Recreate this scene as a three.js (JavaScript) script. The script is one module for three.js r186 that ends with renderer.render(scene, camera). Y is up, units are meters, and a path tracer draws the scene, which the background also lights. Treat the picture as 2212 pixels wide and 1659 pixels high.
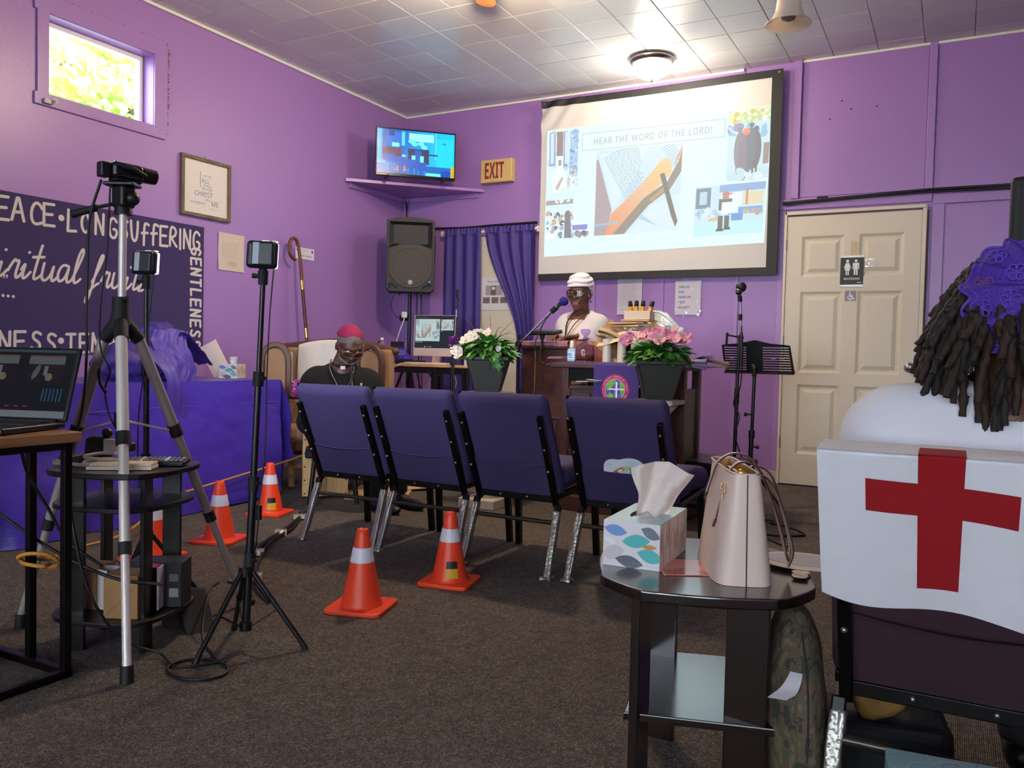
import * as THREE from 'three';
import { RoundedBoxGeometry } from 'three/addons/geometries/RoundedBoxGeometry.js';
import { mergeGeometries, toCreasedNormals } from 'three/addons/utils/BufferGeometryUtils.js';
import { RectAreaLightUniformsLib } from 'three/addons/lights/RectAreaLightUniformsLib.js';
import { FontLoader } from 'three/addons/loaders/FontLoader.js';
import { TextGeometry } from 'three/addons/geometries/TextGeometry.js';

// ---------------------------------------------------------------- camera, exposure, sky, sun
const scene = new THREE.Scene();
const camera = new THREE.PerspectiveCamera(49.97, 2212 / 1659, 0.05, 120);
camera.rotation.order = 'YXZ';
camera.position.set(0, 0.98, 0);
camera.rotation.set(-0.0345987, 0.4934817, 0.0228104);
scene.add(camera);
const renderer = new THREE.WebGLRenderer({ antialias: true });
renderer.shadowMap.enabled = true;
renderer.toneMapping = THREE.LinearToneMapping;
renderer.toneMappingExposure = 1.0;
RectAreaLightUniformsLib.init();
scene.background = new THREE.Color(0.93, 0.95, 1.0);
scene.backgroundIntensity = 13;
const sun = new THREE.DirectionalLight(0xfff3dc, 16);
sun.name = 'sun'; sun.position.set(4, 9, -4.5); sun.target.position.set(-8, 2, -6);
sun.castShadow = true; sun.shadow.mapSize.set(2048, 2048);
Object.assign(sun.shadow.camera, { left: -14, right: 14, top: 14, bottom: -14, near: 0.5, far: 40 });
scene.add(sun, sun.target);
const lamp = (l) => { l.castShadow = true; scene.add(l); return l; };

// ---------------------------------------------------------------- helpers
function rng(seed) { let s = seed >>> 0; return () => { s = (s + 0x6D2B79F5) | 0; let t = Math.imul(s ^ (s >>> 15), 1 | s); t = (t + Math.imul(t ^ (t >>> 7), 61 | t)) ^ t; return ((t ^ (t >>> 14)) >>> 0) / 4294967296; }; }
const R0 = rng(7);
const V = (x, y, z) => new THREE.Vector3(x, y, z);
const lerp = (a, b, t) => a + (b - a) * t;
const clamp = (x, a = 0, b = 1) => Math.min(b, Math.max(a, x));
const sst = (a, b, x) => { const t = clamp((x - a) / (b - a)); return t * t * (3 - 2 * t); };
const counts = {};
function numbered(n) { const k = counts[n] = (counts[n] ?? -1) + 1; return k ? `${n}_${String(k).padStart(3, '0')}` : n; }
const shade = (o) => { o.castShadow = o.receiveShadow = true; return o; };
function tag(o, label, category, group) { o.userData.label = label; o.userData.category = category; if (group) o.userData.group = group; return o; }
function thing(name, label, category, p = [0, 0, 0], turn = 0, group) {
  const o = new THREE.Group(); o.name = numbered(name); scene.add(o); o.position.set(...p); o.rotation.y = turn; return tag(o, label, category, group);
}
function part(parent, name, geo, mat, p, r) {
  const m = shade(new THREE.Mesh(Array.isArray(geo) ? merge(geo) : geo, mat)); m.name = name;
  if (p) m.position.set(...p); if (r) m.rotation.set(...r);
  parent.add(m); return m;
}
function single(name, label, category, geo, mat, p, r, group) { const m = part(scene, numbered(name), geo, mat, p, r); return tag(m, label, category, group); }
function struct(name, geo, mat, p, r) { const m = part(scene, name, geo, mat, p, r); m.userData.kind = 'structure'; return m; }
function stuffPart(parent, name, geo, mat) { const m = part(parent, name, geo, mat); m.userData.kind = 'stuff'; return m; }
function clean(g) { g = g.index ? g.toNonIndexed() : g; for (const k of Object.keys(g.attributes)) if (!['position', 'normal', 'uv', 'color'].includes(k)) g.deleteAttribute(k); if (!g.attributes.normal) g.computeVertexNormals(); if (!g.attributes.uv) boxUV(g); g.morphAttributes = {}; g.groups = []; return g; }
function merge(a) { a = a.map(clean); const c = a.some((g) => g.attributes.color); if (c) for (const g of a) if (!g.attributes.color) g.setAttribute('color', new THREE.BufferAttribute(new Float32Array(g.attributes.position.count * 3).fill(1), 3)); return a.length === 1 ? a[0] : mergeGeometries(a); }
function boxUV(g, s = 1) { // uv in metres by the face's main axis
  if (!g.attributes.normal) g.computeVertexNormals();
  const p = g.attributes.position, n = g.attributes.normal, u = new Float32Array(p.count * 2);
  for (let i = 0; i < p.count; i++) { const x = Math.abs(n.getX(i)), y = Math.abs(n.getY(i)), z = Math.abs(n.getZ(i)); const [a, b] = y >= x && y >= z ? [p.getX(i), p.getZ(i)] : x >= z ? [p.getZ(i), p.getY(i)] : [p.getX(i), p.getY(i)]; u[2 * i] = a * s; u[2 * i + 1] = b * s; }
  g.setAttribute('uv', new THREE.BufferAttribute(u, 2)); return g;
}
function xf(g, p, r, s) { const m = new THREE.Matrix4().compose(V(...(p || [0, 0, 0])), new THREE.Quaternion().setFromEuler(new THREE.Euler(...(r || [0, 0, 0]))), V(...(s ? (Array.isArray(s) ? s : [s, s, s]) : [1, 1, 1]))); g.applyMatrix4(m); return g; }
function box(w, h, d, p, r) { const g = boxUV(new THREE.BoxGeometry(w, h, d).toNonIndexed()); return p || r ? xf(g, p, r) : g; }
// a flat print: every face shows the whole picture
function pbox(w, h, d, p, r) { const g = clean(new THREE.BoxGeometry(w, h, d)); return p || r ? xf(g, p, r) : g; }
function rbox(w, h, d, rad = 0.005, p, r, seg = 2) { let g = new RoundedBoxGeometry(w, h, d, seg, Math.min(rad, w / 2.01, h / 2.01, d / 2.01)); g = boxUV(g.index ? g.toNonIndexed() : g); return p || r ? xf(g, p, r) : g; }
function cyl(r0, r1, h, p, r, seg = 24, open = false) { const g = new THREE.CylinderGeometry(r1, r0, h, seg, 1, open); return p || r ? xf(g, p, r) : g; }
function rod(a, b, r0, r1 = r0, seg = 12) { a = V(...a); b = V(...b); const d = b.clone().sub(a), g = new THREE.CylinderGeometry(r1, r0, d.length(), seg); g.applyQuaternion(new THREE.Quaternion().setFromUnitVectors(V(0, 1, 0), d.normalize())); g.translate(...a.add(b).multiplyScalar(0.5).toArray()); return g; }
function bar(a, b, w, t, up = [0, 1, 0], rad = 0.003) { // flat bar from a to b; w across, t along 'up'
  a = V(...a); b = V(...b); const z = b.clone().sub(a), L = z.length(); z.normalize(); const x = V(...up).cross(z).normalize(), y = z.clone().cross(x);
  const g = boxUV(new RoundedBoxGeometry(w, t, L, 2, Math.min(rad, w / 2.1, t / 2.1))); const q = g.index ? g.toNonIndexed() : g; q.applyMatrix4(new THREE.Matrix4().makeBasis(x, y, z)); q.translate(...a.add(b).multiplyScalar(0.5).toArray()); return q;
}
function tube(pts, r, seg = 0, rs = 8, closed = false) { const c = new THREE.CatmullRomCurve3(pts.map((p) => V(...p)), closed, 'centripetal'); const g = [new THREE.TubeGeometry(c, seg || Math.max(8, pts.length * 8), r, rs, closed)]; if (!closed) for (const q of [pts[0], pts[pts.length - 1]]) g.push(xf(new THREE.SphereGeometry(r, rs, 6), q)); return merge(g); }
function lathe(prof, seg = 32, p, r) { const g = new THREE.LatheGeometry(prof.map((q) => new THREE.Vector2(q[0], q[1])), seg); return p || r ? xf(g, p, r) : g; }
function shp(pts, holes = []) { const s = new THREE.Shape(pts.map((q) => new THREE.Vector2(q[0], q[1]))); for (const h of holes) s.holes.push(new THREE.Path(h.map((q) => new THREE.Vector2(q[0], q[1])))); return s; }
function rrect(w, h, r, cx = 0, cy = 0) { const s = new THREE.Shape(), x = cx - w / 2, y = cy - h / 2; s.moveTo(x + r, y); s.lineTo(x + w - r, y); s.quadraticCurveTo(x + w, y, x + w, y + r); s.lineTo(x + w, y + h - r); s.quadraticCurveTo(x + w, y + h, x + w - r, y + h); s.lineTo(x + r, y + h); s.quadraticCurveTo(x, y + h, x, y + h - r); s.lineTo(x, y + r); s.quadraticCurveTo(x, y, x + r, y); return s; }
function ext(shape, depth, bev = 0, seg = 2, cs = 10) { const g = new THREE.ExtrudeGeometry(shape, { depth: Math.max(1e-4, depth - 2 * bev), bevelEnabled: bev > 0, bevelSize: bev, bevelThickness: bev, bevelOffset: -bev, bevelSegments: seg, curveSegments: cs, steps: 1 }); if (bev) g.translate(0, 0, bev); return g; }
// a sheet of cloth, paper or film with real thickness: f(u, v) -> [x, y, z]
function sheet(nu, nv, f, t = 0.0012, wrap = false) {
  const P = [], N = [];
  for (let j = 0; j <= nv; j++) for (let i = 0; i <= nu; i++) P.push(V(...f(i / nu, j / nv)));
  const at = (i, j) => P[j * (nu + 1) + i];
  for (let j = 0; j <= nv; j++) for (let i = 0; i <= nu; i++) { const du = at(Math.min(i + 1, nu), j).clone().sub(at(Math.max(i - 1, 0), j)), dv = at(i, Math.min(j + 1, nv)).clone().sub(at(i, Math.max(j - 1, 0))); N.push(du.cross(dv).normalize()); }
  const pos = [], nor = [], uv = [], idx = [], n = P.length;
  for (const s of [1, -1]) P.forEach((p, k) => { pos.push(p.x + N[k].x * s * t / 2, p.y + N[k].y * s * t / 2, p.z + N[k].z * s * t / 2); nor.push(N[k].x * s, N[k].y * s, N[k].z * s); uv.push((k % (nu + 1)) / nu, 1 - Math.floor(k / (nu + 1)) / nv); });
  for (let j = 0; j < nv; j++) for (let i = 0; i < nu; i++) { const a = j * (nu + 1) + i, b = a + 1, c = a + nu + 1, d = c + 1; idx.push(a, b, d, a, d, c, n + a, n + d, n + b, n + a, n + c, n + d); }
  const edge = (a, b) => idx.push(a, n + a, n + b, a, n + b, b);
  for (let i = 0; i < nu; i++) { edge(i, i + 1); edge(nv * (nu + 1) + i + 1, nv * (nu + 1) + i); }
  if (!wrap) for (let j = 0; j < nv; j++) { edge((j + 1) * (nu + 1), j * (nu + 1)); edge(j * (nu + 1) + nu, (j + 1) * (nu + 1) + nu); }
  const g = new THREE.BufferGeometry(); g.setAttribute('position', new THREE.Float32BufferAttribute(pos, 3)); g.setAttribute('normal', new THREE.Float32BufferAttribute(nor, 3)); g.setAttribute('uv', new THREE.Float32BufferAttribute(uv, 2)); g.setIndex(idx); return g.toNonIndexed();
}
// value noise in 3-D
const HN = (() => { const r = rng(99), t = new Float32Array(4096); for (let i = 0; i < 4096; i++) t[i] = r(); return t; })();
function noise(x, y = 0, z = 0) { const i = Math.floor(x), j = Math.floor(y), k = Math.floor(z); let u = x - i, v = y - j, w = z - k; u = u * u * (3 - 2 * u); v = v * v * (3 - 2 * v); w = w * w * (3 - 2 * w); const h = (a, b, c) => HN[((a * 73 + b * 179 + c * 283) % 4096 + 4096) % 4096]; const l = (a, b, t) => a + (b - a) * t; return l(l(l(h(i, j, k), h(i + 1, j, k), u), l(h(i, j + 1, k), h(i + 1, j + 1, k), u), v), l(l(h(i, j, k + 1), h(i + 1, j, k + 1), u), l(h(i, j + 1, k + 1), h(i + 1, j + 1, k + 1), u), v), w) - 0.5; }
const fbm = (x, y = 0, z = 0) => noise(x, y, z) + 0.5 * noise(x * 2.03 + 9, y * 2.03, z * 2.03) + 0.25 * noise(x * 4.1, y * 4.1 + 5, z * 4.1);
// rumple a geometry along its normals
function rumple(g, amp, freq, seed = 0) { const p = g.attributes.position, n = g.attributes.normal; for (let i = 0; i < p.count; i++) { const d = amp * fbm(p.getX(i) * freq + seed, p.getY(i) * freq, p.getZ(i) * freq); p.setXYZ(i, p.getX(i) + n.getX(i) * d, p.getY(i) + n.getY(i) * d, p.getZ(i) + n.getZ(i) * d); } return smooth(g); }
function smooth(g) { // average normals over coincident points
  g = g.index ? g.toNonIndexed() : g; const p = g.attributes.position, m = new Map(), key = (i) => `${Math.round(p.getX(i) * 2e4)},${Math.round(p.getY(i) * 2e4)},${Math.round(p.getZ(i) * 2e4)}`, a = V(), b = V(), c = V(), ks = [];
  for (let i = 0; i < p.count; i++) ks.push(key(i));
  for (let i = 0; i < p.count; i += 3) { a.fromBufferAttribute(p, i); b.fromBufferAttribute(p, i + 1); c.fromBufferAttribute(p, i + 2); b.sub(a); c.sub(a); b.cross(c); for (let k = 0; k < 3; k++) { const q = ks[i + k]; const o = m.get(q); if (o) o.add(b); else m.set(q, b.clone()); } }
  const n = new Float32Array(p.count * 3); for (let i = 0; i < p.count; i++) { const o = m.get(ks[i]).clone().normalize(); n.set([o.x, o.y, o.z], 3 * i); } g.setAttribute('normal', new THREE.BufferAttribute(n, 3)); return g;
}
// surface of a signed distance field inside a box (surface nets)
function blob(f, lo, hi, cell) {
  const n = [0, 1, 2].map((k) => Math.ceil((hi[k] - lo[k]) / cell) + 1), F = new Float32Array(n[0] * n[1] * n[2]), id = (i, j, k) => (k * n[1] + j) * n[0] + i;
  for (let k = 0; k < n[2]; k++) for (let j = 0; j < n[1]; j++) for (let i = 0; i < n[0]; i++) F[id(i, j, k)] = f(lo[0] + i * cell, lo[1] + j * cell, lo[2] + k * cell);
  const vi = new Int32Array(F.length).fill(-1), pos = [], idx = [];
  for (let k = 0; k < n[2] - 1; k++) for (let j = 0; j < n[1] - 1; j++) for (let i = 0; i < n[0] - 1; i++) {
    let c = 0, x = 0, y = 0, z = 0; const s = (a, b, d) => F[id(i + a, j + b, k + d)];
    for (const [p, q] of EDG) { const u = s(...p), v = s(...q); if ((u < 0) !== (v < 0)) { const t = u / (u - v); x += lerp(p[0], q[0], t); y += lerp(p[1], q[1], t); z += lerp(p[2], q[2], t); c++; } }
    if (c) { vi[id(i, j, k)] = pos.length / 3; pos.push(lo[0] + (i + x / c) * cell, lo[1] + (j + y / c) * cell, lo[2] + (k + z / c) * cell); }
  }
  const quad = (a, b, c, d, flip) => { if (a < 0 || b < 0 || c < 0 || d < 0) return; if (flip) idx.push(a, c, b, a, d, c); else idx.push(a, b, c, a, c, d); };
  for (let k = 1; k < n[2] - 1; k++) for (let j = 1; j < n[1] - 1; j++) for (let i = 1; i < n[0] - 1; i++) {
    const a = F[id(i, j, k)] < 0;
    if (a !== F[id(i + 1, j, k)] < 0) quad(vi[id(i, j - 1, k - 1)], vi[id(i, j, k - 1)], vi[id(i, j, k)], vi[id(i, j - 1, k)], !a);
    if (a !== F[id(i, j + 1, k)] < 0) quad(vi[id(i - 1, j, k - 1)], vi[id(i - 1, j, k)], vi[id(i, j, k)], vi[id(i, j, k - 1)], !a);
    if (a !== F[id(i, j, k + 1)] < 0) quad(vi[id(i - 1, j - 1, k)], vi[id(i, j - 1, k)], vi[id(i, j, k)], vi[id(i - 1, j, k)], !a);
  }
  const nor = [], e = cell * 0.5;
  for (let q = 0; q < pos.length; q += 3) { const [x, y, z] = [pos[q], pos[q + 1], pos[q + 2]]; const v = V(f(x + e, y, z) - f(x - e, y, z), f(x, y + e, z) - f(x, y - e, z), f(x, y, z + e) - f(x, y, z - e)).normalize(); nor.push(v.x, v.y, v.z); }
  const g = new THREE.BufferGeometry(); g.setAttribute('position', new THREE.Float32BufferAttribute(pos, 3)); g.setAttribute('normal', new THREE.Float32BufferAttribute(nor, 3)); g.setIndex(idx); return boxUV(g.toNonIndexed());
}
const EDG = []; for (const a of [0, 1]) for (const b of [0, 1]) { EDG.push([[0, a, b], [1, a, b]], [[a, 0, b], [a, 1, b]], [[a, b, 0], [a, b, 1]]); }
// distance fields
const smin = (a, b, k) => { const h = Math.max(k - Math.abs(a - b), 0) / k; return Math.min(a, b) - h * h * k * 0.25; };
const smax = (a, b, k) => -smin(-a, -b, k);
function cap(x, y, z, a, b, ra, rb = ra) { const dx = b[0] - a[0], dy = b[1] - a[1], dz = b[2] - a[2], px = x - a[0], py = y - a[1], pz = z - a[2]; const t = clamp((px * dx + py * dy + pz * dz) / (dx * dx + dy * dy + dz * dz + 1e-9)); return Math.hypot(px - dx * t, py - dy * t, pz - dz * t) - lerp(ra, rb, t); }
function ell(x, y, z, c, r) { const a = (x - c[0]) / r[0], b = (y - c[1]) / r[1], d = (z - c[2]) / r[2], k0 = Math.hypot(a, b, d), k1 = Math.hypot(a / r[0], b / r[1], d / r[2]); return k1 < 1e-9 ? -Math.min(...r) : k0 * (k0 - 1) / k1; }

// ---------------------------------------------------------------- textures and materials
function canvas(w, h, draw, o = {}) { const c = document.createElement('canvas'); c.width = w; c.height = h; const x = c.getContext('2d'); draw(x, w, h); const t = new THREE.CanvasTexture(c); t.colorSpace = THREE.SRGBColorSpace; t.magFilter = THREE.LinearFilter; if (o.repeat) { t.wrapS = t.wrapT = THREE.RepeatWrapping; t.repeat.set(...o.repeat); } return t; }
function data(n, f, o = {}) { const a = new Uint8Array(n * n * 4); for (let j = 0; j < n; j++) for (let i = 0; i < n; i++) { const q = f(i, j); const k = (j * n + i) * 4; a[k] = clamp(q[0], 0, 255); a[k + 1] = clamp(q[1], 0, 255); a[k + 2] = clamp(q[2], 0, 255); a[k + 3] = 255; } const t = new THREE.DataTexture(a, n, n); t.wrapS = t.wrapT = THREE.RepeatWrapping; t.magFilter = THREE.LinearFilter; if (!o.linear) t.colorSpace = THREE.SRGBColorSpace; if (o.repeat) t.repeat.set(...o.repeat); t.needsUpdate = true; return t; }
// noise that repeats every n cells
function tnoise(n, seed) { const r = rng(seed), t = new Float32Array(n * n); for (let i = 0; i < t.length; i++) t[i] = r() - 0.5; return (x, y) => { const i = Math.floor(x), j = Math.floor(y); let u = x - i, v = y - j; u = u * u * (3 - 2 * u); v = v * v * (3 - 2 * v); const h = (a, b) => t[((b % n + n) % n) * n + ((a % n + n) % n)]; return lerp(lerp(h(i, j), h(i + 1, j), u), lerp(h(i, j + 1), h(i + 1, j + 1), u), v); }; }
const M = (color, roughness = 0.6, o = {}) => new THREE.MeshStandardMaterial({ color, roughness, ...o });
const MP = (color, roughness = 0.6, o = {}) => new THREE.MeshPhysicalMaterial({ color, roughness, ...o });
function glow(map, k = 1, o = {}) { return new THREE.MeshStandardMaterial({ color: 0x050505, roughness: 0.5, emissive: 0xffffff, emissiveMap: map, emissiveIntensity: k, ...o }); }
const printM = (map, rough = 0.7, o = {}) => new THREE.MeshStandardMaterial({ color: 0xffffff, map, roughness: rough, ...o });
const weave = data(256, (i, j) => { const a = Math.sin(i * Math.PI / 4) * Math.sin(j * Math.PI / 4); const v = 128 + 70 * a + 50 * (HN[(i * 37 + j * 101) % 4096] - 0.5); return [v, v, v]; }, { linear: true, repeat: [6, 6] });
const fineN = (() => { const a = tnoise(64, 3), b = tnoise(16, 4); return data(256, (i, j) => { const v = 128 + 120 * a(i / 4, j / 4) + 80 * b(i / 16, j / 16); return [v, v, v]; }, { linear: true, repeat: [3, 3] }); })();
function woodTex(c0, c1, seed, along = 0) { const a = tnoise(64, seed), b = tnoise(16, seed + 1); return data(256, (i, j) => { if (along) [i, j] = [j, i]; const g = a(i / 4, j / 64) * 0.8 + a(i / 2 + 7, j / 128) * 0.6 + b(i / 32, j / 128) * 0.9, t = clamp(0.5 + g); return [0, 1, 2].map((k) => lerp(c0[k], c1[k], t)); }, { repeat: [2.5, 1.2] }); }
const mat = {
  purple: M(0xa078b9, 0.36, { bumpMap: fineN, bumpScale: 0.0006 }),
  purpleTrim: M(0xa47cbd, 0.33),
  white: M(0xe9e6e0, 0.5), ceil: M(0xd6d4d0, 0.36), black: M(0x0b0b0c, 0.38), blackMatte: M(0x101011, 0.7), blackMetal: M(0x14120f, 0.32, { metalness: 0.6 }),
  chrome: M(0xb9b9b9, 0.22, { metalness: 1 }), steel: M(0x9a9a9c, 0.35, { metalness: 0.9 }), gold: M(0xd8b060, 0.25, { metalness: 1 }),
  door: M(0xd8cdb6, 0.45), paper: M(0xe6e2da, 0.8), card: M(0xb08a58, 0.8), rubber: M(0x0a0a0a, 0.6), cable: M(0x0c0c0d, 0.5), whiteCable: M(0xd8d2cc, 0.5),
  darkWood: M(0x3a1f15, 0.4, { map: woodTex([96, 52, 38], [140, 84, 62], 11) }), espresso: M(0x1a1010, 0.28, { bumpMap: fineN, bumpScale: 0.0002 }), lightWood: M(0xffffff, 0.45, { map: woodTex([196, 150, 92], [222, 180, 120], 21) }), oak: M(0xffffff, 0.5, { map: woodTex([190, 140, 86], [218, 172, 114], 31, 1) }),
  clear: MP(0xffffff, 0.05, { transmission: 1, thickness: 0, ior: 1.45 }),
};
// ---------------------------------------------------------------- the room
const XL = -4.961, XR = 3.3, ZB = -6.852, ZF = 4.6, CH = 3.35;
// carpet: rows of small loops, mottled brown and grey
{
  const n = 2048, m = 1.28, a = tnoise(512, 41), b = tnoise(128, 42), c = tnoise(32, 43), d = tnoise(256, 44);
  const loops = 256; // 5 mm loops
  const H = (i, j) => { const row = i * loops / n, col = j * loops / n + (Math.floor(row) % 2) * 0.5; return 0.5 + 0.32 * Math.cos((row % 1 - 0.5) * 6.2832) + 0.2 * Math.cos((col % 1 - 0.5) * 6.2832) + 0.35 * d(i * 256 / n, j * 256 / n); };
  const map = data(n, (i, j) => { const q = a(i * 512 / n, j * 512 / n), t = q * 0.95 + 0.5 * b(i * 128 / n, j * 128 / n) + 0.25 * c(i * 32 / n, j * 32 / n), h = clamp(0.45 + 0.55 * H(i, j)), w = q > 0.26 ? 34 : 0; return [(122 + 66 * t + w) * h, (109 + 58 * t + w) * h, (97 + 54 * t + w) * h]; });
  const bump = data(1024, (i, j) => { const v = 255 * clamp(H(i * 2, j * 2)); return [v, v, v]; }, { linear: true });
  for (const t of [map, bump]) t.repeat.set(1 / m, 1 / m);
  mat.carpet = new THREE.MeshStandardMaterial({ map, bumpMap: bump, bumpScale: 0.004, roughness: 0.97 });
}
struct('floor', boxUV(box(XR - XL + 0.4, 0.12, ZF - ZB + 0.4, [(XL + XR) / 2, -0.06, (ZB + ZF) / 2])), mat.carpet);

// wall on the left with its window opening
const W = { z0: -3.885, z1: -3.135, y0: 2.52, y1: 3.0 };
const WT = 0.2;
const wallLeft = struct('wall_left', [
  box(WT, 3.5, W.z0 - (ZB - 0.2), [XL - WT / 2, 1.75, (W.z0 + ZB - 0.2) / 2]), box(WT, 3.5, ZF + 0.2 - W.z1, [XL - WT / 2, 1.75, (W.z1 + ZF + 0.2) / 2]),
  box(WT, W.y0, W.z1 - W.z0, [XL - WT / 2, W.y0 / 2, (W.z0 + W.z1) / 2]), box(WT, 3.5 - W.y1, W.z1 - W.z0, [XL - WT / 2, (3.5 + W.y1) / 2, (W.z0 + W.z1) / 2]),
], mat.purple);
const wallBack = struct('wall_back', box(XR - XL + 0.4, 3.5, 0.2, [(XL + XR) / 2, 1.75, ZB - 0.1]), mat.purple);
const wallRight = struct('wall_right', box(0.2, 3.5, ZF - ZB, [XR + 0.1, 1.75, (ZB + ZF) / 2]), mat.purple);
// the street side behind the viewer: a wall with three shop windows
const SW = [[-3.4, -1.6], [-1.2, 0.7], [1.1, 2.9]], SY = [0.75, 2.7];
{
  const g = [box(XR - XL, SY[0], 0.2, [(XL + XR) / 2, SY[0] / 2, ZF + 0.1]), box(XR - XL, 3.5 - SY[1], 0.2, [(XL + XR) / 2, (3.5 + SY[1]) / 2, ZF + 0.1])];
  const xs = [XL, ...SW.flat(), XR]; for (let i = 0; i < xs.length; i += 2) g.push(box(xs[i + 1] - xs[i], SY[1] - SY[0], 0.2, [(xs[i] + xs[i + 1]) / 2, (SY[0] + SY[1]) / 2, ZF + 0.1]));
  struct('wall_front', g, mat.purple);
}
const paneM = MP(0xf4fbff, 0.0, { transmission: 1, thickness: 0, ior: 1.5 });
function windowFrame(n, w, h, p, turn, fw, fd) { const g = new THREE.Group(); g.name = `window_${n}`; g.userData.kind = 'structure'; scene.add(g); g.position.set(...p); g.rotation.y = turn; part(g, 'window_frame', [box(w, fw, fd, [0, h / 2 - fw / 2, 0]), box(w, fw, fd, [0, -h / 2 + fw / 2, 0]), box(fw, h - 2 * fw, fd, [-w / 2 + fw / 2, 0, 0]), box(fw, h - 2 * fw, fd, [w / 2 - fw / 2, 0, 0])], mat.white); part(g, 'pane', box(w - 2 * fw, h - 2 * fw, 0.004), paneM); return g; }
const win1 = windowFrame(1, 0.748, 0.478, [XL - 0.13, 2.76, -3.51], Math.PI / 2, 0.03, 0.05);
{ // painted casing boards round the window, flush with the wall paint, and a torn latch
  const g = [[-3.51, 2.476, 0.94, 0.075], [-3.51, 3.06, 0.94, 0.11]].map(([z, y, w, h]) => rbox(0.018, h, w, 0.004, [XL + 0.006, y, z]));
  for (const [z, w] of [[-3.095, 0.075], [-3.94, 0.105]]) g.push(rbox(0.018, 0.62, w, 0.004, [XL + 0.0055, 2.79, z]));
  const c = g.map((q, i) => { const m = part(scene, `trim_${i + 1}`, q, mat.purple); m.userData.kind = 'structure'; return m; });
  const crumb = []; const r = rng(12); for (let i = 0; i < 46; i++) { const y = 2.44 + r() * 0.68; crumb.push(xf(new THREE.IcosahedronGeometry(0.004 + r() * 0.006, 0), [XL + 0.004, y, -3.993 - r() * 0.01], [r(), r(), r()], [0.8, 1 + r() * 2, 1])); } for (let i = 0; i < 20; i++) crumb.push(xf(new THREE.IcosahedronGeometry(0.003 + r() * 0.004, 0), [XL + 0.004, 3.118 - (i / 20) * 0.004, -3.1 - i * 0.046], [r(), r(), r()], [0.8, 1, 2.4]));
  part(c[3], 'caulk', crumb, M(0x8a6a86, 0.8));
  single('window_latch', 'small broken white latch at the lower left corner of the high window', 'latch', [rbox(0.02, 0.03, 0.06, 0.006, [0.015, 0, 0]), cyl(0.012, 0.01, 0.04, [0.03, 0.01, -0.03], [0.4, 0, 1.2], 12)], M(0xcfc8bd, 0.5), [XL + 0.012, 2.465, -3.12]);
}
SW.forEach(([a, b], i) => windowFrame(i + 2, b - a, SY[1] - SY[0], [(a + b) / 2, (SY[0] + SY[1]) / 2, ZF + 0.1], 0, 0.06, 0.08));

// back wall: plywood panels, battens, rail
const panels = [[-3.41, -2.858, 0, 2.16], [-2.852, -2.226, 0, 3.34], [-2.22, -1.594, 0, 3.34], [-1.587, -1.24, 0, 2.2], [-1.14, -0.255, 2.28, 3.34], [-0.195, 1.0, 2.28, 3.34], [-0.108, 1.0, 0, 2.16]];
for (const [a, b, y0, y1] of panels) part(wallBack, 'panel', rbox(b - a, y1 - y0, 0.008, 0.003, [(a + b) / 2, (y0 + y1) / 2, ZB + 0.003]), mat.purple);
for (const [a, b, y0, y1, d] of [[-1.203, -1.145, 2.27, 3.35, 0.032], [-0.252, -0.198, 2.27, 3.35, 0.022], [-2.26, -2.226, 0, 1.7, 0.012], [-2.9, -2.858, 0, 1.7, 0.012], [-1.63, -1.594, 0, 2.2, 0.012], [-0.195, -0.114, 0, 2.2, 0.014], [-1.29, -1.245, 0, 2.2, 0.014]]) part(wallBack, 'batten', rbox(b - a, y1 - y0, d, 0.004, [(a + b) / 2, (y0 + y1) / 2, ZB + d / 2]), mat.purpleTrim);
for (const [a, b, y, h] of [[-1.33, -0.2, 2.228, 0.085], [-0.19, 1.2, 2.2, 0.07]]) part(wallBack, 'rail', rbox(b - a, h, 0.02, 0.004, [(a + b) / 2, y, ZB + 0.01]), mat.purpleTrim);
part(wallBack, 'nail_hole', [[-0.85, 3.0], [-0.6, 2.93], [-0.93, 2.87], [-0.78, 2.93]].map(([x, y]) => xf(new THREE.CircleGeometry(0.007, 8), [x, y, ZB + 0.0085])), M(0x40283f, 0.8));
// thin white trims along the ceiling
{
  const r = rng(5); const strip = (a, b, h, d) => { const g = rbox(Math.abs(b - a), h, d, 0.005); return g; };
  struct('trim_5', boxUV(xf(strip(0, ZB - ZF, 0.022, 0.022), [XL + 0.011, CH - 0.011, (ZB + ZF) / 2], [0, Math.PI / 2, 0])), mat.white);
  struct('trim_6', boxUV(xf(strip(XL, -1.6, 0.02, 0.02), [(XL - 1.6) / 2, CH - 0.011, ZB + 0.01])), mat.white);
  struct('trim_7', boxUV(xf(strip(-1.145, XR, 0.02, 0.02), [(XR - 1.145) / 2, CH - 0.011, ZB + 0.01])), mat.white);
  struct('trim_8', boxUV(xf(strip(0, 3.3, 0.018, 0.018), [XL + 0.009, CH - 1.7, ZB + 0.009], [0, 0, Math.PI / 2])), mat.purpleTrim);
  struct('baseboard_back', [rbox(3.64, 0.1, 0.014, 0.004, [-3.41 + 0.35, 0.05, ZB + 0.012]), rbox(0.1, 0.1, 0.02, 0.004, [-1.28, 0.05, ZB + 0.016]), rbox(1.6, 0.1, 0.014, 0.004, [0.72, 0.05, ZB + 0.012])], M(0xb9a9ae, 0.5));
  struct('baseboard_left', rbox(0.014, 0.1, ZF - ZB, 0.004, [XL + 0.007, 0.05, (ZB + ZF) / 2]), mat.purpleTrim);
}
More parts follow.
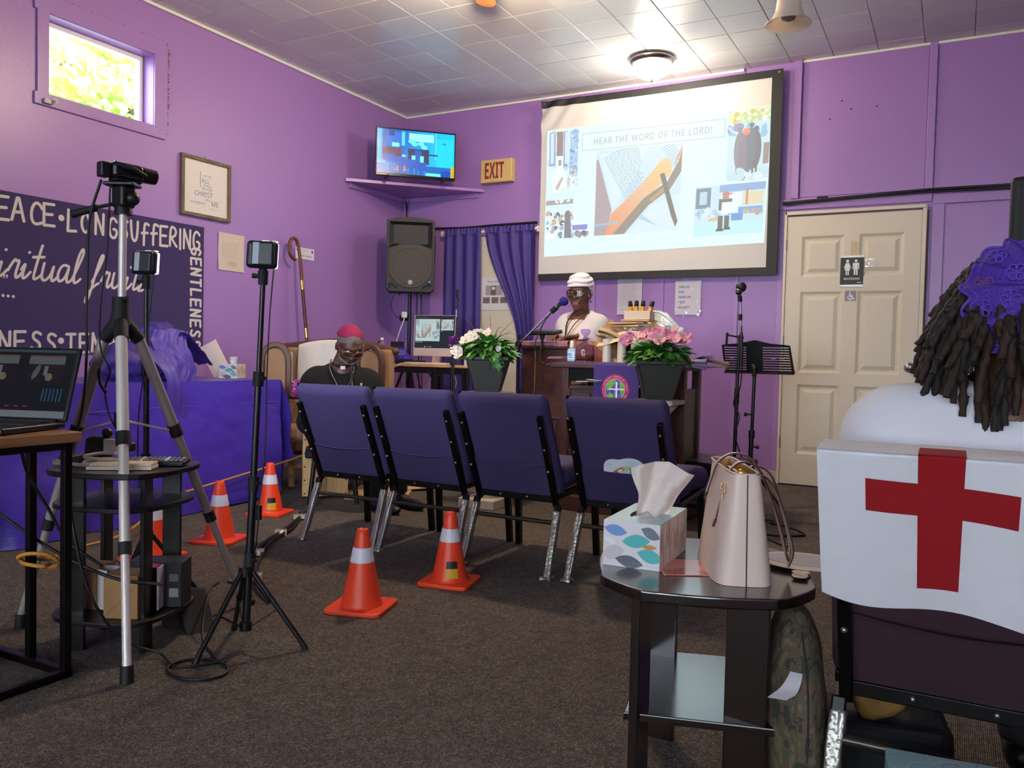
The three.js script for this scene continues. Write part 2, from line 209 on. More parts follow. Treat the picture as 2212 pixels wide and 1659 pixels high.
// ceiling: slab and one-foot tiles with bevelled edges
{
  const ceiling = struct('ceiling', box(XR - XL + 0.4, 0.12, ZF - ZB + 0.4, [(XL + XR) / 2, CH + 0.075, (ZB + ZF) / 2]), M(0x4a4846, 0.9));
  const S = 0.3164, Q = 0.313;
  const tileGeo = (w, d) => { const g = new THREE.BufferGeometry(), p = [], idx = []; for (const [k, y] of [[0.0042, 0], [0.0012, 0.0035], [0.0012, 0.014]]) for (const [sx, sz] of [[-1, -1], [1, -1], [1, 1], [-1, 1]]) p.push(sx * (w / 2 - k), y, sz * (d / 2 - k)); idx.push(0, 1, 2, 0, 2, 3); for (const o of [0, 4]) for (let i = 0; i < 4; i++) { const a = o + i, b = o + (i + 1) % 4; idx.push(a, a + 4, b + 4, a, b + 4, b); } g.setAttribute('position', new THREE.Float32BufferAttribute(p, 3)); g.setIndex(idx); const q = g.toNonIndexed(); q.computeVertexNormals(); return boxUV(q); };
  const full = tileGeo(S, Q), ribs = data(128, (i, j) => { const v = (i % 8) < 2 ? 60 : 200; return [v, v, v]; }, { linear: true, repeat: [9.5, 9.5] });
  const tones = [0xd4d2cf, 0xd0cecb, 0xd8d6d2].map((c) => M(c, 0.3)), ribbed = [0xcfd0d0, 0xd4d4d2].map((c) => M(c, 0.34, { bumpMap: ribs, bumpScale: 0.0009 }));
  const rest = [], r = rng(31); let made = 0;
  for (let i = -16; i < 11; i++) for (let j = 0; j < 37; j++) {
    const x0 = Math.max(0.032 + S * i, XL), x1 = Math.min(0.032 + S * (i + 1), XR), z1 = -6.695 + Q * j, z0 = Math.max(z1 - Q, ZB), zz = Math.min(z1, ZF);
    if (x1 - x0 < 0.03 || zz - z0 < 0.03) continue;
    const whole = x1 - x0 > S - 0.001 && zz - z0 > Q - 0.001, g = whole ? full : tileGeo(x1 - x0, zz - z0), p = [(x0 + x1) / 2, CH, (z0 + zz) / 2];
    const seen = zz < -3.6 && x0 < 1.3 && made < 295;
    if (!seen) { rest.push(xf(g.clone(), p)); continue; }
    made++; const rib = x0 > -2.1 && x1 < 0.1 && z0 > -6.1;
    const m = part(ceiling, numbered('tile'), g, rib ? ribbed[Math.floor(r() * 2)] : tones[Math.floor(r() * 3)], [p[0], p[1] + (r() - 0.5) * 0.0016, p[2]]); m.rotation.set((r() - 0.5) * 0.004, 0, (r() - 0.5) * 0.004);
  }
  stuffPart(ceiling, 'tiling', rest, tones[0]);
}
// outside the high window: a neighbour's clapboard wall and a tree
{
  const house = thing('neighbour_house', 'pale clapboard house side seen low through the high window', 'house', [-10.4, 0, -7]);
  part(house, 'wall', box(0.3, 4.1, 9, [-0.2, 2.05, 0]), M(0xd8dccb, 0.8));
  stuffPart(house, 'clapboard', Array.from({ length: 34 }, (_, i) => box(0.03, 0.115, 9, [0, 0.06 + i * 0.12, 0], [0, 0, 0.1])), M(0xdde0cc, 0.7));
  part(house, 'roof', box(3, 0.16, 9.4, [-1.2, 4.3, 0], [0, 0, 0.25]), M(0x6a655e, 0.9));
  const tree = thing('tree', 'bright sunlit yellow green tree outside the high window', 'tree', [-8.6, 0, -6.4]);
  part(tree, 'trunk', [tube([[0, 0, 0], [0.05, 1.4, 0.05], [-0.05, 2.6, 0], [0.05, 4, -0.1]], 0.09, 20, 8), rod([0, 2.5, 0], [-0.2, 3.6, 1.1], 0.05, 0.02), rod([0, 2.9, 0], [0.1, 4.0, -1.2], 0.05, 0.02)], M(0x5a4636, 0.9));
  const lf = new THREE.CircleGeometry(0.06, 6); lf.scale(0.6, 1, 1); const N = 5200, im = new THREE.InstancedMesh(lf, new THREE.MeshPhysicalMaterial({ color: 0xffffff, roughness: 0.9, transmission: 0.4, thickness: 0, side: THREE.DoubleSide }), N), r = rng(77), o = new THREE.Object3D(), col = new THREE.Color();
  for (let i = 0; i < N; i++) { let x, y, z; do { x = r() * 2 - 1; y = r() * 2 - 1; z = r() * 2 - 1; } while (x * x + y * y + z * z > 1 || fbm(x * 2.2 + 3, y * 2.2, z * 2.2) < -0.1); o.position.set(x * 0.9, 4.1 + y * 1.15, z * 1.9); o.rotation.set(r() * 6, r() * 6, r() * 6); o.scale.setScalar(0.7 + r() * 0.8); o.updateMatrix(); im.setMatrixAt(i, o.matrix); im.setColorAt(i, col.setHSL(0.2 + r() * 0.05, 0.6, 0.42 + r() * 0.16)); }
  im.name = 'foliage'; im.userData.kind = 'stuff'; shade(im); tree.add(im);
  struct('ground', box(40, 0.2, 44, [0, -0.32, 0]), M(0x8a8a80, 0.95));
}

// ---------------------------------------------------------------- doors
const font = await new FontLoader().loadAsync('fonts/droid/droid_sans_bold.typeface.json');
function sixPanelDoor(parent, w, h, th) {
  // holes with stepped moulding and raised fields; local: x 0..w, y 0..h, front at z = 0
  const sx = 0.11 * w / 0.93, mid = 0.105 * w / 0.93, pw = (w - 2 * sx - mid) / 2, rows = [[0.11, 0.29 * h], [0.42 * h, 0.72 * h], [0.775 * h, 0.925 * h]];
  rows[0][0] = 0.115 * h; rows[0][1] = 0.375 * h;
  const P = []; for (const [a, b] of rows) for (const k of [0, 1]) { const x = sx + k * (pw + mid); P.push([x, a, x + pw, b]); }
  const hole = ([a, b, c, d]) => [[a, b], [a, d], [c, d], [c, b]];
  const front = ext(shp([[0, 0], [w, 0], [w, h], [0, h]], P.map(hole)), 0.014, 0); front.translate(0, 0, -0.014);
  part(parent, 'door_leaf', [boxUV(clean(front)), box(w, h, th - 0.014, [w / 2, h / 2, -0.014 - (th - 0.014) / 2])], mat.door);
  for (const [a, b, c, d] of P) {
    const g = new THREE.BufferGeometry(), p = [], idx = []; const ring = (k, z) => [[a + k, b + k, z], [c - k, b + k, z], [c - k, d - k, z], [a + k, d - k, z]];
    for (const q of [ring(0, -0.001), ring(0.02, -0.0125), ring(0.034, -0.0125), ring(0.062, -0.002)]) q.forEach((v) => p.push(...v));
    for (let o = 0; o < 3; o++) for (let i = 0; i < 4; i++) { const e = o * 4 + i, f = o * 4 + (i + 1) % 4; idx.push(e, f, f + 4, e, f + 4, e + 4); } idx.push(12, 13, 14, 12, 14, 15);
    g.setAttribute('position', new THREE.Float32BufferAttribute(p, 3)); g.setIndex(idx); const q = g.toNonIndexed(); q.computeVertexNormals(); part(parent, 'door_panel', boxUV(q), mat.door);
  }
}
{
  const d = new THREE.Group(); d.name = 'door_1'; d.userData.kind = 'structure'; scene.add(d); d.position.set(-1.213, 0.012, ZB + 0.052);
  sixPanelDoor(d, 0.955, 2.11, 0.04);
  part(d, 'door_frame', [rbox(0.022, 2.16, 0.06, 0.004, [-0.013, 1.07, -0.02]), rbox(0.03, 2.16, 0.052, 0.004, [0.972, 1.07, -0.024]), rbox(1.0, 0.026, 0.06, 0.004, [0.478, 2.137, -0.02])], mat.door);
  part(d, 'door_stop', rbox(0.016, 2.12, 0.03, 0.003, [0.99, 1.05, -0.034]), M(0x5a3a2c, 0.6));
  const k = part(d, 'door_knob', lathe([[0, 0], [0.038, 0], [0.038, 0.006], [0.03, 0.012], [0.014, 0.016], [0.012, 0.032], [0.024, 0.042], [0.03, 0.054], [0.028, 0.066], [0.018, 0.072], [0, 0.073]], 32), mat.chrome, [0.908, 0.945, 0], [Math.PI / 2, 0, 0]);
  part(k, 'keyhole', cyl(0.006, 0.006, 0.003, [0, 0.0735, 0]), mat.black);
  part(d, 'latch_plate', box(0.012, 0.05, 0.004, [0.97, 0.945, 0.004]), mat.chrome);
  for (const y of [1.889, 1.128, 0.33]) part(d, 'hinge', [cyl(0.006, 0.006, 0.09, [-0.004, y, 0.006]), box(0.02, 0.09, 0.003, [-0.008, y, 0.002])], mat.steel);
  struct('door_2', [boxUV(box(0.72, 2.1, 0.04, [-3.93, 1.05, ZB + 0.03])), rbox(0.07, 2.15, 0.05, 0.004, [-4.33, 1.075, ZB + 0.03]), rbox(0.07, 2.15, 0.05, 0.004, [-3.53, 1.075, ZB + 0.03])], mat.door);
}
{ // plaque, wheelchair sticker, tape on the restroom door
  const zf = ZB + 0.0525;
  const pl = thing('restroom_sign', 'black restroom plaque with white woman and man figures on the beige door', 'sign', [-0.729, 1.684, zf]);
  part(pl, 'plate', rbox(0.163, 0.235, 0.004, 0.002, [0, 0, 0.002]), M(0x2b2c2c, 0.5));
  const fig = (o, woman) => { const s = [xf(new THREE.CircleGeometry(0.0105, 20), [o, 0.077, 0])]; if (woman) s.push(new THREE.ShapeGeometry(shp([[o - 0.011, 0.063], [o + 0.011, 0.063], [o + 0.026, 0.026], [o + 0.019, 0.022], [o + 0.012, 0.038], [o + 0.02, 0.006], [o + 0.011, 0.006], [o + 0.011, -0.03], [o + 0.003, -0.03], [o + 0.002, 0.006], [o - 0.002, 0.006], [o - 0.003, -0.03], [o - 0.011, -0.03], [o - 0.011, 0.006], [o - 0.02, 0.006], [o - 0.012, 0.038], [o - 0.019, 0.022], [o - 0.026, 0.026]]))); else s.push(new THREE.ShapeGeometry(shp([[o - 0.02, 0.062], [o + 0.02, 0.062], [o + 0.023, 0.057], [o + 0.023, 0.014], [o + 0.017, 0.014], [o + 0.016, 0.045], [o + 0.0135, 0.045], [o + 0.0135, -0.03], [o + 0.003, -0.03], [o + 0.002, 0.012], [o - 0.002, 0.012], [o - 0.003, -0.03], [o - 0.0135, -0.03], [o - 0.0135, 0.045], [o - 0.016, 0.045], [o - 0.017, 0.014], [o - 0.023, 0.014], [o - 0.023, 0.057]]))); return s; };
  part(pl, 'pictogram', [...fig(-0.031, 1), ...fig(0.029, 0)].map((g) => xf(g, [0, 0, 0.0045])), M(0xf0eeea, 0.6));
  const tx = new TextGeometry('RESTROOM', { font, size: 0.0155, depth: 0.0008, curveSegments: 3 }); tx.computeBoundingBox(); tx.translate(-tx.boundingBox.max.x / 2, -0.066, 0.004); part(pl, 'lettering', tx, M(0xd8d6d2, 0.6));
  for (const q of [0.111, -0.111]) part(pl, 'metal_strip', box(0.167, 0.015, 0.003, [0, q, 0.0045]), M(0xd0cfca, 0.35, { metalness: 0.3 })); part(pl, 'maker_mark', box(0.03, 0.006, 0.001, [0.055, -0.088, 0.0045]), M(0xd0cfca, 0.5));
  single('wheelchair_sticker', 'grey square sticker with white wheelchair symbol below the restroom plaque', 'sticker', pbox(0.086, 0.084, 0.001), printM(canvas(128, 128, (x) => { x.fillStyle = '#8d8792'; x.fillRect(0, 0, 128, 128); x.strokeStyle = '#efe9e6'; x.lineCap = 'round'; x.lineWidth = 9; x.beginPath(); x.arc(62, 84, 26, 3.6, 7.2 + 1.0, true); x.arc(62, 84, 26, -0.9 + 6.28, 3.7); x.stroke(); x.beginPath(); x.moveTo(52, 38); x.lineTo(54, 68); x.lineTo(82, 70); x.lineTo(96, 104); x.lineTo(106, 100); x.moveTo(54, 54); x.lineTo(76, 54); x.stroke(); x.beginPath(); x.fillStyle = '#efe9e6'; x.arc(60, 22, 8, 0, 7); x.fill(); x.strokeStyle = '#c9bda8'; x.lineWidth = 6; x.strokeRect(3, 3, 122, 122); }), 0.6), [-0.731, 1.496, zf + 0.0005]);
  single('masking_tape', 'torn tan tape scrap above the restroom plaque', 'tape', sheet(8, 10, (u, v) => [(u - 0.5) * 0.052 + 0.004 * noise(v * 6), (0.5 - v) * 0.115 + 0.006 * noise(u * 7, 3), 0.001 + 0.004 * Math.abs(noise(u * 4, v * 6))], 0.0006), M(0xcdb78f, 0.5), [-0.716, 1.855, zf]);
  single('clear_tape', 'clear shiny tape scrap beside the restroom plaque', 'tape', sheet(10, 6, (u, v) => [(u - 0.5) * 0.07, (0.5 - v) * 0.06 + 0.01 * noise(u * 5), 0.001 + 0.005 * Math.abs(noise(u * 5, v * 5))], 0.0006), MP(0xece4d2, 0.15, { transparent: true, opacity: 0.75, clearcoat: 1 }), [-0.602, 1.742, zf]);
}
// ---------------------------------------------------------------- lamps
{ // flush dome lamp, lit
  const t = thing('ceiling_lamp', 'lit flush dome lamp with nickel ring above the projector screen', 'lamp', [-2.2, CH, -6.3]);
  part(t, 'ring', lathe([[0.0, 0], [0.165, 0], [0.175, -0.012], [0.172, -0.03], [0.158, -0.045], [0.152, -0.05], [0.146, -0.045], [0.0, -0.02]], 40), MP(0xa9a39a, 0.28, { metalness: 1 }));
  const bowl = part(t, 'glass_shade', lathe([[0.148, -0.042], [0.147, -0.06], [0.138, -0.095], [0.115, -0.13], [0.08, -0.152], [0.04, -0.163], [0, -0.166]], 40), new THREE.MeshStandardMaterial({ color: 0xfff6e6, emissive: 0xfff1dc, emissiveIntensity: 2.2, roughness: 0.4 }));
  part(t, 'finial', lathe([[0, -0.164], [0.012, -0.166], [0.008, -0.174], [0.011, -0.18], [0.006, -0.188], [0, -0.19]], 16), mat.steel);
  const l = new THREE.PointLight(0xfff0e0, 3.6, 0, 2); l.name = 'dome_light'; l.position.set(-2.2, CH - 0.11, -6.3); l.shadow.radius = 6; lamp(l);
}
// a wooden ceiling fan, lit, only the tip of one blade inside the picture
{
  const x = -2.45, z = -4.127, turn = 2.107, t = thing('ceiling_fan', 'ceiling fan whose orange wooden blade tip shows at the top edge', 'ceiling fan', [x, CH, z], turn); const brass = M(0xb09a6a, 0.3, { metalness: 0.8 }), blade = M(0xffffff, 0.4, { map: woodTex([176, 106, 50], [206, 138, 76], 101) });
  part(t, 'canopy', cyl(0.07, 0.075, 0.03, [0, -0.015, 0]), brass); part(t, 'motor', lathe([[0, 0], [0.06, -0.01], [0.115, -0.04], [0.12, -0.09], [0.09, -0.13], [0.05, -0.15], [0, -0.15]], 32, [0, -0.03, 0]), brass);
  for (let i = 0; i < 4; i++) { const a = i * Math.PI / 2, g = ext((() => { const s = new THREE.Shape(); s.moveTo(0.2, -0.05); s.lineTo(0.58, -0.068); s.quadraticCurveTo(0.65, -0.066, 0.655, 0); s.quadraticCurveTo(0.65, 0.066, 0.58, 0.068); s.lineTo(0.2, 0.05); s.lineTo(0.2, -0.05); return s; })(), 0.008, 0.002); g.rotateX(-Math.PI / 2 + 0.16); part(t, 'blade', boxUV(clean(g)), blade, [0, -0.105, 0], [0, a, 0]); part(t, 'blade_iron', bar([0.1, -0.105, 0], [0.25, -0.102, 0], 0.04, 0.006), brass, [0, 0, 0], [0, a, 0]); }
  part(t, 'light_bowl', lathe([[0.1, -0.18], [0.11, -0.19], [0.105, -0.22], [0.08, -0.25], [0.04, -0.268], [0, -0.272]], 32), new THREE.MeshStandardMaterial({ color: 0xfff0dc, emissive: 0xffe0b8, emissiveIntensity: 3, roughness: 0.4 }));
  const l = new THREE.PointLight(0xffe6c6, 13, 0, 2); l.name = 'fan_light'; l.position.set(x, CH - 0.225, z); l.shadow.radius = 4; lamp(l);
}
// an unlit pendant with a cream glass bell
{
  const t = thing('pendant_lamp', 'unlit cream glass bell shaded lamp hanging at the top right', 'lamp', [-0.62, CH, -3.55]); const brass = M(0xb09a6a, 0.3, { metalness: 0.8 }), H = -0.66;
  part(t, 'canopy', lathe([[0, 0], [0.07, 0], [0.065, -0.03], [0.02, -0.05], [0, -0.05]], 28), brass); part(t, 'down_rod', cyl(0.01, 0.01, 0.6, [0, -0.33, 0]), brass); part(t, 'hub', lathe([[0, 0.05], [0.03, 0.04], [0.05, 0], [0.03, -0.04], [0, -0.05]], 24, [0, H, 0]), brass);
  for (let i = 0; i < 1; i++) { const a = -1.9618 + i * 2.0944, cx = Math.cos(a) * 0.184, cz = Math.sin(a) * 0.184, y = H - 0.097; part(t, 'arm', tube([[Math.cos(a) * 0.03, H, Math.sin(a) * 0.03], [Math.cos(a) * 0.12, H + 0.02, Math.sin(a) * 0.12], [cx, H - 0.03, cz], [cx, y, cz]], 0.008), brass); const s = part(t, 'bell_shade', lathe([[0.022, 0], [0.034, -0.01], [0.042, -0.05], [0.047, -0.09], [0.062, -0.12], [0.082, -0.135], [0.0815, -0.138], [0.058, -0.124], [0.043, -0.09], [0.037, -0.05], [0.026, -0.012]], 40), MP(0xfff6e8, 0.5, { transmission: 0.55, thickness: 0 }), [cx, y, cz]); s.scale.setScalar(1.18); part(s, 'bulb', lathe([[0, -0.035], [0.012, -0.035], [0.016, -0.06], [0.029, -0.095], [0.024, -0.118], [0, -0.128]], 24), M(0xb8aca4, 0.25)); }
}
// ---------------------------------------------------------------- things on the walls
// the pictures of the slide, drawn once and shown on the screen, the computer and the television
function slide(x, w, h) { // 1280 x 720 design units
  x.save(); x.scale(w / 1280, h / 720); const r = rng(8);
  x.fillStyle = '#e2fcfb'; x.fillRect(0, 0, 1280, 720);
  const rect = (c, a, b, d, e) => { x.fillStyle = c; x.fillRect(a, b, d, e); };
  const poly = (c, ...p) => { x.fillStyle = c; x.beginPath(); p.forEach((q, i) => (i ? x.lineTo(...q) : x.moveTo(...q))); x.closePath(); x.fill(); };
  const blobs = (n, a, b, w2, h2, cs, s) => { for (let i = 0; i < n; i++) { x.fillStyle = cs[Math.floor(r() * cs.length)]; x.beginPath(); x.ellipse(a + r() * w2, b + r() * h2, s * (0.4 + r()), s * (0.4 + r()), r() * 3, 0, 7); x.fill(); } };
  // left upper photo: table setting between organ pipes
  rect('#dff3f8', 4, 14, 200, 336); blobs(40, 10, 20, 180, 300, ['#cfe9f2', '#e9f8f6', '#bcd6ea'], 18); rect('#7f97d8', 18, 14, 40, 190); rect('#f4ffff', 26, 20, 22, 170); for (let i = 0; i < 17; i++) rect('#8fa8d8', 26, 24 + i * 10, 22, 3); rect('#8d6f5c', 66, 14, 40, 140); rect('#6f8fd6', 110, 14, 26, 200); rect('#f4ffff', 118, 18, 26, 180); for (let i = 0; i < 18; i++) rect('#93acd9', 118, 22 + i * 10, 26, 3); rect('#9fc2ea', 150, 14, 52, 260); blobs(30, 150, 14, 50, 250, ['#7fa6dc', '#c5dff4', '#5e86c0'], 9);
  rect('#effffe', 66, 150, 40, 90); rect('#a08a76', 78, 172, 18, 34); poly('#f2ffff', [20, 240], [110, 220], [140, 330], [50, 350]); poly('#c9a48c', [60, 330], [100, 270], [112, 276], [76, 346]); blobs(26, 140, 220, 60, 110, ['#d9cec4', '#f2f2ee', '#b3b9c4'], 9);
  // left lower photo: room of people
  rect('#d9f2f6', 4, 360, 270, 268); rect('#9c938a', 4, 400, 190, 26); blobs(8, 60, 372, 90, 40, ['#f2ffff', '#e2f4f4'], 12); rect('#e6fbfd', 180, 366, 94, 190); blobs(60, 10, 470, 180, 140, ['#7d7a86', '#9aa6c8', '#8fb8e0', '#d9a070', '#5c5a66', '#e6f2f6'], 13); poly('#6a6470', [130, 470], [160, 470], [176, 620], [128, 620]); rect('#7a74c8', 180, 548, 94, 30); rect('#f4ffff', 176, 536, 100, 14); blobs(10, 190, 590, 80, 26, ['#5e5a60', '#8a8486'], 14);
  blobs(14, 8, 580, 60, 40, ['#eef4f6', '#9a8fd0', '#ffffff'], 14);
  // centre photo: open book with ribbon of orange light and a dark cross
  x.save(); x.beginPath(); x.rect(318, 146, 498, 474); x.clip(); rect('#cfe6f4', 318, 146, 498, 474); poly('#a98d96', [318, 200], [330, 190], [420, 480], [390, 620], [318, 620]); poly('#dcf0fb', [340, 170], [620, 146], [560, 300], [430, 470]);
  x.save(); x.translate(360, 190); x.rotate(-0.1); x.fillStyle = '#7d93b0'; for (let i = 0; i < 24; i++) { x.save(); x.translate(i * 5, i * 11); x.rotate(-0.28); let q = 0; while (q < 215 - i * 5) { const l = 6 + r() * 22; x.fillRect(q, 0, l, 3.2); q += l + 4; } x.restore(); } x.restore();
  x.fillStyle = '#8fa2bc'; for (let i = 0; i < 9; i++) { x.save(); x.translate(700 + i * 8, 168 + i * 12); x.rotate(-0.45); x.fillRect(0, 0, 70, 3); x.restore(); }
  const g = x.createLinearGradient(420, 600, 760, 220); g.addColorStop(0, '#f08a54'); g.addColorStop(0.5, '#eeb487'); g.addColorStop(0.85, '#f4c070'); g.addColorStop(1, '#e8c79a'); x.fillStyle = g; x.beginPath(); x.moveTo(384, 620); x.lineTo(420, 500); x.quadraticCurveTo(600, 360, 690, 240); x.quadraticCurveTo(730, 200, 756, 240); x.quadraticCurveTo(770, 290, 750, 320); x.quadraticCurveTo(680, 380, 640, 420); x.lineTo(470, 620); x.closePath(); x.fill();
  poly('#8a7766', [430, 620], [610, 430], [690, 380], [740, 350], [800, 240], [816, 180], [816, 300], [760, 390], [640, 470], [500, 620]); poly('#c08a4c', [640, 440], [720, 380], [730, 396], [660, 452]); poly('#dceef8', [520, 620], [660, 470], [816, 420], [816, 620]); poly('#a9cfe4', [600, 520], [700, 590], [580, 540]); poly('#8fb6dc', [320, 556], [460, 548], [460, 562], [320, 568]); poly('#6b6259', [696, 306], [722, 300], [808, 570], [796, 600], [770, 540]); poly('#e79a78', [790, 210], [816, 160], [816, 190], [770, 280]); x.restore();
  // right upper photo: people standing on a pavement
  rect('#cfe8f2', 1060, 4, 216, 376); rect('#e8eaa0', 1060, 4, 216, 66); blobs(40, 1062, 8, 212, 60, ['#d9c94e', '#f4f2c0', '#c0d890', '#f8fff0'], 12); blobs(18, 1060, 90, 210, 60, ['#8fbfe6', '#bfe0f2', '#9a8fb0'], 18); for (const [a, b, c2, s] of [[1120, 130, '#8d7f86', 26], [1165, 150, '#7a6d70', 34], [1205, 130, '#6d6266', 30], [1180, 110, '#6a7078', 26], [1140, 160, '#857684', 24]]) { x.fillStyle = c2; x.beginPath(); x.ellipse(a, b + 90, s, 100, 0, 0, 7); x.fill(); x.beginPath(); x.arc(a, b - 20, 13, 0, 7); x.fill(); rect(c2, a - 14, b + 160, 10, 60); rect(c2, a + 4, b + 160, 10, 60); } blobs(3, 1150, 110, 20, 16, ['#e8785c', '#f0906a'], 14); rect('#9a8078', 1246, 190, 30, 110); blobs(10, 1060, 330, 200, 40, ['#dcf2f6', '#c4e2ee'], 22);
  // right lower photo: a person in a red cap holding a white board
  rect('#c9e8f6', 900, 394, 370, 270); rect('#86a6d8', 1030, 394, 240, 40); rect('#6f7f92', 905, 404, 80, 110); rect('#b9d6ea', 925, 424, 40, 70); rect('#e6d6a8', 1160, 440, 100, 70); rect('#d8706a', 1172, 420, 10, 90); rect('#f2f6f6', 1040, 440, 110, 70); rect('#6f9ae0', 1080, 520, 180, 36); rect('#d6b99a', 980, 545, 60, 40); rect('#5e8cd8', 1100, 556, 60, 34); blobs(20, 900, 520, 120, 50, ['#a8c8e6', '#dcecf4', '#88a8cc'], 12); blobs(14, 1170, 530, 90, 30, ['#c9b088', '#a8a08c'], 10); rect('#c2f0f6', 900, 590, 370, 74); rect('#6c625e', 1030, 470, 70, 60); rect('#5e5450', 1030, 560, 26, 76); rect('#5e5450', 1064, 560, 26, 70); rect('#a98a78', 1048, 446, 34, 26); x.fillStyle = '#e06858'; x.beginPath(); x.ellipse(1066, 446, 22, 14, 0, 3.1, 6.3); x.fill(); rect('#e06858', 1064, 442, 38, 6); rect('#effdfd', 1046, 488, 88, 62); rect('#463f3e', 1022, 630, 40, 12); rect('#463f3e', 1064, 624, 34, 12);
  // title
  x.strokeStyle = '#9fb0b8'; x.lineWidth = 3; x.strokeRect(228, 42, 812, 94); x.fillStyle = '#96a2a8'; x.font = '50px sans-serif'; x.textAlign = 'center'; x.textBaseline = 'middle'; const s = 'HEAR THE WORD OF THE LORD!'; x.letterSpacing = '3px'; const k = 680 / x.measureText(s).width; x.translate(636, 92); x.scale(k, 1); x.fillText(s, 0, 0); x.restore(); x.fillStyle = 'rgba(232,253,253,0.26)'; x.fillRect(0, 0, w, h);
}
{
  const t = thing('projector_screen', 'large white projector screen with black borders showing a slide HEAR THE WORD OF THE LORD!', 'screen', [-2.34, 2.478, ZB + 0.06]);
  const w = 2.12, h = 1.62, wav = (x, y) => 0.012 * fbm(x * 2.2 + 4, y * 2.2, 1) + 0.007 * Math.sin((x * 0.8 + y) * 5) * sst(0.2, 0.8, y) + 0.02 * Math.exp(-((x / w + 0.48) ** 2 + (y - 0.95) ** 2) * 60) * Math.sin((x / w + 0.5 - y * 0.6) * 70);
  const fab = part(t, 'fabric', sheet(64, 48, (u, v) => { const x = (u - 0.5) * w, y = (0.5 - v) * h; return [x, y, 0.014 + wav(x, 0.5 + y / h)]; }, 0.0015), M(0xd6d2ca, 0.75));
  for (const [n, g] of [['top', sheet(60, 2, (u, v) => { const x = (u - 0.5) * w; return [x, h / 2 - v * 0.06, 0.018 + wav(x, 1 - v * 0.06 / h)]; }, 0.003)], ['bottom', sheet(60, 2, (u, v) => { const x = (u - 0.5) * w; return [x, -h / 2 + 0.062 - v * 0.062, 0.018 + wav(x, 0.062 / h * (1 - v))]; }, 0.003)], ['right', sheet(2, 50, (u, v) => { const y = (0.5 - v) * h; return [w / 2 - 0.085 + u * 0.085, y, 0.0185 + wav(w / 2 - 0.085 + u * 0.085, 0.5 + y / h)]; }, 0.003)]]) part(t, 'border', g, M(0x232221, 0.6));
  for (const x of [-w / 2 + 0.03, w / 2 - 0.03]) part(t, 'grommet', cyl(0.008, 0.008, 0.006, [x, h / 2 - 0.025, 0.024], [Math.PI / 2, 0, 0]), mat.steel);
  part(t, 'backing', box(w - 0.05, h - 0.05, 0.02, [0, 0, -0.018]), mat.blackMatte);
  const tex = canvas(1600, 900, (x, W2, H2) => slide(x, W2, H2)); const c = [[-3.342, 3.022], [-1.352, 3.008], [-1.385, 1.925], [-3.345, 1.885]];
  part(t, 'projected_slide', sheet(40, 24, (u, v) => { const a = [lerp(c[0][0], c[1][0], u), lerp(c[0][1], c[1][1], u)], b = [lerp(c[3][0], c[2][0], u), lerp(c[3][1], c[2][1], u)]; const x = lerp(a[0], b[0], v) + 2.34, y = lerp(a[1], b[1], v) - 2.478; return [x, y, 0.0175 + wav(x, 0.5 + y / h)]; }, 0.001), glow(tex, 1.0, { color: 0x3a3a3a, roughness: 0.85 }));
  const l = new THREE.RectAreaLight(0xcff2ff, 0.9, 1.9, 1.05); l.name = 'screen_light'; l.position.set(-2.35, 2.46, ZB + 0.1); l.lookAt(-2.35, 2.46, 0); lamp(l);
}
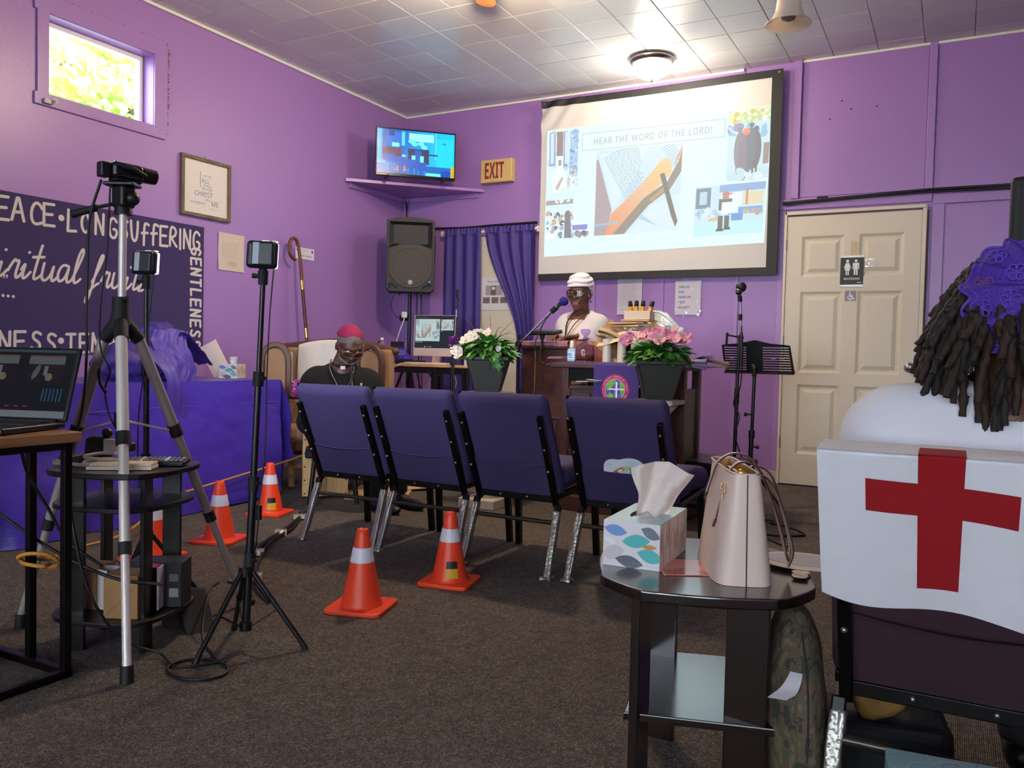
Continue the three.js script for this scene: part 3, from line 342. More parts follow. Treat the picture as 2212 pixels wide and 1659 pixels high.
{ // fabric banner with hand-lettered words
  const G = { P: [[[0, 1], [0, 0], [0.55, 0], [0.8, 0.25], [0.55, 0.52], [0, 0.55]]], E: [[[0.75, 0], [0, 0.02], [0, 1], [0.78, 0.98]], [[0, 0.5], [0.62, 0.47]]], A: [[[0, 1], [0.38, 0], [0.5, 0], [0.85, 1]], [[0.12, 0.64], [0.72, 0.62]]], C: [[[0.8, 0.24], [0.62, 0.02], [0.28, 0.02], [0.02, 0.35], [0.04, 0.8], [0.36, 1], [0.78, 0.86]]], L: [[[0.05, 0], [0, 1], [0.72, 0.96]]], O: [[[0.4, 0], [0.06, 0.25], [0.04, 0.72], [0.4, 1], [0.76, 0.74], [0.74, 0.26], [0.4, 0]]], N: [[[0, 1], [0.03, 0], [0.7, 0.98], [0.74, 0]]], G: [[[0.75, 0.2], [0.5, 0], [0.16, 0.12], [0, 0.5], [0.14, 0.9], [0.5, 1], [0.76, 0.82], [0.76, 0.55], [0.46, 0.56]]], S: [[[0.7, 0.14], [0.42, 0], [0.12, 0.14], [0.14, 0.4], [0.6, 0.58], [0.66, 0.86], [0.36, 1], [0, 0.86]]], U: [[[0, 0], [0.02, 0.7], [0.34, 1], [0.66, 0.74], [0.7, 0]]], F: [[[0.72, 0.1], [0.45, 0], [0.22, 0.15], [0.2, 1.12]], [[0, 0.55], [0.6, 0.5]]], R: [[[0, 1], [0, 0], [0.5, 0], [0.72, 0.24], [0.5, 0.5], [0.02, 0.54], [0.75, 1]]], I: [[[0, 0], [0, 1]]], T: [[[0, 0.02], [0.78, 0]], [[0.4, 0], [0.38, 1]]], K: [[[0, 0], [0, 1]], [[0.65, 0], [0, 0.55], [0.7, 1]]], V: [[[0, 0], [0.36, 1], [0.75, 0]]], M: [[[0, 1], [0.08, 0], [0.44, 0.7], [0.8, 0], [0.9, 1]]] };
  const LC = { s: [[[0, 0.9], [0.35, 0], [0.45, 0.4], [0.4, 0.95], [0.05, 0.95]]], p: [[[0, 0.6], [0.22, 0.1], [0.02, 1.75]], [[0.14, 0.5], [0.42, 0], [0.62, 0.4], [0.4, 0.98], [0.12, 0.82]], [[0.4, 0.98], [0.75, 0.6]]], i: [[[0, 0.5], [0.16, 0.05], [0.08, 0.8], [0.22, 1], [0.45, 0.6]], [[0.2, -0.35], [0.21, -0.34]]], r: [[[0, 0.6], [0.2, 0], [0.3, 0.16], [0.46, 0.06], [0.36, 0.8], [0.52, 1], [0.7, 0.6]]], t: [[[0.26, -0.75], [0.1, 0.75], [0.24, 1], [0.5, 0.7]], [[-0.06, -0.14], [0.46, -0.2]]], u: [[[0.04, 0.1], [0, 0.75], [0.2, 1], [0.48, 0.7], [0.56, 0.05], [0.52, 0.8], [0.66, 1], [0.84, 0.7]]], a: [[[0.52, 0.14], [0.22, -0.02], [0, 0.5], [0.14, 0.98], [0.45, 0.75], [0.55, 0.05], [0.5, 0.8], [0.66, 1], [0.86, 0.7]]], l: [[[0, 0.8], [0.4, -0.5], [0.26, -0.95], [0.1, -0.4], [0.08, 0.78], [0.24, 1], [0.46, 0.7]]], f: [[[0, 0.7], [0.44, -0.6], [0.28, -0.95], [0.14, -0.2], [0.02, 1.5], [-0.16, 1.95], [-0.2, 1.5], [0.2, 0.85], [0.4, 0.75]]] };
  const W0 = 2048, ppm = W0 / 2.32, H0 = Math.round(0.95 * ppm);
  const tex = canvas(W0, H0, (x) => {
    x.fillStyle = '#392c5a'; x.fillRect(0, 0, W0, H0); const r = rng(3); for (let i = 0; i < 9000; i++) { x.fillStyle = `rgba(${r() > 0.5 ? '255,240,255' : '0,0,0'},0.03)`; x.fillRect(r() * W0, r() * H0, 2, 2); }
    x.strokeStyle = '#cfc6bd'; x.fillStyle = '#cfc6bd'; x.lineCap = 'round'; x.lineJoin = 'round';
    const X = (z) => (-2.0 - z) * ppm, Y = (y) => (1.876 - y) * ppm;
    const glyph = (g, px, py, sx, sy, soft) => { for (const l of g) { x.beginPath(); const q = l.map(([a, b]) => [px + a * sx, py + b * sy]); x.moveTo(...q[0]); if (q.length === 2 || !soft) q.slice(1).forEach((p) => x.lineTo(...p)); else { for (let i = 1; i < q.length - 1; i++) { const m = i === q.length - 2 ? q[i + 1] : [(q[i][0] + q[i + 1][0]) / 2, (q[i][1] + q[i + 1][1]) / 2]; x.quadraticCurveTo(...q[i], ...m); } } x.stroke(); } };
    const SOFT = 'PCOGSURF';
    const word = (s, zs, y, hh, ww) => [...s].forEach((c, i) => glyph(G[c], X(zs[i]), Y(y) - ((i * 37) % 5) * 2, ww * (c === 'I' ? 0.3 : 1) * ppm, hh * (1 + ((i * 53) % 7) * 0.012) * ppm, SOFT.includes(c)));
    x.lineWidth = 0.0185 * ppm;
    word('PEACE', [-2.70, -2.82, -2.905, -3.02, -3.1], 1.838, 0.13, 0.085);
    word('LOVE', [-2.05, -2.16, -2.28, -2.4], 1.838, 0.13, 0.09);
    word('LONGSUFFERING', [-3.255, -3.345, -3.445, -3.54, -3.625, -3.705, -3.79, -3.865, -3.94, -4.02, -4.108, -4.14, -4.222], 1.83, 0.132, 0.076);
    const dot = (z, y, q = 0.02) => { x.beginPath(); x.arc(X(z), Y(y), q * ppm, 0, 7); x.fill(); };
    dot(-3.212, 1.772); dot(-2.62, 1.775); dot(-4.128, 1.01); dot(-3.213, 1.006);
    word('NESS', [-2.835, -2.925, -3.025, -3.12], 1.05, 0.115, 0.082); word('TEMPERANCE', [-3.25, -3.34, -3.425, -3.53, -3.615, -3.7, -3.785, -3.875, -3.965, -4.045], 1.05, 0.115, 0.075); word('MEEK', [-2.45, -2.56, -2.65, -2.74].map((q) => q), 1.05, 0.115, 0.075);
    'GENTLENESS'.split('').forEach((c, i) => { x.save(); x.translate(X(-4.2), Y(1.712 - i * 0.0755)); x.rotate(Math.PI / 2); glyph(G[c], 0, -0.095 * ppm, 0.06 * ppm, 0.09 * ppm, SOFT.includes(c)); x.restore(); });
    x.lineWidth = 0.0175 * ppm; const script = (s, z, y, k, adv) => { let px = X(z); [...s].forEach((c) => { x.save(); x.translate(px, Y(y)); x.transform(1, 0, -0.22, 1, 0, 0); glyph(LC[c], 0, 0, k * ppm, k * ppm, true); x.restore(); px += (adv[c] ?? 0.62) * k * ppm; }); };
    script('spiritual', -2.67, 1.49, 0.125, { i: 0.5, r: 0.62, t: 0.5, u: 0.8, a: 0.8, l: 0.48, p: 0.72, s: 0.62 }); script('fruits', -3.44, 1.475, 0.118, { f: 0.52, r: 0.66, u: 0.8, i: 0.46, t: 0.5 });
    x.font = 'bold 70px serif'; x.fillText('\u201d', X(-2.85), Y(1.33)); for (const z of [-2.855, -2.885, -2.915]) dot(z, 1.262 - (z + 2.855) * -0.02, 0.0095);
  });
  const b = single('wall_banner', 'dark purple cloth banner lettered PEACE, LONGSUFFERING, GENTLENESS, TEMPERANCE and spiritual fruits', 'banner', sheet(60, 24, (u, v) => [0.004 + 0.005 * Math.abs(fbm(u * 4, v * 3)), 0.475 - v * 0.95, 1.16 - u * 2.32], 0.002), printM(tex, 0.85, { bumpMap: weave, bumpScale: 0.0004 }), [XL + 0.006, 1.403, -3.162]);
}
{ // framed print
  const t = thing('framed_print', 'wooden framed print reading I can do ALL things through CHRIST', 'picture', [XL + 0.016, 2.163, -4.333], Math.PI / 2); t.rotation.x = 0; 
  const w = 0.455, h = 0.437, f = 0.026; const fr = M(0xffffff, 0.6, { map: woodTex([96, 82, 62], [134, 116, 90], 51) });
  for (const [a, b, c, d] of [[w, f, 0, h / 2 - f / 2], [w, f, 0, -h / 2 + f / 2]]) part(t, 'frame_rail', rbox(a, b, 0.03, 0.003, [c, d, 0]), fr);
  for (const s of [-1, 1]) part(t, 'frame_rail', rbox(f, h - 2 * f, 0.03, 0.003, [s * (w / 2 - f / 2), 0, 0]), fr);
  part(t, 'print', pbox(w - 2 * f, h - 2 * f, 0.004, [0, 0, -0.002]), printM(canvas(720, 690, (x, W2, H2) => { x.fillStyle = '#d9d0c6'; x.fillRect(0, 0, W2, H2); const s = (t2, px, py, sz, c, al = 'left') => { x.font = `${sz}px sans-serif`; x.textAlign = al; x.fillStyle = c; x.fillText(t2, px, py); }; x.fillStyle = '#53708a'; x.fillRect(262, 130, 9, 205); s('can do', 296, 196, 52, '#73818a'); s('ALL', 282, 276, 88, '#566f82'); s('things', 312, 322, 50, '#73818a'); s('through', 290, 366, 50, '#5c7284'); s('CHRIST', 172, 456, 92, '#4e6a80'); s('who', 340, 508, 50, '#73818a'); s('strengthens', 110, 560, 46, '#5f7484'); s('ME', 446, 560, 92, '#4e6a80'); s('Philippians 4:13', 420, 606, 22, '#96998f'); }), 0.35));
  part(t, 'hook', cyl(0.004, 0.004, 0.03, [0, h / 2 + 0.01, -0.004]), mat.steel);
}
function paperSheet(name, label, w, h, draw, pos, turn, o = {}) { const t = single(name, label, o.cat || 'notice', sheet(10, 12, (u, v) => [(u - 0.5) * w, (0.5 - v) * h, 0.002 + (o.curl ?? 0.006) * Math.abs(noise(u * 2 + 3, v * 2, o.seed || 1)) + (o.lift || 0) * v * v], 0.0006), draw ? printM(canvas(o.px || 320, Math.round((o.px || 320) * h / w), draw), o.rough ?? 0.6) : mat.paper, pos, [0, turn, 0]); return t; }
const lines = (x, a, b, w, n, dy, c = '#8d8a86', th = 2, r = rng(4)) => { x.fillStyle = c; for (let i = 0; i < n; i++) { let q = a; const e = a + w * (0.75 + 0.25 * r()); while (q < e) { const l = 5 + r() * 16; x.fillRect(q, b + i * dy, Math.min(l, e - q), th); q += l + 4; } } };
paperSheet('wall_notice', 'yellowed typed paper taped to the left wall beside the banner', 0.255, 0.285, (x, w, h) => { x.fillStyle = '#cdbfae'; x.fillRect(0, 0, w, h); lines(x, 46, 88, 230, 13, 12, '#a3988c', 3); x.fillStyle = '#b8ab9a'; x.beginPath(); x.ellipse(170, 290, 60, 26, 0, 0, 7); x.fill(); }, [XL + 0.003, 1.724, -4.59], Math.PI / 2, { curl: 0.012, seed: 5 });
paperSheet('door_label', 'small white label with two round emblems on the left wall beside the cane', 0.23, 0.098, (x, w, h) => { x.fillStyle = '#d9d3dc'; x.fillRect(0, 0, w, h); x.fillStyle = '#3c3a48'; x.beginPath(); x.arc(34, 32, 15, 0, 7); x.arc(w - 34, 36, 15, 0, 7); x.fill(); x.fillStyle = '#9a94a0'; x.font = '16px sans-serif'; x.textAlign = 'center'; x.fillText('Welcome', w / 2, 40); x.fillStyle = '#6a6472'; x.font = 'bold 24px sans-serif'; x.fillText('TO: KEEP & PASTOR', w / 2 + 4, 104); }, [XL + 0.003, 1.812, -5.406], Math.PI / 2, { curl: 0.003 });
{ // two notices below the screen
  paperSheet('typed_notice', 'white sheet of small typed text on the back wall below the screen', 0.225, 0.34, (x, w, h) => { x.fillStyle = '#c9c5cf'; x.fillRect(0, 0, w, h); lines(x, 30, 50, 250, 3, 20, '#77747e', 5); lines(x, 24, 120, 270, 14, 19, '#96939c', 4); lines(x, 30, 420, 90, 1, 10, '#77747e', 5); lines(x, 150, 420, 120, 1, 10, '#77747e', 5); }, [-2.53, 1.53, ZB + 0.014], 0);
  const t = thing('year_notice', 'white notice reading THIS IS THE YEAR OF GET RIGHT in a clear sleeve', 'notice', [-2.012, 1.5, ZB + 0.013]);
  part(t, 'sheet', sheet(6, 8, (u, v) => [(u - 0.5) * 0.222, (0.5 - v) * 0.288, 0.002 + 0.003 * Math.abs(noise(u * 2, v * 2))], 0.0006), printM(canvas(400, 520, (x, w, h) => { x.fillStyle = '#cdc9d0'; x.fillRect(0, 0, w, h); x.fillStyle = '#5a5a7e'; x.font = 'bold 50px sans-serif'; ['THIS IS', 'THE', 'YEAR OF', '\u201cGET', 'RIGHT!\u201d'].forEach((s, i) => x.fillText(s, 52, 112 + i * 78)); }), 0.5));
  part(t, 'plastic_sleeve', sheet(18, 22, (u, v) => [(u - 0.5) * 0.275 + 0.004, (0.5 - v) * 0.335 + 0.012, 0.007 + 0.006 * fbm(u * 6, v * 6, 2)], 0.0005), MP(0xffffff, 0.02, { transmission: 1, thickness: 0, ior: 1.35 }));
  paperSheet('photo_sheet', 'white sheet with three photos taped to the beige door between the curtains', 0.3, 0.31, (x, w, h) => { x.fillStyle = '#d9d6d6'; x.fillRect(0, 0, w, h); x.fillStyle = '#6a6668'; x.font = 'bold 18px sans-serif'; x.fillText("Women's Month", 70, 50); x.fillStyle = '#a89c98'; x.fillRect(50, 82, 190, 100); x.fillStyle = '#6c5c58'; x.fillRect(110, 86, 60, 96); x.fillStyle = '#d8cfc9'; x.fillRect(120, 96, 40, 30); for (const a of [20, 120, 220]) { x.fillStyle = '#8a7672'; x.fillRect(a, 200, 82, 62); lines(x, a + 6, 210, 70, 6, 9, '#5e4a4c', 5); } }, [-3.86, 1.56, ZB + 0.052], 0, { px: 320 });
}
{ // EXIT sign
  const t = thing('exit_sign', 'cream box exit sign with red letters EXIT', 'sign', [-3.87, 2.712, ZB + 0.035]);
  part(t, 'case', rbox(0.335, 0.215, 0.07, 0.008), M(0xd2b470, 0.45));
  const g = new TextGeometry('EXIT', { font, size: 0.118, depth: 0.002, curveSegments: 3 }); g.computeBoundingBox(); const b = g.boundingBox; g.translate(-(b.min.x + b.max.x) / 2, -(b.min.y + b.max.y) / 2, 0); g.scale(0.205 / (b.max.x - b.min.x), 0.15 / (b.max.y - b.min.y), 1); part(t, 'lettering', g, M(0x8e2a2a, 0.5), [-0.018, 0.004, 0.035]);
  part(t, 'test_button', cyl(0.006, 0.006, 0.004, [0.168, -0.05, 0.01], [0, 0, Math.PI / 2]), mat.white);
}
{ // corner shelf and television
  const s = thing('corner_shelf', 'purple painted triangular corner shelf under the television', 'shelf', [XL, 2.545, ZB]);
  const sh = ext(shp([[0, 0], [0.93, 0], [0.93, 0.02], [0.02, 0.93], [0, 0.93]]), 0.03, 0.003); sh.rotateX(Math.PI / 2); sh.scale(1, 1, 1); sh.translate(0, 0.015, 0); 
  part(s, 'board', boxUV(clean(sh)), mat.purple); part(s, 'cleat', rbox(0.86, 0.045, 0.02, 0.003, [0.45, -0.038, 0.012]), mat.purple); part(s, 'cleat', rbox(0.02, 0.045, 0.86, 0.003, [0.012, -0.038, 0.45]), mat.purple);
  part(s, 'front_lip', bar([0.935, 0.0, 0.012], [0.012, 0.0, 0.935], 0.014, 0.03, [0, 1, 0], 0.003), mat.purpleTrim);
  const t = thing('television', 'flat television on the corner shelf showing a blue tinted room', 'television', [-4.408, 2.572, -6.248], 0.778);
  const w = 0.73, h = 0.432;
  part(t, 'case', rbox(w, h, 0.05, 0.01, [0, h / 2 + 0.01, -0.028]), mat.black);
  for (const [a, b, c, d] of [[w, 0.012, 0, h + 0.004], [w, 0.024, 0, 0.022]]) part(t, 'bezel', rbox(a, b, 0.012, 0.003, [c, d, 0]), M(0x100c0a, 0.15));
  for (const q of [-1, 1]) part(t, 'bezel', rbox(0.01, h, 0.012, 0.003, [q * (w / 2 - 0.005), h / 2 + 0.01, 0]), M(0x100c0a, 0.15));
  for (const q of [-0.26, 0.26]) part(t, 'foot', rbox(0.03, 0.012, 0.16, 0.004, [q, 0.006, -0.03]), mat.black);
  const tex = canvas(960, 540, (x, W2, H2) => { const g = x.createLinearGradient(0, 0, W2, 0); g.addColorStop(0, '#0f9af0'); g.addColorStop(0.35, '#1557b8'); g.addColorStop(0.7, '#17b2ee'); g.addColorStop(1, '#12c8f8'); x.fillStyle = g; x.fillRect(0, 0, W2, H2); const q = (c, a, b, d, e) => { x.fillStyle = c; x.fillRect(a, b, d, e); }; q('#1b3f96', 60, 0, 250, 330); q('#2a56c0', 110, 30, 190, 200); q('#34206e', 140, 10, 70, 70); q('#5bd8ff', 300, 20, 40, 170); q('#b9fbff', 390, 30, 310, 96); q('#8ef0fb', 720, 0, 8, 330); q('#16d4fa', 730, 70, 210, 360); q('#0a6fb8', 810, 120, 40, 20); q('#2b3f8e', 60, 200, 260, 180); q('#7a1c28', 60, 226, 230, 74); q('#60131f', 120, 300, 180, 100); q('#9dfaff', 180, 160, 90, 50); for (const [a, b] of [[400, 130], [440, 160], [520, 150], [560, 190]]) { x.fillStyle = '#7df3ff'; x.beginPath(); x.ellipse(a + 20, b, 40, 26, 0, 0, 7); x.fill(); } q('#3a1230', 380, 220, 260, 180); q('#1d3f9e', 460, 236, 90, 150); for (const [a, e] of [[305, 90], [425, 70], [530, 92]]) q('#8ff6ff', a, 300, 46, e); q('#0b2c66', 40, 440, 920, 100); q('#0d4fa4', 0, 420, 960, 120); for (let i = 0; i < 4; i++) { x.fillStyle = '#2738a8'; x.beginPath(); x.roundRect(110 + i * 126, 300 + i * 26, 120, 110, 14); x.fill(); q('#5fb8f0', 130 + i * 126, 410 + i * 22, 5, 90); q('#5fb8f0', 205 + i * 126, 410 + i * 22, 5, 90); } for (const a of [245, 340]) { x.fillStyle = '#ff5a2c'; x.beginPath(); x.moveTo(a, 420); x.lineTo(a + 26, 500); x.lineTo(a - 26, 500); x.fill(); } q('#1a1c58', 640, 270, 110, 18); x.fillStyle = '#1226a8'; x.beginPath(); x.ellipse(860, 500, 80, 44, 0, 0, 7); x.fill(); q('#7ff0ff', 600, 500, 190, 40); q('#e8d23c', 916, 420, 44, 120); x.fillStyle = 'rgba(60,200,255,0.25)'; x.fillRect(0, 0, 914, 540); });
  part(t, 'screen', pbox(w - 0.02, h - 0.034, 0.002, [0, h / 2 + 0.016, -0.002]), glow(tex, 1.25, { roughness: 0.15 }));
  const l = new THREE.RectAreaLight(0x59b8ff, 0.5, 0.68, 0.38); l.name = 'television_light'; l.position.set(-4.408 + 0.022, 2.79, -6.248 + 0.022); l.lookAt(-4.408 + 3, 2.79, -6.248 + 3.02); lamp(l);
  part(t, 'yellow_sticker', box(0.03, 0.1, 0.001, [w / 2 - 0.024, 0.09, 0.0015]), M(0xd8c02a, 0.6));
  single('shelf_cable', 'dark cables hanging in the room corner below the shelf', 'cable', [tube([[0.03, 0, 0.03], [0.05, -0.1, 0.04], [0.035, -0.25, 0.035], [0.04, -0.5, 0.04]], 0.006), tube([[0.075, 0, 0.05], [0.06, -0.1, 0.045], [0.05, -0.25, 0.035], [0.06, -0.5, 0.03]], 0.005)], mat.cable, [XL, 2.5, ZB]);
}
{ // curtain rod, two curtains
  const rod0 = thing('curtain_rod', 'white rod carrying two purple curtains', 'rod', [-3.93, 2.145, ZB + 0.085]);
  part(rod0, 'pole', cyl(0.012, 0.012, 1.06, [0, 0, 0], [0, 0, Math.PI / 2], 16), mat.white); for (const s of [-1, 1]) part(rod0, 'bracket', [rbox(0.02, 0.05, 0.09, 0.004, [s * 0.52, 0, -0.04])], mat.white);
  const cur = M(0x40307f, 0.62, { bumpMap: weave, bumpScale: 0.0003 });
  const curtain = (label, x0, x1, fn) => { const t = thing('curtain', label, 'curtain', [0, 0, 0], 0, 'purple curtains at the side door'); part(t, 'drape', sheet(120, 40, fn, 0.002), cur); part(t, 'heading', sheet(80, 6, (u, v) => [lerp(x0, x1, u), 2.185 - v * 0.06, ZB + 0.088 + 0.016 + 0.008 * Math.sin(u * 70) * (0.4 + v) + 0.006 * noise(u * 40)], 0.003), cur); return t; };
  curtain('narrow purple curtain left of the beige gap, beside the computer', -4.41, -4.0, (u, v) => { const x = lerp(-4.41, -4.0 + 0.02 * v, u); return [x, 2.17 - v * 2.14, ZB + 0.1 + 0.022 * Math.sin(u * 22 + 0.6 * noise(u * 3, v)) * (0.5 + 0.5 * v) + 0.012 * noise(u * 9, v * 3)]; });
  curtain('wide purple curtain swept aside, behind the boom microphone stand', -3.955, -3.432, (u, v) => { const xl = -3.955 + 0.36 * sst(0, 0.5, v) + 0.02 * v, x = lerp(xl, -3.43 + 0.02 * v, u); return [x, 2.17 - v * 2.14, ZB + 0.1 + 0.026 * Math.sin(u * 26 + 2 * v) * (0.5 + 0.5 * v) + 0.014 * noise(u * 9, v * 3, 5)]; });
}
single('wall_cable', 'black cable with small hooks along the wall above the purple curtains', 'cable', [tube([[-4.75, 2.22, 0], [-4.2, 2.205, 0], [-3.9, 2.212, 0], [-3.46, 2.214, 0]], 0.011, 60), ...[-4.35, -4.0, -3.6].map((x) => tube([[x, 2.21, 0.0], [x, 2.19, 0.012], [x + 0.01, 2.185, 0.02]], 0.005))], mat.cable, [0, 0, ZB + 0.016]);
single('wall_cable', 'long black cable pair pinned above the beige restroom door', 'cable', [tube([[-1.25, 2.236, 0], [-0.9, 2.246, 0], [-0.5, 2.258, 0], [-0.2, 2.266, 0], [0.4, 2.262, 0], [2.2, 2.3, 0]], 0.011, 90), tube([[-1.25, 2.222, 0.002], [-0.9, 2.234, 0.002], [-0.22, 2.25, 0.002], [0.4, 2.24, 0.002], [2.2, 2.28, 0.002]], 0.007, 60), rod([-1.0, 2.262, 0.004], [-0.92, 2.262, 0.004], 0.006)], mat.cable, [0, 0, ZB + 0.05]);
{ // cane
  const t = thing('walking_cane', 'brown wooden crook cane with gold bands leaning on the left wall', 'cane', [XL + 0.06, 0, -5.235]);
  const A = (y) => [0.03 + (1.9 - y) * 0.08, y, -(1.9 - y) * 0.055];
  const wood = M(0x6a3420, 0.35), wood2 = M(0x4e2018, 0.4);
  part(t, 'crook', tube([A(1.56), A(1.75), [0.03, 1.86, 0.005], [0.03, 1.905, 0.035], [0.03, 1.905, 0.075], [0.03, 1.86, 0.105], [0.03, 1.79, 0.105], [0.03, 1.75, 0.075], [0.03, 1.735, 0.04]], 0.014, 60, 12), wood);
  part(t, 'shaft', rod(A(1.16), A(1.5), 0.0145), wood2); part(t, 'shaft', rod(A(0.0), A(1.1), 0.011, 0.0145), wood);
  part(t, 'gold_band', rod(A(1.49), A(1.57), 0.0158), mat.gold); part(t, 'gold_band', rod(A(1.09), A(1.17), 0.0158), mat.gold);
}
// ---------------------------------------------------------------- the row of stacking chairs
const chairFabric = M(0x3a2f58, 0.85, { bumpMap: weave, bumpScale: 0.0005 }), chairFabric2 = M(0x341824, 0.85, { bumpMap: weave, bumpScale: 0.0005 });
const foil = new THREE.MeshStandardMaterial({ color: 0x9a968c, roughness: 0.34, metalness: 0.75, bumpMap: fineN, bumpScale: 0.003 });
// local axes: the sitter faces -z, the floor is y = 0
function cushion(w, pts, th, edge) { // a padded slab that follows the (y, z) line pts; rounded rim
  const nu = 26, nv = 30, c = new THREE.CatmullRomCurve3(pts.map(([y, z]) => V(0, y, z))), pos = []; const P = (u, v, s) => { // superellipse rim
    const a = u * 2 - 1, b = v * 2 - 1, ea = 1 - Math.abs(a) ** 6, eb = 1 - Math.abs(b) ** 8, t = th * 0.5 * Math.sqrt(Math.max(0, Math.min(1, ea * 1.6))) * Math.sqrt(Math.max(0, Math.min(1, eb * 1.6)));
    const q = c.getPoint(v), tg = c.getTangent(v), n = V(0, -tg.z, tg.y); const corner = w / 2 - edge * Math.max(0, Math.abs(b) - 0.86) ** 2 * 14; return [a * corner, q.y + n.y * t * s, q.z + n.z * t * s]; };
  const g = []; for (const s of [1, -1]) { const p = [], idx = [], uv = []; for (let j = 0; j <= nv; j++) for (let i = 0; i <= nu; i++) { p.push(...P(i / nu, j / nv, s)); uv.push(i / nu * w, j / nv * 0.5); } for (let j = 0; j < nv; j++) for (let i = 0; i < nu; i++) { const a = j * (nu + 1) + i, b = a + 1, d = a + nu + 1, e = d + 1; if (s > 0) idx.push(a, b, e, a, e, d); else idx.push(a, e, b, a, d, e); } const q = new THREE.BufferGeometry(); q.setAttribute('position', new THREE.Float32BufferAttribute(p, 3)); q.setAttribute('uv', new THREE.Float32BufferAttribute(uv, 2)); q.setIndex(idx); q.computeVertexNormals(); g.push(q.toNonIndexed()); }
  return smooth(merge(g));
}
function stackingChair(name, label, fab, o = {}) {
  const t = thing(name, label, 'chair'), hw = 0.2, W0 = 0.462;
  const line = (y) => 0.125 + (y - 0.32) * 0.44; // z of the uprights at height y
  part(t, 'backrest', cushion(W0, [[0.345, line(0.345) - 0.035], [0.5, line(0.5) - 0.045], [0.65, line(0.65) - 0.04], [0.815, line(0.815) - 0.03]], 0.075, 0.05), fab);
  part(t, 'back_pocket', sheet(30, 12, (u, v) => { const y = 0.5 - v * 0.155; return [(u - 0.5) * 0.4, y - 0.012 * Math.sin(u * Math.PI) * (1 - v), line(y) + 0.001 + 0.02 * Math.sin(u * Math.PI) * (1 - v * 0.9) + 0.0025 * fbm(u * 6, v * 4)]; }, 0.004), fab);
  part(t, 'pocket_hem', tube(Array.from({ length: 17 }, (_, i) => { const u = i / 16; return [(u - 0.5) * 0.4, 0.5 - 0.012 * Math.sin(u * Math.PI), line(0.5) + 0.003 + 0.02 * Math.sin(u * Math.PI)]; }), 0.0042, 40, 8), fab);
  part(t, 'seat', cushion(W0, [[0.425, 0.1], [0.435, -0.05], [0.44, -0.2], [0.415, -0.36]].map(([y, z]) => [y, z]), 0.11, 0.07), fab);
  for (const s of [-1, 1]) {
    const up = part(t, 'upright', bar([s * hw, 0.305, line(0.305) + 0.012], [s * hw, 0.72, line(0.72) + 0.016], 0.026, 0.026, [1, 0, 0], 0.005), mat.blackMetal);
    for (const y of [0.47, 0.57, 0.67]) part(up, 'bolt', xf(new THREE.SphereGeometry(0.0065, 10, 6), [s * hw, y, line(y) + 0.029]), mat.steel);
    const lg = part(t, 'leg', bar([s * (hw + 0.012), 0.31, 0.135], [s * (hw + 0.022), 0.0, 0.252], 0.027, 0.027, [1, 0, 0], 0.004), mat.blackMetal);
    if (o.taped !== false) { const g = bar([s * (hw + 0.0125), 0.285, 0.144], [s * (hw + 0.022), 0.004, 0.25], 0.032, 0.032, [1, 0, 0], 0.006); part(lg, 'foil_tape', rumple(subdivide(g, 3), 0.0045, 60, s * 3), foil); part(lg, 'tape_frill', rumple(subdivide(rbox(0.05, 0.014, 0.045, 0.005, [s * (hw + 0.022), 0.008, 0.252]), 2), 0.01, 70, 5), foil); }
    part(t, 'leg', bar([s * (hw + 0.012), 0.375, -0.26], [s * (hw + 0.02), 0.0, -0.3], 0.03, 0.03, [1, 0, 0], 0.004), mat.blackMetal);
    part(t, 'seat_rail', bar([s * (hw + 0.01), 0.35, 0.14], [s * (hw + 0.01), 0.375, -0.3], 0.025, 0.025, [0, 1, 0], 0.004), mat.blackMetal);
  }
  const br = part(t, 'back_rail', bar([-hw, 0.335, line(0.335) + 0.006], [hw, 0.335, line(0.335) + 0.006], 0.022, 0.03, [0, 1, 0], 0.003), mat.blackMetal);
  for (const x of [-0.08, 0.06]) part(br, 'bolt', xf(new THREE.SphereGeometry(0.0055, 10, 6), [x, 0.337, line(0.335) + 0.019]), mat.steel);
  part(t, 'stretcher', rod([-hw - 0.015, 0.235, 0.165], [hw + 0.015, 0.235, 0.165], 0.0105), M(0x4a443c, 0.3, { metalness: 0.7 }));
  part(t, 'stretcher', rod([-hw - 0.015, 0.37, -0.27], [hw + 0.015, 0.37, -0.27], 0.0105), mat.blackMetal);
  return t;
}
function subdivide(g, n) { g = clean(g); for (let k = 0; k < n; k++) { const p = g.attributes.position, q = [], m = (a, b) => [(p.getX(a) + p.getX(b)) / 2, (p.getY(a) + p.getY(b)) / 2, (p.getZ(a) + p.getZ(b)) / 2], P = (a) => [p.getX(a), p.getY(a), p.getZ(a)]; for (let i = 0; i < p.count; i += 3) { const a = P(i), b = P(i + 1), c = P(i + 2), d = m(i, i + 1), e = m(i + 1, i + 2), f = m(i + 2, i); q.push(...a, ...d, ...f, ...d, ...b, ...e, ...f, ...e, ...c, ...d, ...e, ...f); } g = new THREE.BufferGeometry(); g.setAttribute('position', new THREE.Float32BufferAttribute(q, 3)); g = smooth(g); } return boxUV(g); }
const chair0 = stackingChair('stacking_chair', 'leftmost purple stacking chair of the row, in front of the seated man in black', chairFabric);
chair0.position.set(-2.74, 0, -3.495); chair0.rotation.y = 0.02;
[['purple stacking chair second from the left in the row, below the white computer', -2.255, -3.5, 0.0], ['purple stacking chair third in the row, below the white flower planter', -1.762, -3.49, -0.015], ['rightmost purple stacking chair with a paper fan in its back pocket', -1.235, -3.51, -0.01]].forEach(([l, x, z, r], i) => { const c = chair0.clone(); c.name = numbered('stacking_chair'); scene.add(c); c.position.set(x, 0, z); c.rotation.y = r; c.userData = { ...chair0.userData, label: l }; });
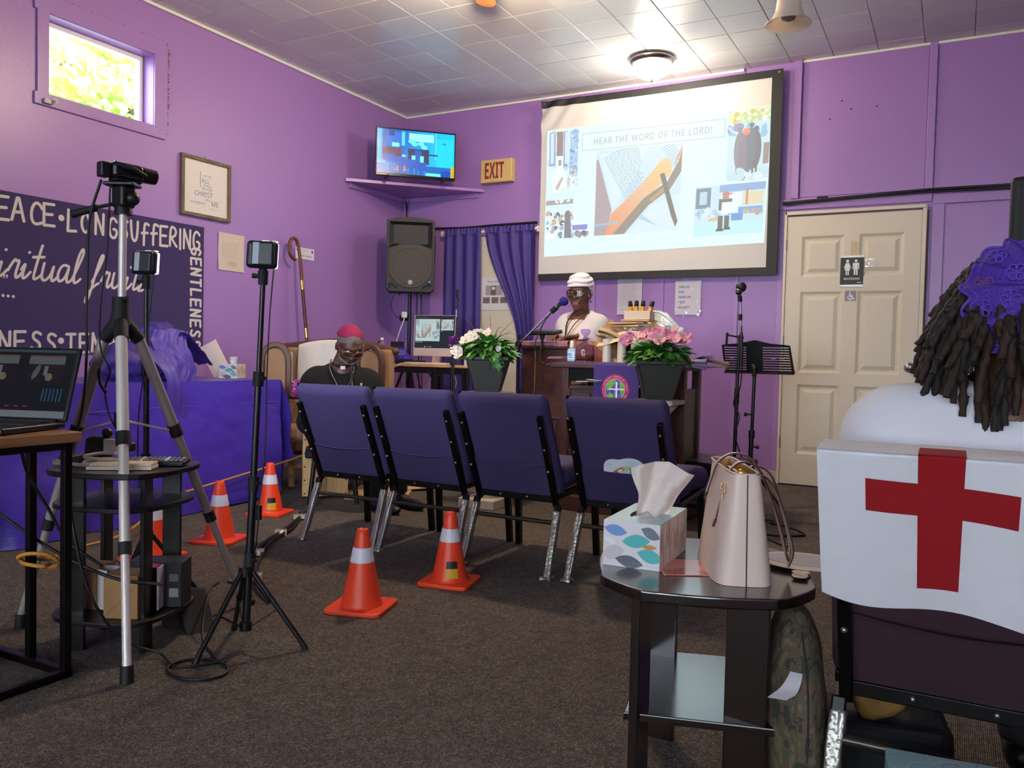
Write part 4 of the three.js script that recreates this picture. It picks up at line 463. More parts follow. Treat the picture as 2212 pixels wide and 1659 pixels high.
for (let k = 0; k < 4; k++) scene.children.filter((o) => o.name.startsWith('stacking_chair')).forEach((o) => { o.userData.group = 'purple chairs in a row'; });
{ // paper hand fan standing in the pocket of the last chair
  const t = thing('hand_fan', 'white paper hand fan printed with hands in the chair back pocket', 'fan', [-1.215, 0.497, -3.3], 0.02); t.rotation.x = 0.4;
  const s = new THREE.Shape(); s.moveTo(-0.1, -0.06); s.lineTo(0.1, -0.06); s.lineTo(0.098, 0); s.bezierCurveTo(0.092, 0.05, 0.06, 0.07, 0.02, 0.068); s.bezierCurveTo(-0.01, 0.066, -0.02, 0.055, -0.04, 0.058); s.bezierCurveTo(-0.085, 0.062, -0.1, 0.04, -0.1, 0); s.lineTo(-0.1, -0.06);
  const g = clean(ext(s, 0.003)); const p = g.attributes.position, uv = new Float32Array(p.count * 2); for (let i = 0; i < p.count; i++) { uv[2 * i] = (p.getX(i) + 0.1) / 0.2; uv[2 * i + 1] = (p.getY(i) + 0.06) / 0.13; } g.setAttribute('uv', new THREE.BufferAttribute(uv, 2));
  part(t, 'card', g, printM(canvas(320, 208, (x) => { x.fillStyle = '#dfe7ea'; x.fillRect(0, 0, 320, 208); const gg = x.createRadialGradient(220, 90, 10, 220, 90, 110); gg.addColorStop(0, '#bcd6dc'); gg.addColorStop(1, '#dfe7ea'); x.fillStyle = gg; x.fillRect(90, 20, 220, 150); x.fillStyle = '#b07a4a'; x.beginPath(); x.moveTo(50, 130); x.quadraticCurveTo(100, 80, 160, 66); x.lineTo(150, 100); x.lineTo(100, 130); x.fill(); x.fillStyle = '#d8cf8a'; x.beginPath(); x.ellipse(180, 84, 44, 16, 0.2, 0, 7); x.fill(); x.fillStyle = '#efe4cf'; x.beginPath(); x.ellipse(120, 104, 20, 12, -0.5, 0, 7); x.fill(); x.fillStyle = '#5f9a9c'; for (let i = 0; i < 6; i++) x.fillRect(190 + i * 18, 70 + (i % 3) * 12, 10, 50); x.fillStyle = '#f4f7f7'; x.fillRect(210, 74, 26, 60); x.fillStyle = '#8a9098'; x.font = '12px sans-serif'; x.fillText('Psalms', 30, 62); }), 0.4));
}

// ---------------------------------------------------------------- traffic cones
const orange = M(0xf0451c, 0.42), reflect = M(0xd9d4dc, 0.4);
function cone(label, x, z, turn, sticker) {
  const t = thing('traffic_cone', label, 'traffic cone', [x, 0, z], turn, 'orange traffic cones');
  const base = ext(rrect(0.225, 0.225, 0.03), 0.016, 0.004); base.rotateX(-Math.PI / 2); part(t, 'base', boxUV(clean(base)), orange);
  const R = (y) => 0.078 - (y - 0.014) * (0.057 / 0.291);
  part(t, 'body', lathe([[0.084, 0.014], [0.079, 0.018], [R(0.03), 0.03], [R(0.17), 0.17], [R(0.29), 0.29], [0.021, 0.305], [0.012, 0.307], [0.011, 0.3], [0, 0.299]], 40), orange);
  part(t, 'reflective_band', lathe([[R(0.182) + 0.0006, 0.182], [R(0.183) + 0.0016, 0.183], [R(0.236) + 0.0016, 0.236], [R(0.237) + 0.0006, 0.237]], 40), reflect);
  if (sticker) { const a = [0.35, 1.1], mk = (y0, y1) => { const g = new THREE.LatheGeometry([[R(y0) + 0.0012, y0], [R(y1) + 0.0012, y1]].map((q) => new THREE.Vector2(...q)), 10, sticker, 0.75); return g; }; const s = part(t, 'sticker', mk(0.075, 0.105), M(0x141414, 0.5)); part(s, 'yellow_half', mk(0.035, 0.075), M(0xd6a81e, 0.5)); }
  return t;
}
cone('nearest orange cone, alone in the middle of the carpet', -1.972, -2.49, 0.28);
cone('orange cone with black sticker at the foil taped chair legs', -1.88, -2.97, 0.22, 0.1);
cone('orange cone standing left of the thin black light stand, in front of purple table', -3.285, -2.985, 0.35);
cone('orange cone with black and yellow sticker near the wooden box drum', -3.585, -3.64, 0.3, 0.25);
cone('orange cone mostly hidden behind the black three tier stand', -3.26, -2.57, 0.2);
// ---------------------------------------------------------------- camera tripod with camcorder
{
  const t = thing('camera_tripod', 'silver camera tripod with black head in front of the banner', 'tripod', [0, 0, 0]);
  const C = [-2.46, -1.805], hub = [C[0], 1.07, C[1]], alu = M(0xd8cdc2, 0.4, { metalness: 0.25 }), alu2 = M(0xa39a92, 0.4, { metalness: 0.35 });
  const feet = [[-2.095, -1.566], [-2.815, -1.685], [-2.36, -2.26]];
  part(t, 'centre_column', cyl(0.0125, 0.0125, 0.36, [C[0] + 0.008, 1.265, C[1]], [0, 0, -0.012], 20), alu);
  part(t, 'collar', [cyl(0.026, 0.026, 0.05, [hub[0], 1.12, hub[2]]), cyl(0.034, 0.028, 0.045, [hub[0], 1.075, hub[2]]), rod([hub[0], 1.12, hub[2]], [hub[0] + 0.045, 1.14, hub[2] + 0.01], 0.008)], mat.blackMatte);
  part(t, 'lower_column', cyl(0.012, 0.012, 0.34, [C[0], 0.9, C[1]], null, 16), alu2);
  feet.forEach(([x, z], i) => { const d = V(x - hub[0], 0, z - hub[2]).normalize().multiplyScalar(0.045), a = [hub[0] + d.x, 1.05, hub[2] + d.z], f = [x, 0.035, z], P = (s) => [0, 1, 2].map((k) => lerp(a[k], f[k], s)); const m = i ? alu2 : alu;
    const L = part(t, 'leg', [rod(P(0.04), P(0.36), 0.0185, 0.0185, 16), rod(P(0.34), P(0.68), 0.0158, 0.0158, 16), rod(P(0.66), P(1), 0.0128, 0.0128, 16)], m);
    part(L, 'clamp', rod(P(0.335), P(0.375), 0.0225), mat.blackMatte); part(L, 'clamp', rod(P(0.655), P(0.69), 0.0195), mat.blackMatte); part(L, 'shoulder', rod([hub[0], 1.075, hub[2]], P(0.045), 0.024, 0.022), mat.blackMatte); part(L, 'rubber_foot', rod(P(0.985), [x, 0.0, z], 0.0185, 0.02), mat.rubber);
    part(t, 'brace', rod(P(0.36), [C[0], 0.735, C[1]], 0.0042), alu); });
  part(t, 'brace_hub', cyl(0.018, 0.018, 0.05, [C[0], 0.735, C[1]]), mat.blackMatte);
  part(t, 'pan_head', [rbox(0.06, 0.075, 0.055, 0.012, [C[0] + 0.012, 1.475, C[1]]), cyl(0.03, 0.026, 0.03, [C[0] + 0.012, 1.432, C[1]]), rbox(0.1, 0.012, 0.07, 0.004, [C[0] + 0.006, 1.515, C[1]], [0, 0.5, 0]), xf(new THREE.SphereGeometry(0.024, 14, 10), [C[0] + 0.04, 1.47, C[1] - 0.012])], M(0x0d0d0d, 0.45));
  part(t, 'pan_handle', [rod([C[0], 1.455, C[1] + 0.01], [C[0] - 0.06, 1.437, C[1] + 0.05], 0.006), rod([C[0] - 0.055, 1.438, C[1] + 0.046], [C[0] - 0.125, 1.412, C[1] + 0.09], 0.011, 0.0135)], mat.blackMatte);
  part(t, 'strap', tube([[C[0] - 0.05, 1.04, C[1]], [C[0] - 0.075, 0.98, C[1] + 0.02], [C[0] - 0.06, 0.86, C[1] + 0.03], [C[0] - 0.02, 0.83, C[1] + 0.04]], 0.006), mat.blackMatte);
  const c = thing('camcorder', 'small black camcorder on top of the silver tripod', 'camcorder', [C[0] + 0.004, 1.524, C[1]], -0.12);
  const cm = M(0x15110f, 0.25), br = M(0x2a211b, 0.25, { metalness: 0.4 });
  part(c, 'body', [rbox(0.062, 0.058, 0.11, 0.018, [0, 0.034, -0.012])], cm); part(c, 'battery', rbox(0.036, 0.05, 0.032, 0.006, [-0.008, 0.032, 0.058]), M(0x1b1a1b, 0.35));
  part(c, 'lens_barrel', cyl(0.025, 0.027, 0.05, [0.004, 0.036, -0.088], [Math.PI / 2, 0, 0]), br); part(c, 'flip_screen', rbox(0.012, 0.05, 0.075, 0.005, [-0.038, 0.036, -0.02]), br); part(c, 'hand_strap', tube([[0.034, 0.05, 0.03], [0.05, 0.04, -0.01], [0.036, 0.028, -0.06]], 0.008), mat.blackMatte); part(c, 'base_plate', rbox(0.05, 0.008, 0.09, 0.003, [0.002, 0.004, -0.01]), mat.blackMatte); part(c, 'top_button', cyl(0.007, 0.007, 0.006, [-0.008, 0.066, 0.02]), mat.chrome);
  single('camera_cable', 'thin black cable drooping from the camcorder beside the tripod down to the stand', 'cable', [tube([[C[0] - 0.02, 1.52, C[1] + 0.06], [C[0] - 0.06, 1.4, C[1] + 0.07], [C[0] - 0.085, 1.25, C[1] + 0.06], [C[0] - 0.09, 1.1, C[1] + 0.06], [C[0] - 0.06, 0.95, C[1] + 0.08], [C[0] - 0.02, 0.78, C[1] + 0.12], [C[0] + 0.03, 0.6, C[1] + 0.2], [C[0] + 0.1, 0.42, C[1] + 0.23], [C[0] + 0.17, 0.2, C[1] + 0.21], [C[0] + 0.22, 0.06, C[1] + 0.13], [C[0] + 0.28, 0.015, C[1] + 0.06], [C[0] + 0.4, 0.007, C[1] + 0.09], [-1.97, 0.007, -1.82]], 0.0045, 140)], mat.cable);
  single('charger_cable', 'second thin black cable hanging inside the tripod legs', 'cable', tube([[C[0] - 0.015, 1.5, C[1] + 0.03], [C[0] + 0.0, 1.3, C[1] + 0.05], [C[0] - 0.02, 1.1, C[1] + 0.06], [C[0] - 0.03, 0.97, C[1] + 0.05], [C[0] - 0.01, 0.9, C[1] + 0.03], [C[0] - 0.035, 0.84, C[1] + 0.03], [C[0] - 0.03, 0.76, C[1] + 0.02], [C[0] + 0.02, 0.66, C[1] + 0.0]], 0.003, 60), mat.cable);
}
// ---------------------------------------------------------------- small LED lights on black stands
function ledStand(label, panelLabel, x, z, turn, legsTurn, lean, h, panelH) {
  const t = thing('light_stand', label, 'light stand', [x, 0, z], 0, 'black light stands with LED panels');
  const top = [lean[0], h, lean[1]], Q = (s) => [0, 1, 2].map((k) => lerp([0, 0.0, 0][k], top[k], s));
  part(t, 'pole', [rod([0, 0.06, 0], Q(0.45), 0.0135), rod(Q(0.44), Q(0.74), 0.011), rod(Q(0.73), Q(1), 0.0088)], mat.black);
  for (const s of [0.24, 0.45, 0.735]) part(t, 'clamp', [rod(Q(s - 0.018), Q(s + 0.022), 0.018), rod(Q(s), [Q(s)[0] + 0.034, Q(s)[1] + 0.006, Q(s)[2] + 0.008], 0.005, 0.007)], mat.blackMatte);
  part(t, 'leg_collar', cyl(0.024, 0.024, 0.03, [0, 0.255, 0]), mat.black); part(t, 'brace_collar', cyl(0.02, 0.02, 0.03, [0, 0.075, 0]), mat.black);
  for (let i = 0; i < 3; i++) { const a = legsTurn + i * 2.0944, c = Math.cos(a), s = Math.sin(a); const L = part(t, 'leg', rod([c * 0.02, 0.255, s * 0.02], [c * 0.195, 0.012, s * 0.195], 0.0085), mat.black); part(L, 'end_cap', rod([c * 0.188, 0.02, s * 0.188], [c * 0.2, 0.0, s * 0.2], 0.0105), mat.rubber); part(t, 'brace', bar([c * 0.02, 0.075, s * 0.02], [c * 0.108, 0.135, s * 0.108], 0.014, 0.005), mat.black); }
  part(t, 'ball_head', [cyl(0.015, 0.017, 0.045, [top[0], h + 0.015, top[2]]), xf(new THREE.SphereGeometry(0.014, 14, 10), [top[0], h + 0.045, top[2]]), rod([top[0], h + 0.02, top[2]], [top[0] - 0.035, h + 0.022, top[2] + 0.01], 0.006, 0.009), cyl(0.012, 0.012, 0.012, [top[0], h + 0.062, top[2]])], mat.blackMatte);
  const p = thing('led_panel', panelLabel, 'light panel', [x + top[0], panelH, z + top[2]], turn, 'LED panels on stands'); p.rotation.x = -0.06;
  part(p, 'housing', rbox(0.1, 0.09, 0.03, 0.014, [0, 0, 0.012], null, 3), M(0x17191c, 0.42)); part(p, 'rear_shell', rbox(0.074, 0.082, 0.024, 0.01, [0.008, 0, 0.028], null, 3), M(0x1d2126, 0.4)); part(p, 'white_label', rbox(0.021, 0.07, 0.002, 0.0009, [-0.013, 0, 0.0405]), M(0xaab4bc, 0.5));
  part(p, 'diffuser', rbox(0.092, 0.082, 0.012, 0.005, [0, 0, -0.009]), new THREE.MeshStandardMaterial({ color: 0xeef4ff, emissive: 0xe6efff, emissiveIntensity: 3, roughness: 0.5 }));
  part(p, 'glow_strip', rbox(0.026, 0.004, 0.012, 0.0015, [0.006, 0.0455, 0.0]), new THREE.MeshStandardMaterial({ color: 0xffffff, emissive: 0xffffff, emissiveIntensity: 2.5 })); part(p, 'glow_strip', rbox(0.018, 0.004, 0.012, 0.0015, [0.036, 0.0455, 0.0]), new THREE.MeshStandardMaterial({ color: 0xffe2c4, emissive: 0xffd2a0, emissiveIntensity: 1.6 }));
  const f = V(-Math.sin(turn), -0.06, -Math.cos(turn)), l = new THREE.SpotLight(0xdce8ff, 4.4, 0, 0.8, 0.5, 2); l.name = 'led_light'; l.position.set(p.position.x + f.x * 0.03, panelH, p.position.z + f.z * 0.03); l.target.position.set(p.position.x + f.x * 3, panelH - 0.35, p.position.z + f.z * 3); l.shadow.radius = 4; scene.add(l.target); lamp(l);
  return t;
}
ledStand('black light stand standing in front, right of the silver tripod', 'LED panel on the nearer stand beside the cane crook', -2.02, -1.95, 0.5, 0.95 + Math.PI / 2 - 0.9, [0.018, -0.04], 1.2, 1.288);
ledStand('black light stand behind the silver tripod, before the banner', 'LED panel on the farther stand overlapping the banner', -2.72, -2.115, 0.3, 1.2, [-0.012, 0.0], 1.21, 1.3);
single('panel_cable', 'thin black cable hanging from the nearer LED panel to a plug on its stand', 'cable', [tube([[-1.966, 1.24, -2.0], [-1.97, 1.1, -1.99], [-1.975, 0.9, -1.985], [-1.972, 0.7, -1.98], [-1.98, 0.52, -1.97], [-1.985, 0.47, -1.965]], 0.0022, 60), rbox(0.02, 0.05, 0.016, 0.004, [-1.985, 0.45, -1.965]), tube([[-1.985, 0.425, -1.965], [-1.99, 0.34, -1.96], [-2.005, 0.3, -1.962]], 0.003)], mat.cable);
single('panel_cable', 'thin black cable hanging from the farther LED panel behind the tripod', 'cable', tube([[-2.69, 1.25, -2.115], [-2.7, 1.1, -2.105], [-2.715, 0.9, -2.095], [-2.74, 0.7, -2.09], [-2.72, 0.45, -2.08], [-2.68, 0.3, -2.08]], 0.0022, 60), mat.cable);

// ---------------------------------------------------------------- black three tier stand and what it holds
{
  const t = thing('tier_stand', 'black three tier side stand among the tripod legs', 'stand', [-2.425, 0, -1.805], 0.3);
  const top = (w, th, y, name, m) => { const s = new THREE.Shape(), n = 48; for (let i = 0; i <= n; i++) { const a = i / n * 6.28318, c = Math.cos(a), q = Math.sin(a), r = w / (Math.abs(c) ** 3.2 + Math.abs(q) ** 3.2) ** (1 / 3.2); i ? s.lineTo(c * r, q * r) : s.moveTo(c * r, q * r); } const g = ext(s, th, 0.003); g.rotateX(Math.PI / 2); g.translate(0, y, 0); return part(t, name, boxUV(clean(g)), m); };
  const bl = M(0x17130f, 0.3); top(0.205, 0.018, 0.585, 'top', bl); top(0.19, 0.016, 0.475, 'shelf', M(0x131110, 0.35)); top(0.19, 0.016, 0.115, 'shelf', M(0x17120f, 0.4));
  for (let i = 0; i < 4; i++) { const a = i * Math.PI / 2 + 0.55; part(t, 'leg', rbox(0.062, 0.568, 0.016, 0.003, [Math.cos(a) * 0.158, 0.284, Math.sin(a) * 0.158], [0, -a + Math.PI / 2 + 0.75, 0]), bl); }
  const P = (n, l, c, g, m, p, r) => single(n, l, c, g, m, p, r);
  const bag = thing('camera_pouch', 'black camera pouch with cream strip at the back of the black stand top', 'pouch', [-2.6, 0.585, -1.83], 0.3); part(bag, 'body', rumple(subdivide(rbox(0.085, 0.085, 0.06, 0.02, [0, 0.043, 0]), 2), 0.006, 30), mat.blackMatte); part(bag, 'strip', rbox(0.05, 0.055, 0.02, 0.006, [0.055, 0.05, 0.016]), M(0xc8bcae, 0.6)); part(bag, 'knob', xf(new THREE.SphereGeometry(0.018, 12, 8), [0.03, 0.096, 0]), mat.black); part(bag, 'clip', rbox(0.03, 0.03, 0.03, 0.006, [0.11, 0.05, -0.01]), mat.black);
  const coil = []; for (let i = 0; i <= 40; i++) { const a = i / 40 * 6.283 * 2.1; coil.push([Math.cos(a) * (0.055 + 0.006 * Math.sin(i)), 0.006 + i * 0.001, Math.sin(a) * 0.04]); } P('cable_coil', 'coiled cream cable with a plug at the front of the black stand top', 'cable', [tube([[-0.13, 0.012, 0.02], [-0.09, 0.01, 0.03], [-0.06, 0.006, 0.02], ...coil], 0.0055, 120), rbox(0.035, 0.018, 0.022, 0.006, [-0.135, 0.012, 0.02])], M(0xb9ab97, 0.5), [-2.445, 0.587, -1.735], [0, 0.5, 0]);
  P('cream_notebook', 'thin cream notebook lying on the black stand top', 'notebook', [rbox(0.2, 0.012, 0.075, 0.003), rbox(0.19, 0.01, 0.07, 0.003, [0.004, 0.011, 0])], M(0xdcc7ac, 0.7), [-2.355, 0.592, -1.74], [0, 0.62, 0]);
  const mx = thing('remote_keypad', 'black keypad with rows of small buttons at the right of the stand top', 'keypad', [-2.345, 0.585, -1.865], 0.6); part(mx, 'body', rbox(0.19, 0.018, 0.075, 0.005, [0, 0.012, 0], [0.1, 0, 0]), mat.black); for (let i = 0; i < 11; i++) for (let j = 0; j < 3; j++) part(mx, 'button', rbox(0.01, 0.006, 0.012, 0.002, [-0.08 + i * 0.016, 0.023 - j * 0.002, -0.02 + j * 0.02]), i % 5 === 2 ? mat.white : M(0x8d8c92, 0.5));
  P('grey_case', 'small dark grey case at the left edge of the black stand top', 'case', rbox(0.05, 0.03, 0.07, 0.006, [0, 0.015, 0]), M(0x2a3036, 0.5), [-2.59, 0.586, -1.72], [0, 0.4, 0]);
  const cb = (l, w, h, d, p, r) => { const b = thing('cardboard_box', l, 'box', p, r, 'brown boxes on the bottom shelf'); const k = printM(canvas(128, 128, (x) => { x.fillStyle = '#a87f50'; x.fillRect(0, 0, 128, 128); x.strokeStyle = '#6d4c2c'; x.lineWidth = 1.4; x.beginPath(); x.moveTo(8, 120); x.lineTo(120, 30); x.stroke(); }), 0.8); part(b, 'carton', pbox(w, h, d, [0, h / 2, 0]), k); part(b, 'flap', rbox(w * 0.99, 0.003, d * 0.49, 0.001, [0, h + 0.0015, d * 0.25]), mat.card); part(b, 'flap', rbox(w * 0.99, 0.003, d * 0.49, 0.001, [0, h + 0.0015, -d * 0.25]), mat.card); };
  cb('brown cardboard box at the left on the bottom shelf of the black stand', 0.1, 0.135, 0.1, [-2.515, 0.116, -1.745], 0.35); cb('brown cardboard box at the right on the bottom shelf of the black stand', 0.11, 0.135, 0.1, [-2.33, 0.116, -1.745], 0.45);
  P('paper_roll', 'white paper between the two brown boxes', 'paper', sheet(16, 8, (u, v) => [Math.cos(1 + u * 4) * 0.045, 0.14 - v * 0.13, Math.sin(1 + u * 4) * 0.03], 0.002), M(0xbdb4b0, 0.7), [-2.425, 0.112, -1.745]);
  const dv = thing('black_carton', 'dark printed carton behind the brown boxes on the bottom shelf', 'carton', [-2.345, 0.116, -1.875], 0.55); part(dv, 'box', rbox(0.18, 0.15, 0.1, 0.003, [0, 0.075, 0]), M(0x1f1b20, 0.45)); part(dv, 'edge', rbox(0.006, 0.14, 0.09, 0.002, [0.03, 0.075, 0.055]), M(0xc9c1c4, 0.5)); part(dv, 'window', box(0.03, 0.03, 0.001, [0.065, 0.05, 0.0512]), M(0x9a948e, 0.4)); part(dv, 'window', box(0.03, 0.025, 0.001, [0.065, 0.1, 0.0512]), M(0x7a746e, 0.4)); part(dv, 'pink_label', box(0.06, 0.012, 0.001, [0.0, 0.14, 0.0512]), M(0xc0426c, 0.5));
}
single('black_foam_wedge', 'black wedge lying on the carpet behind the black stand', 'wedge', clean(xf(ext(shp([[0, 0], [0.2, 0], [0.09, 0.12], [0.02, 0.11]]), 0.1, 0.004), [0, 0, 0])), mat.blackMatte, [-2.42, 0.001, -2.1], [0, -0.4, 0]);
// ---------------------------------------------------------------- laptop table at the left edge
{
  const t = thing('laptop_table', 'wood topped black metal table at the left edge holding a laptop', 'table', [0, 0, 0]);
  const X = -2.262, Z = -1.535, wood = M(0xffffff, 0.5, { map: woodTex([122, 82, 48], [158, 112, 70], 61, 1) });
  part(t, 'top', rbox(0.62, 0.03, 0.62, 0.004, [X - 0.305, 0.712, Z + 0.31]), wood);
  for (const [x, z] of [[X - 0.02, Z + 0.035], [X - 0.215, Z + 0.02]]) part(t, 'leg', rbox(0.024, 0.69, 0.024, 0.003, [x, 0.355, z]), mat.blackMetal);
  part(t, 'base_rail', rbox(0.024, 0.024, 0.62, 0.003, [X - 0.02, 0.0125, Z + 0.33]), mat.blackMetal); part(t, 'base_rail', rbox(0.58, 0.024, 0.024, 0.003, [X - 0.32, 0.0125, Z + 0.03]), mat.blackMetal); part(t, 'top_rail', rbox(0.58, 0.022, 0.022, 0.003, [X - 0.31, 0.687, Z + 0.03]), mat.blackMetal); part(t, 'top_rail', rbox(0.022, 0.022, 0.58, 0.003, [X - 0.02, 0.687, Z + 0.32]), mat.blackMetal);
  const l = thing('laptop', 'open black laptop showing a dim picture grid on the left wooden table', 'laptop', [X - 0.245, 0.727, Z + 0.15], 0.32);
  part(l, 'base', rbox(0.36, 0.018, 0.25, 0.006, [0, 0.011, 0]), mat.black); part(l, 'keyboard', box(0.3, 0.002, 0.1, [0, 0.021, -0.04]), M(0x1c2524, 0.6)); part(l, 'palm_sticker', box(0.05, 0.001, 0.03, [-0.02, 0.0205, 0.08]), M(0x8e5f9a, 0.5)); part(l, 'hinge', cyl(0.008, 0.008, 0.3, [0, 0.02, -0.122], [0, 0, Math.PI / 2]), mat.black);
  const lid = part(l, 'lid', rbox(0.36, 0.235, 0.012, 0.006, [0, 0.118, -0.004]), mat.black, [0, 0.02, -0.124], [-0.3, 0, 0]);
  part(lid, 'screen', pbox(0.335, 0.195, 0.001, [0, 0.128, 0.0028]), glow(canvas(640, 380, (x) => { x.fillStyle = '#151a1e'; x.fillRect(0, 0, 640, 380); x.fillStyle = '#3b5356'; x.fillRect(0, 0, 640, 16); for (const a of [30, 340]) { x.fillStyle = '#6e4a3c'; x.fillRect(a, 34, 240, 10); x.fillStyle = '#5d6768'; x.fillRect(a, 44, 240, 46); x.fillStyle = '#221c22'; x.fillRect(a, 90, 240, 110); x.fillStyle = '#5d6062'; x.beginPath(); x.ellipse(a + 60, 140, 18, 50, 0.4, 0, 7); x.fill(); x.fillStyle = '#77705a'; x.beginPath(); x.arc(a + 150, 170, 24, 0, 7); x.fill(); x.fillStyle = '#6a7478'; x.fillRect(a + 110, 100, 26, 60); } x.fillStyle = '#55595a'; x.fillRect(30, 236, 60, 90); x.fillStyle = '#7c4f3c'; x.fillRect(30, 236, 60, 10); x.fillStyle = '#2f5a86'; for (let i = 0; i < 6; i++) x.fillRect(470 + i * 24, 240, 8, 80); x.fillStyle = '#8a3a58'; for (let i = 0; i < 5; i++) x.fillRect(120 + i * 60, 350, 30, 8); }), 0.5, { roughness: 0.2 })); part(lid, 'lower_bezel', rbox(0.34, 0.022, 0.002, 0.0008, [0, 0.02, 0.0025]), M(0x6c706e, 0.4));
  single('laptop_cable', 'black cables sagging below the left wooden table', 'cable', [tube([[X - 0.14, 0.7, Z + 0.1], [X - 0.17, 0.6, Z + 0.06], [X - 0.16, 0.48, Z + 0.0], [X - 0.13, 0.38, Z - 0.04], [X - 0.05, 0.3, Z - 0.1]], 0.005, 50), tube([[X - 0.5, 0.56, Z + 0.1], [X - 0.3, 0.42, Z + 0.02], [X - 0.15, 0.33, Z - 0.04], [X, 0.26, Z - 0.12], [X + 0.1, 0.24, Z - 0.2]], 0.005, 50)], mat.cable);
  single('shiny_black_shoe', 'shiny black rounded toe on the floor at the left edge under the table', 'shoe', blob((x, y, z) => smin(ell(x, y, z, [0, 0.035, 0], [0.055, 0.042, 0.11]), ell(x, y, z, [0, 0.06, 0.1], [0.045, 0.05, 0.07]), 0.03), [-0.07, -0.0, -0.13], [0.07, 0.13, 0.19], 0.008), M(0x09090a, 0.15), [X - 0.35, 0.0, Z + 0.2], [0, -1.1, 0]);
}
// ---------------------------------------------------------------- purple covered table along the left wall
{
  const X0 = XL + 0.06, X1 = -4.0, Za = -4.14, Zb = -1.6, H = 0.775;
  const t = thing('folding_table', 'long folding table against the left wall, hidden by its purple cover', 'table', [(X0 + X1) / 2, 0, (Za + Zb) / 2]); part(t, 'top', rbox(X1 - X0 - 0.05, 0.03, Za < Zb ? Zb - Za - 0.06 : 1, 0.01, [0, H - 0.025, 0]), M(0xb8b4ae, 0.5)); for (const sx of [-1, 1]) for (const sz of [-1, 1]) part(t, 'leg', cyl(0.013, 0.013, H - 0.04, [sx * 0.36, (H - 0.04) / 2, sz * 1.1]), mat.steel);
  const plast = MP(0x4a34a6, 0.34, { clearcoat: 0.25, clearcoatRoughness: 0.4, bumpMap: fineN, bumpScale: 0.001 });
  const c = thing('table_cover', 'shiny purple plastic cover draped over the long left table to the carpet', 'tablecloth', [0, 0, 0]);
  const wr = (a, b, s) => 0.014 * fbm(a * 2.2, b * 2.2, s) + 0.006 * fbm(a * 7, b * 6, s + 4);
  part(c, 'top', sheet(50, 24, (u, v) => [lerp(X0, X1 + 0.005, u), H + 0.004 + 0.006 * fbm(u * 4, v * 9), lerp(Zb, Za - 0.004, v)], 0.002), plast);
  part(c, 'front_drop', sheet(90, 36, (u, v) => { const z = lerp(Zb, Za, u), y = (H + 0.004) * (1 - v) + 0.002; const left = sst(0.75, 0.45, u); const pull = left * sst(0.15, 0.9, v); return [X1 + 0.006 + 0.035 * v * (1 + 0.6 * Math.sin(u * 9 + 1)) + 0.1 * pull * (0.5 + 0.6 * noise(u * 12, v * 3)) + 0.05 * left * Math.sin(u * 60 + 3 * v) * v * 0.6 + wr(u * 5, v * 2, 1) * sst(0, 0.15, v), Math.max(0.004, y + 0.05 * v * noise(u * 5, 3) * 0.5 + 0.03 * v * (u > 0.85 ? 1 : 0) * sst(0.85, 1, u)), z]; }, 0.002), plast);
  part(c, 'end_drop', sheet(40, 30, (u, v) => { const x = lerp(X1 + 0.006, X0 + 0.02, u), y = (H + 0.002) * (1 - v * (0.72 + 0.2 * noise(u * 5))); const fl = Math.sin(v * 1.6); return [x + 0.14 * v * (1 - u) * (0.6 + 0.4 * Math.sin(v * 6)), Math.max(0.01, y), Za - 0.006 - 0.07 * fl * (1 - u) - 0.05 * v * Math.abs(Math.sin(u * 11)) * 0.8]; }, 0.002), plast);
  const fold = M(0x5a45b4, 0.4); part(c, 'crease', tube([[X1 + 0.012, H - 0.14, Za + 0.05], [X1 + 0.013, H - 0.142, Za + 0.5], [X1 + 0.014, H - 0.14, Za + 0.9], [X1 + 0.013, H - 0.145, Za + 1.4]], 0.0022, 60, 6), fold);
  const b = thing('purple_bag_heap', 'crumpled purple plastic bundle lying on the covered table below the banner', 'bundle', [-4.28, H + 0.01, -3.35]);
  const pm = M(0x3e2b7c, 0.6); const hp = (lo, hi, f, s) => rumple(blob(f, lo, hi, 0.012), 0.034, 14, s);
  part(b, 'heap', hp([-0.25, -0.03, -0.42], [0.25, 0.42, 0.42], (x, y, z) => { let d = ell(x, y, z, [0, 0.09, 0.16], [0.14, 0.11, 0.2]); d = smin(d, ell(x, y, z, [-0.02, 0.2, -0.06], [0.13, 0.14, 0.16]), 0.05); d = smin(d, ell(x, y, z, [0, 0.08, -0.1], [0.14, 0.1, 0.16]), 0.05); return d + 0.05 * Math.abs(noise(x * 13, y * 13, z * 13)) - 0.014; }, 1), pm);
  part(b, 'flap', sheet(30, 24, (u, v) => { const a = u * 2 - 1; return [0.14 + 0.1 * Math.sin(v * 1.5) + 0.03 * fbm(u * 5, v * 4) + 0.03 * Math.abs(noise(u * 9, v * 5, 4)), 0.3 - v * 0.36 + 0.03 * noise(u * 6, v * 3), -0.02 + a * 0.13 * (1 - 0.35 * v) + 0.03 * Math.sin(v * 7)]; }, 0.002), M(0x4d3894, 0.55));
  part(b, 'flap', sheet(20, 26, (u, v) => { const a = u * 2 - 1; return [0.16 + 0.14 * Math.sin(Math.min(1, v * 1.6) * 1.5) + 0.015 * fbm(u * 5, v * 4, 2), 0.2 - v * 0.34 - (v > 0.5 ? (v - 0.5) * 0.14 : 0), 0.08 + a * 0.07 + 0.02 * Math.sin(v * 6 + a)]; }, 0.002), M(0x46328c, 0.5));
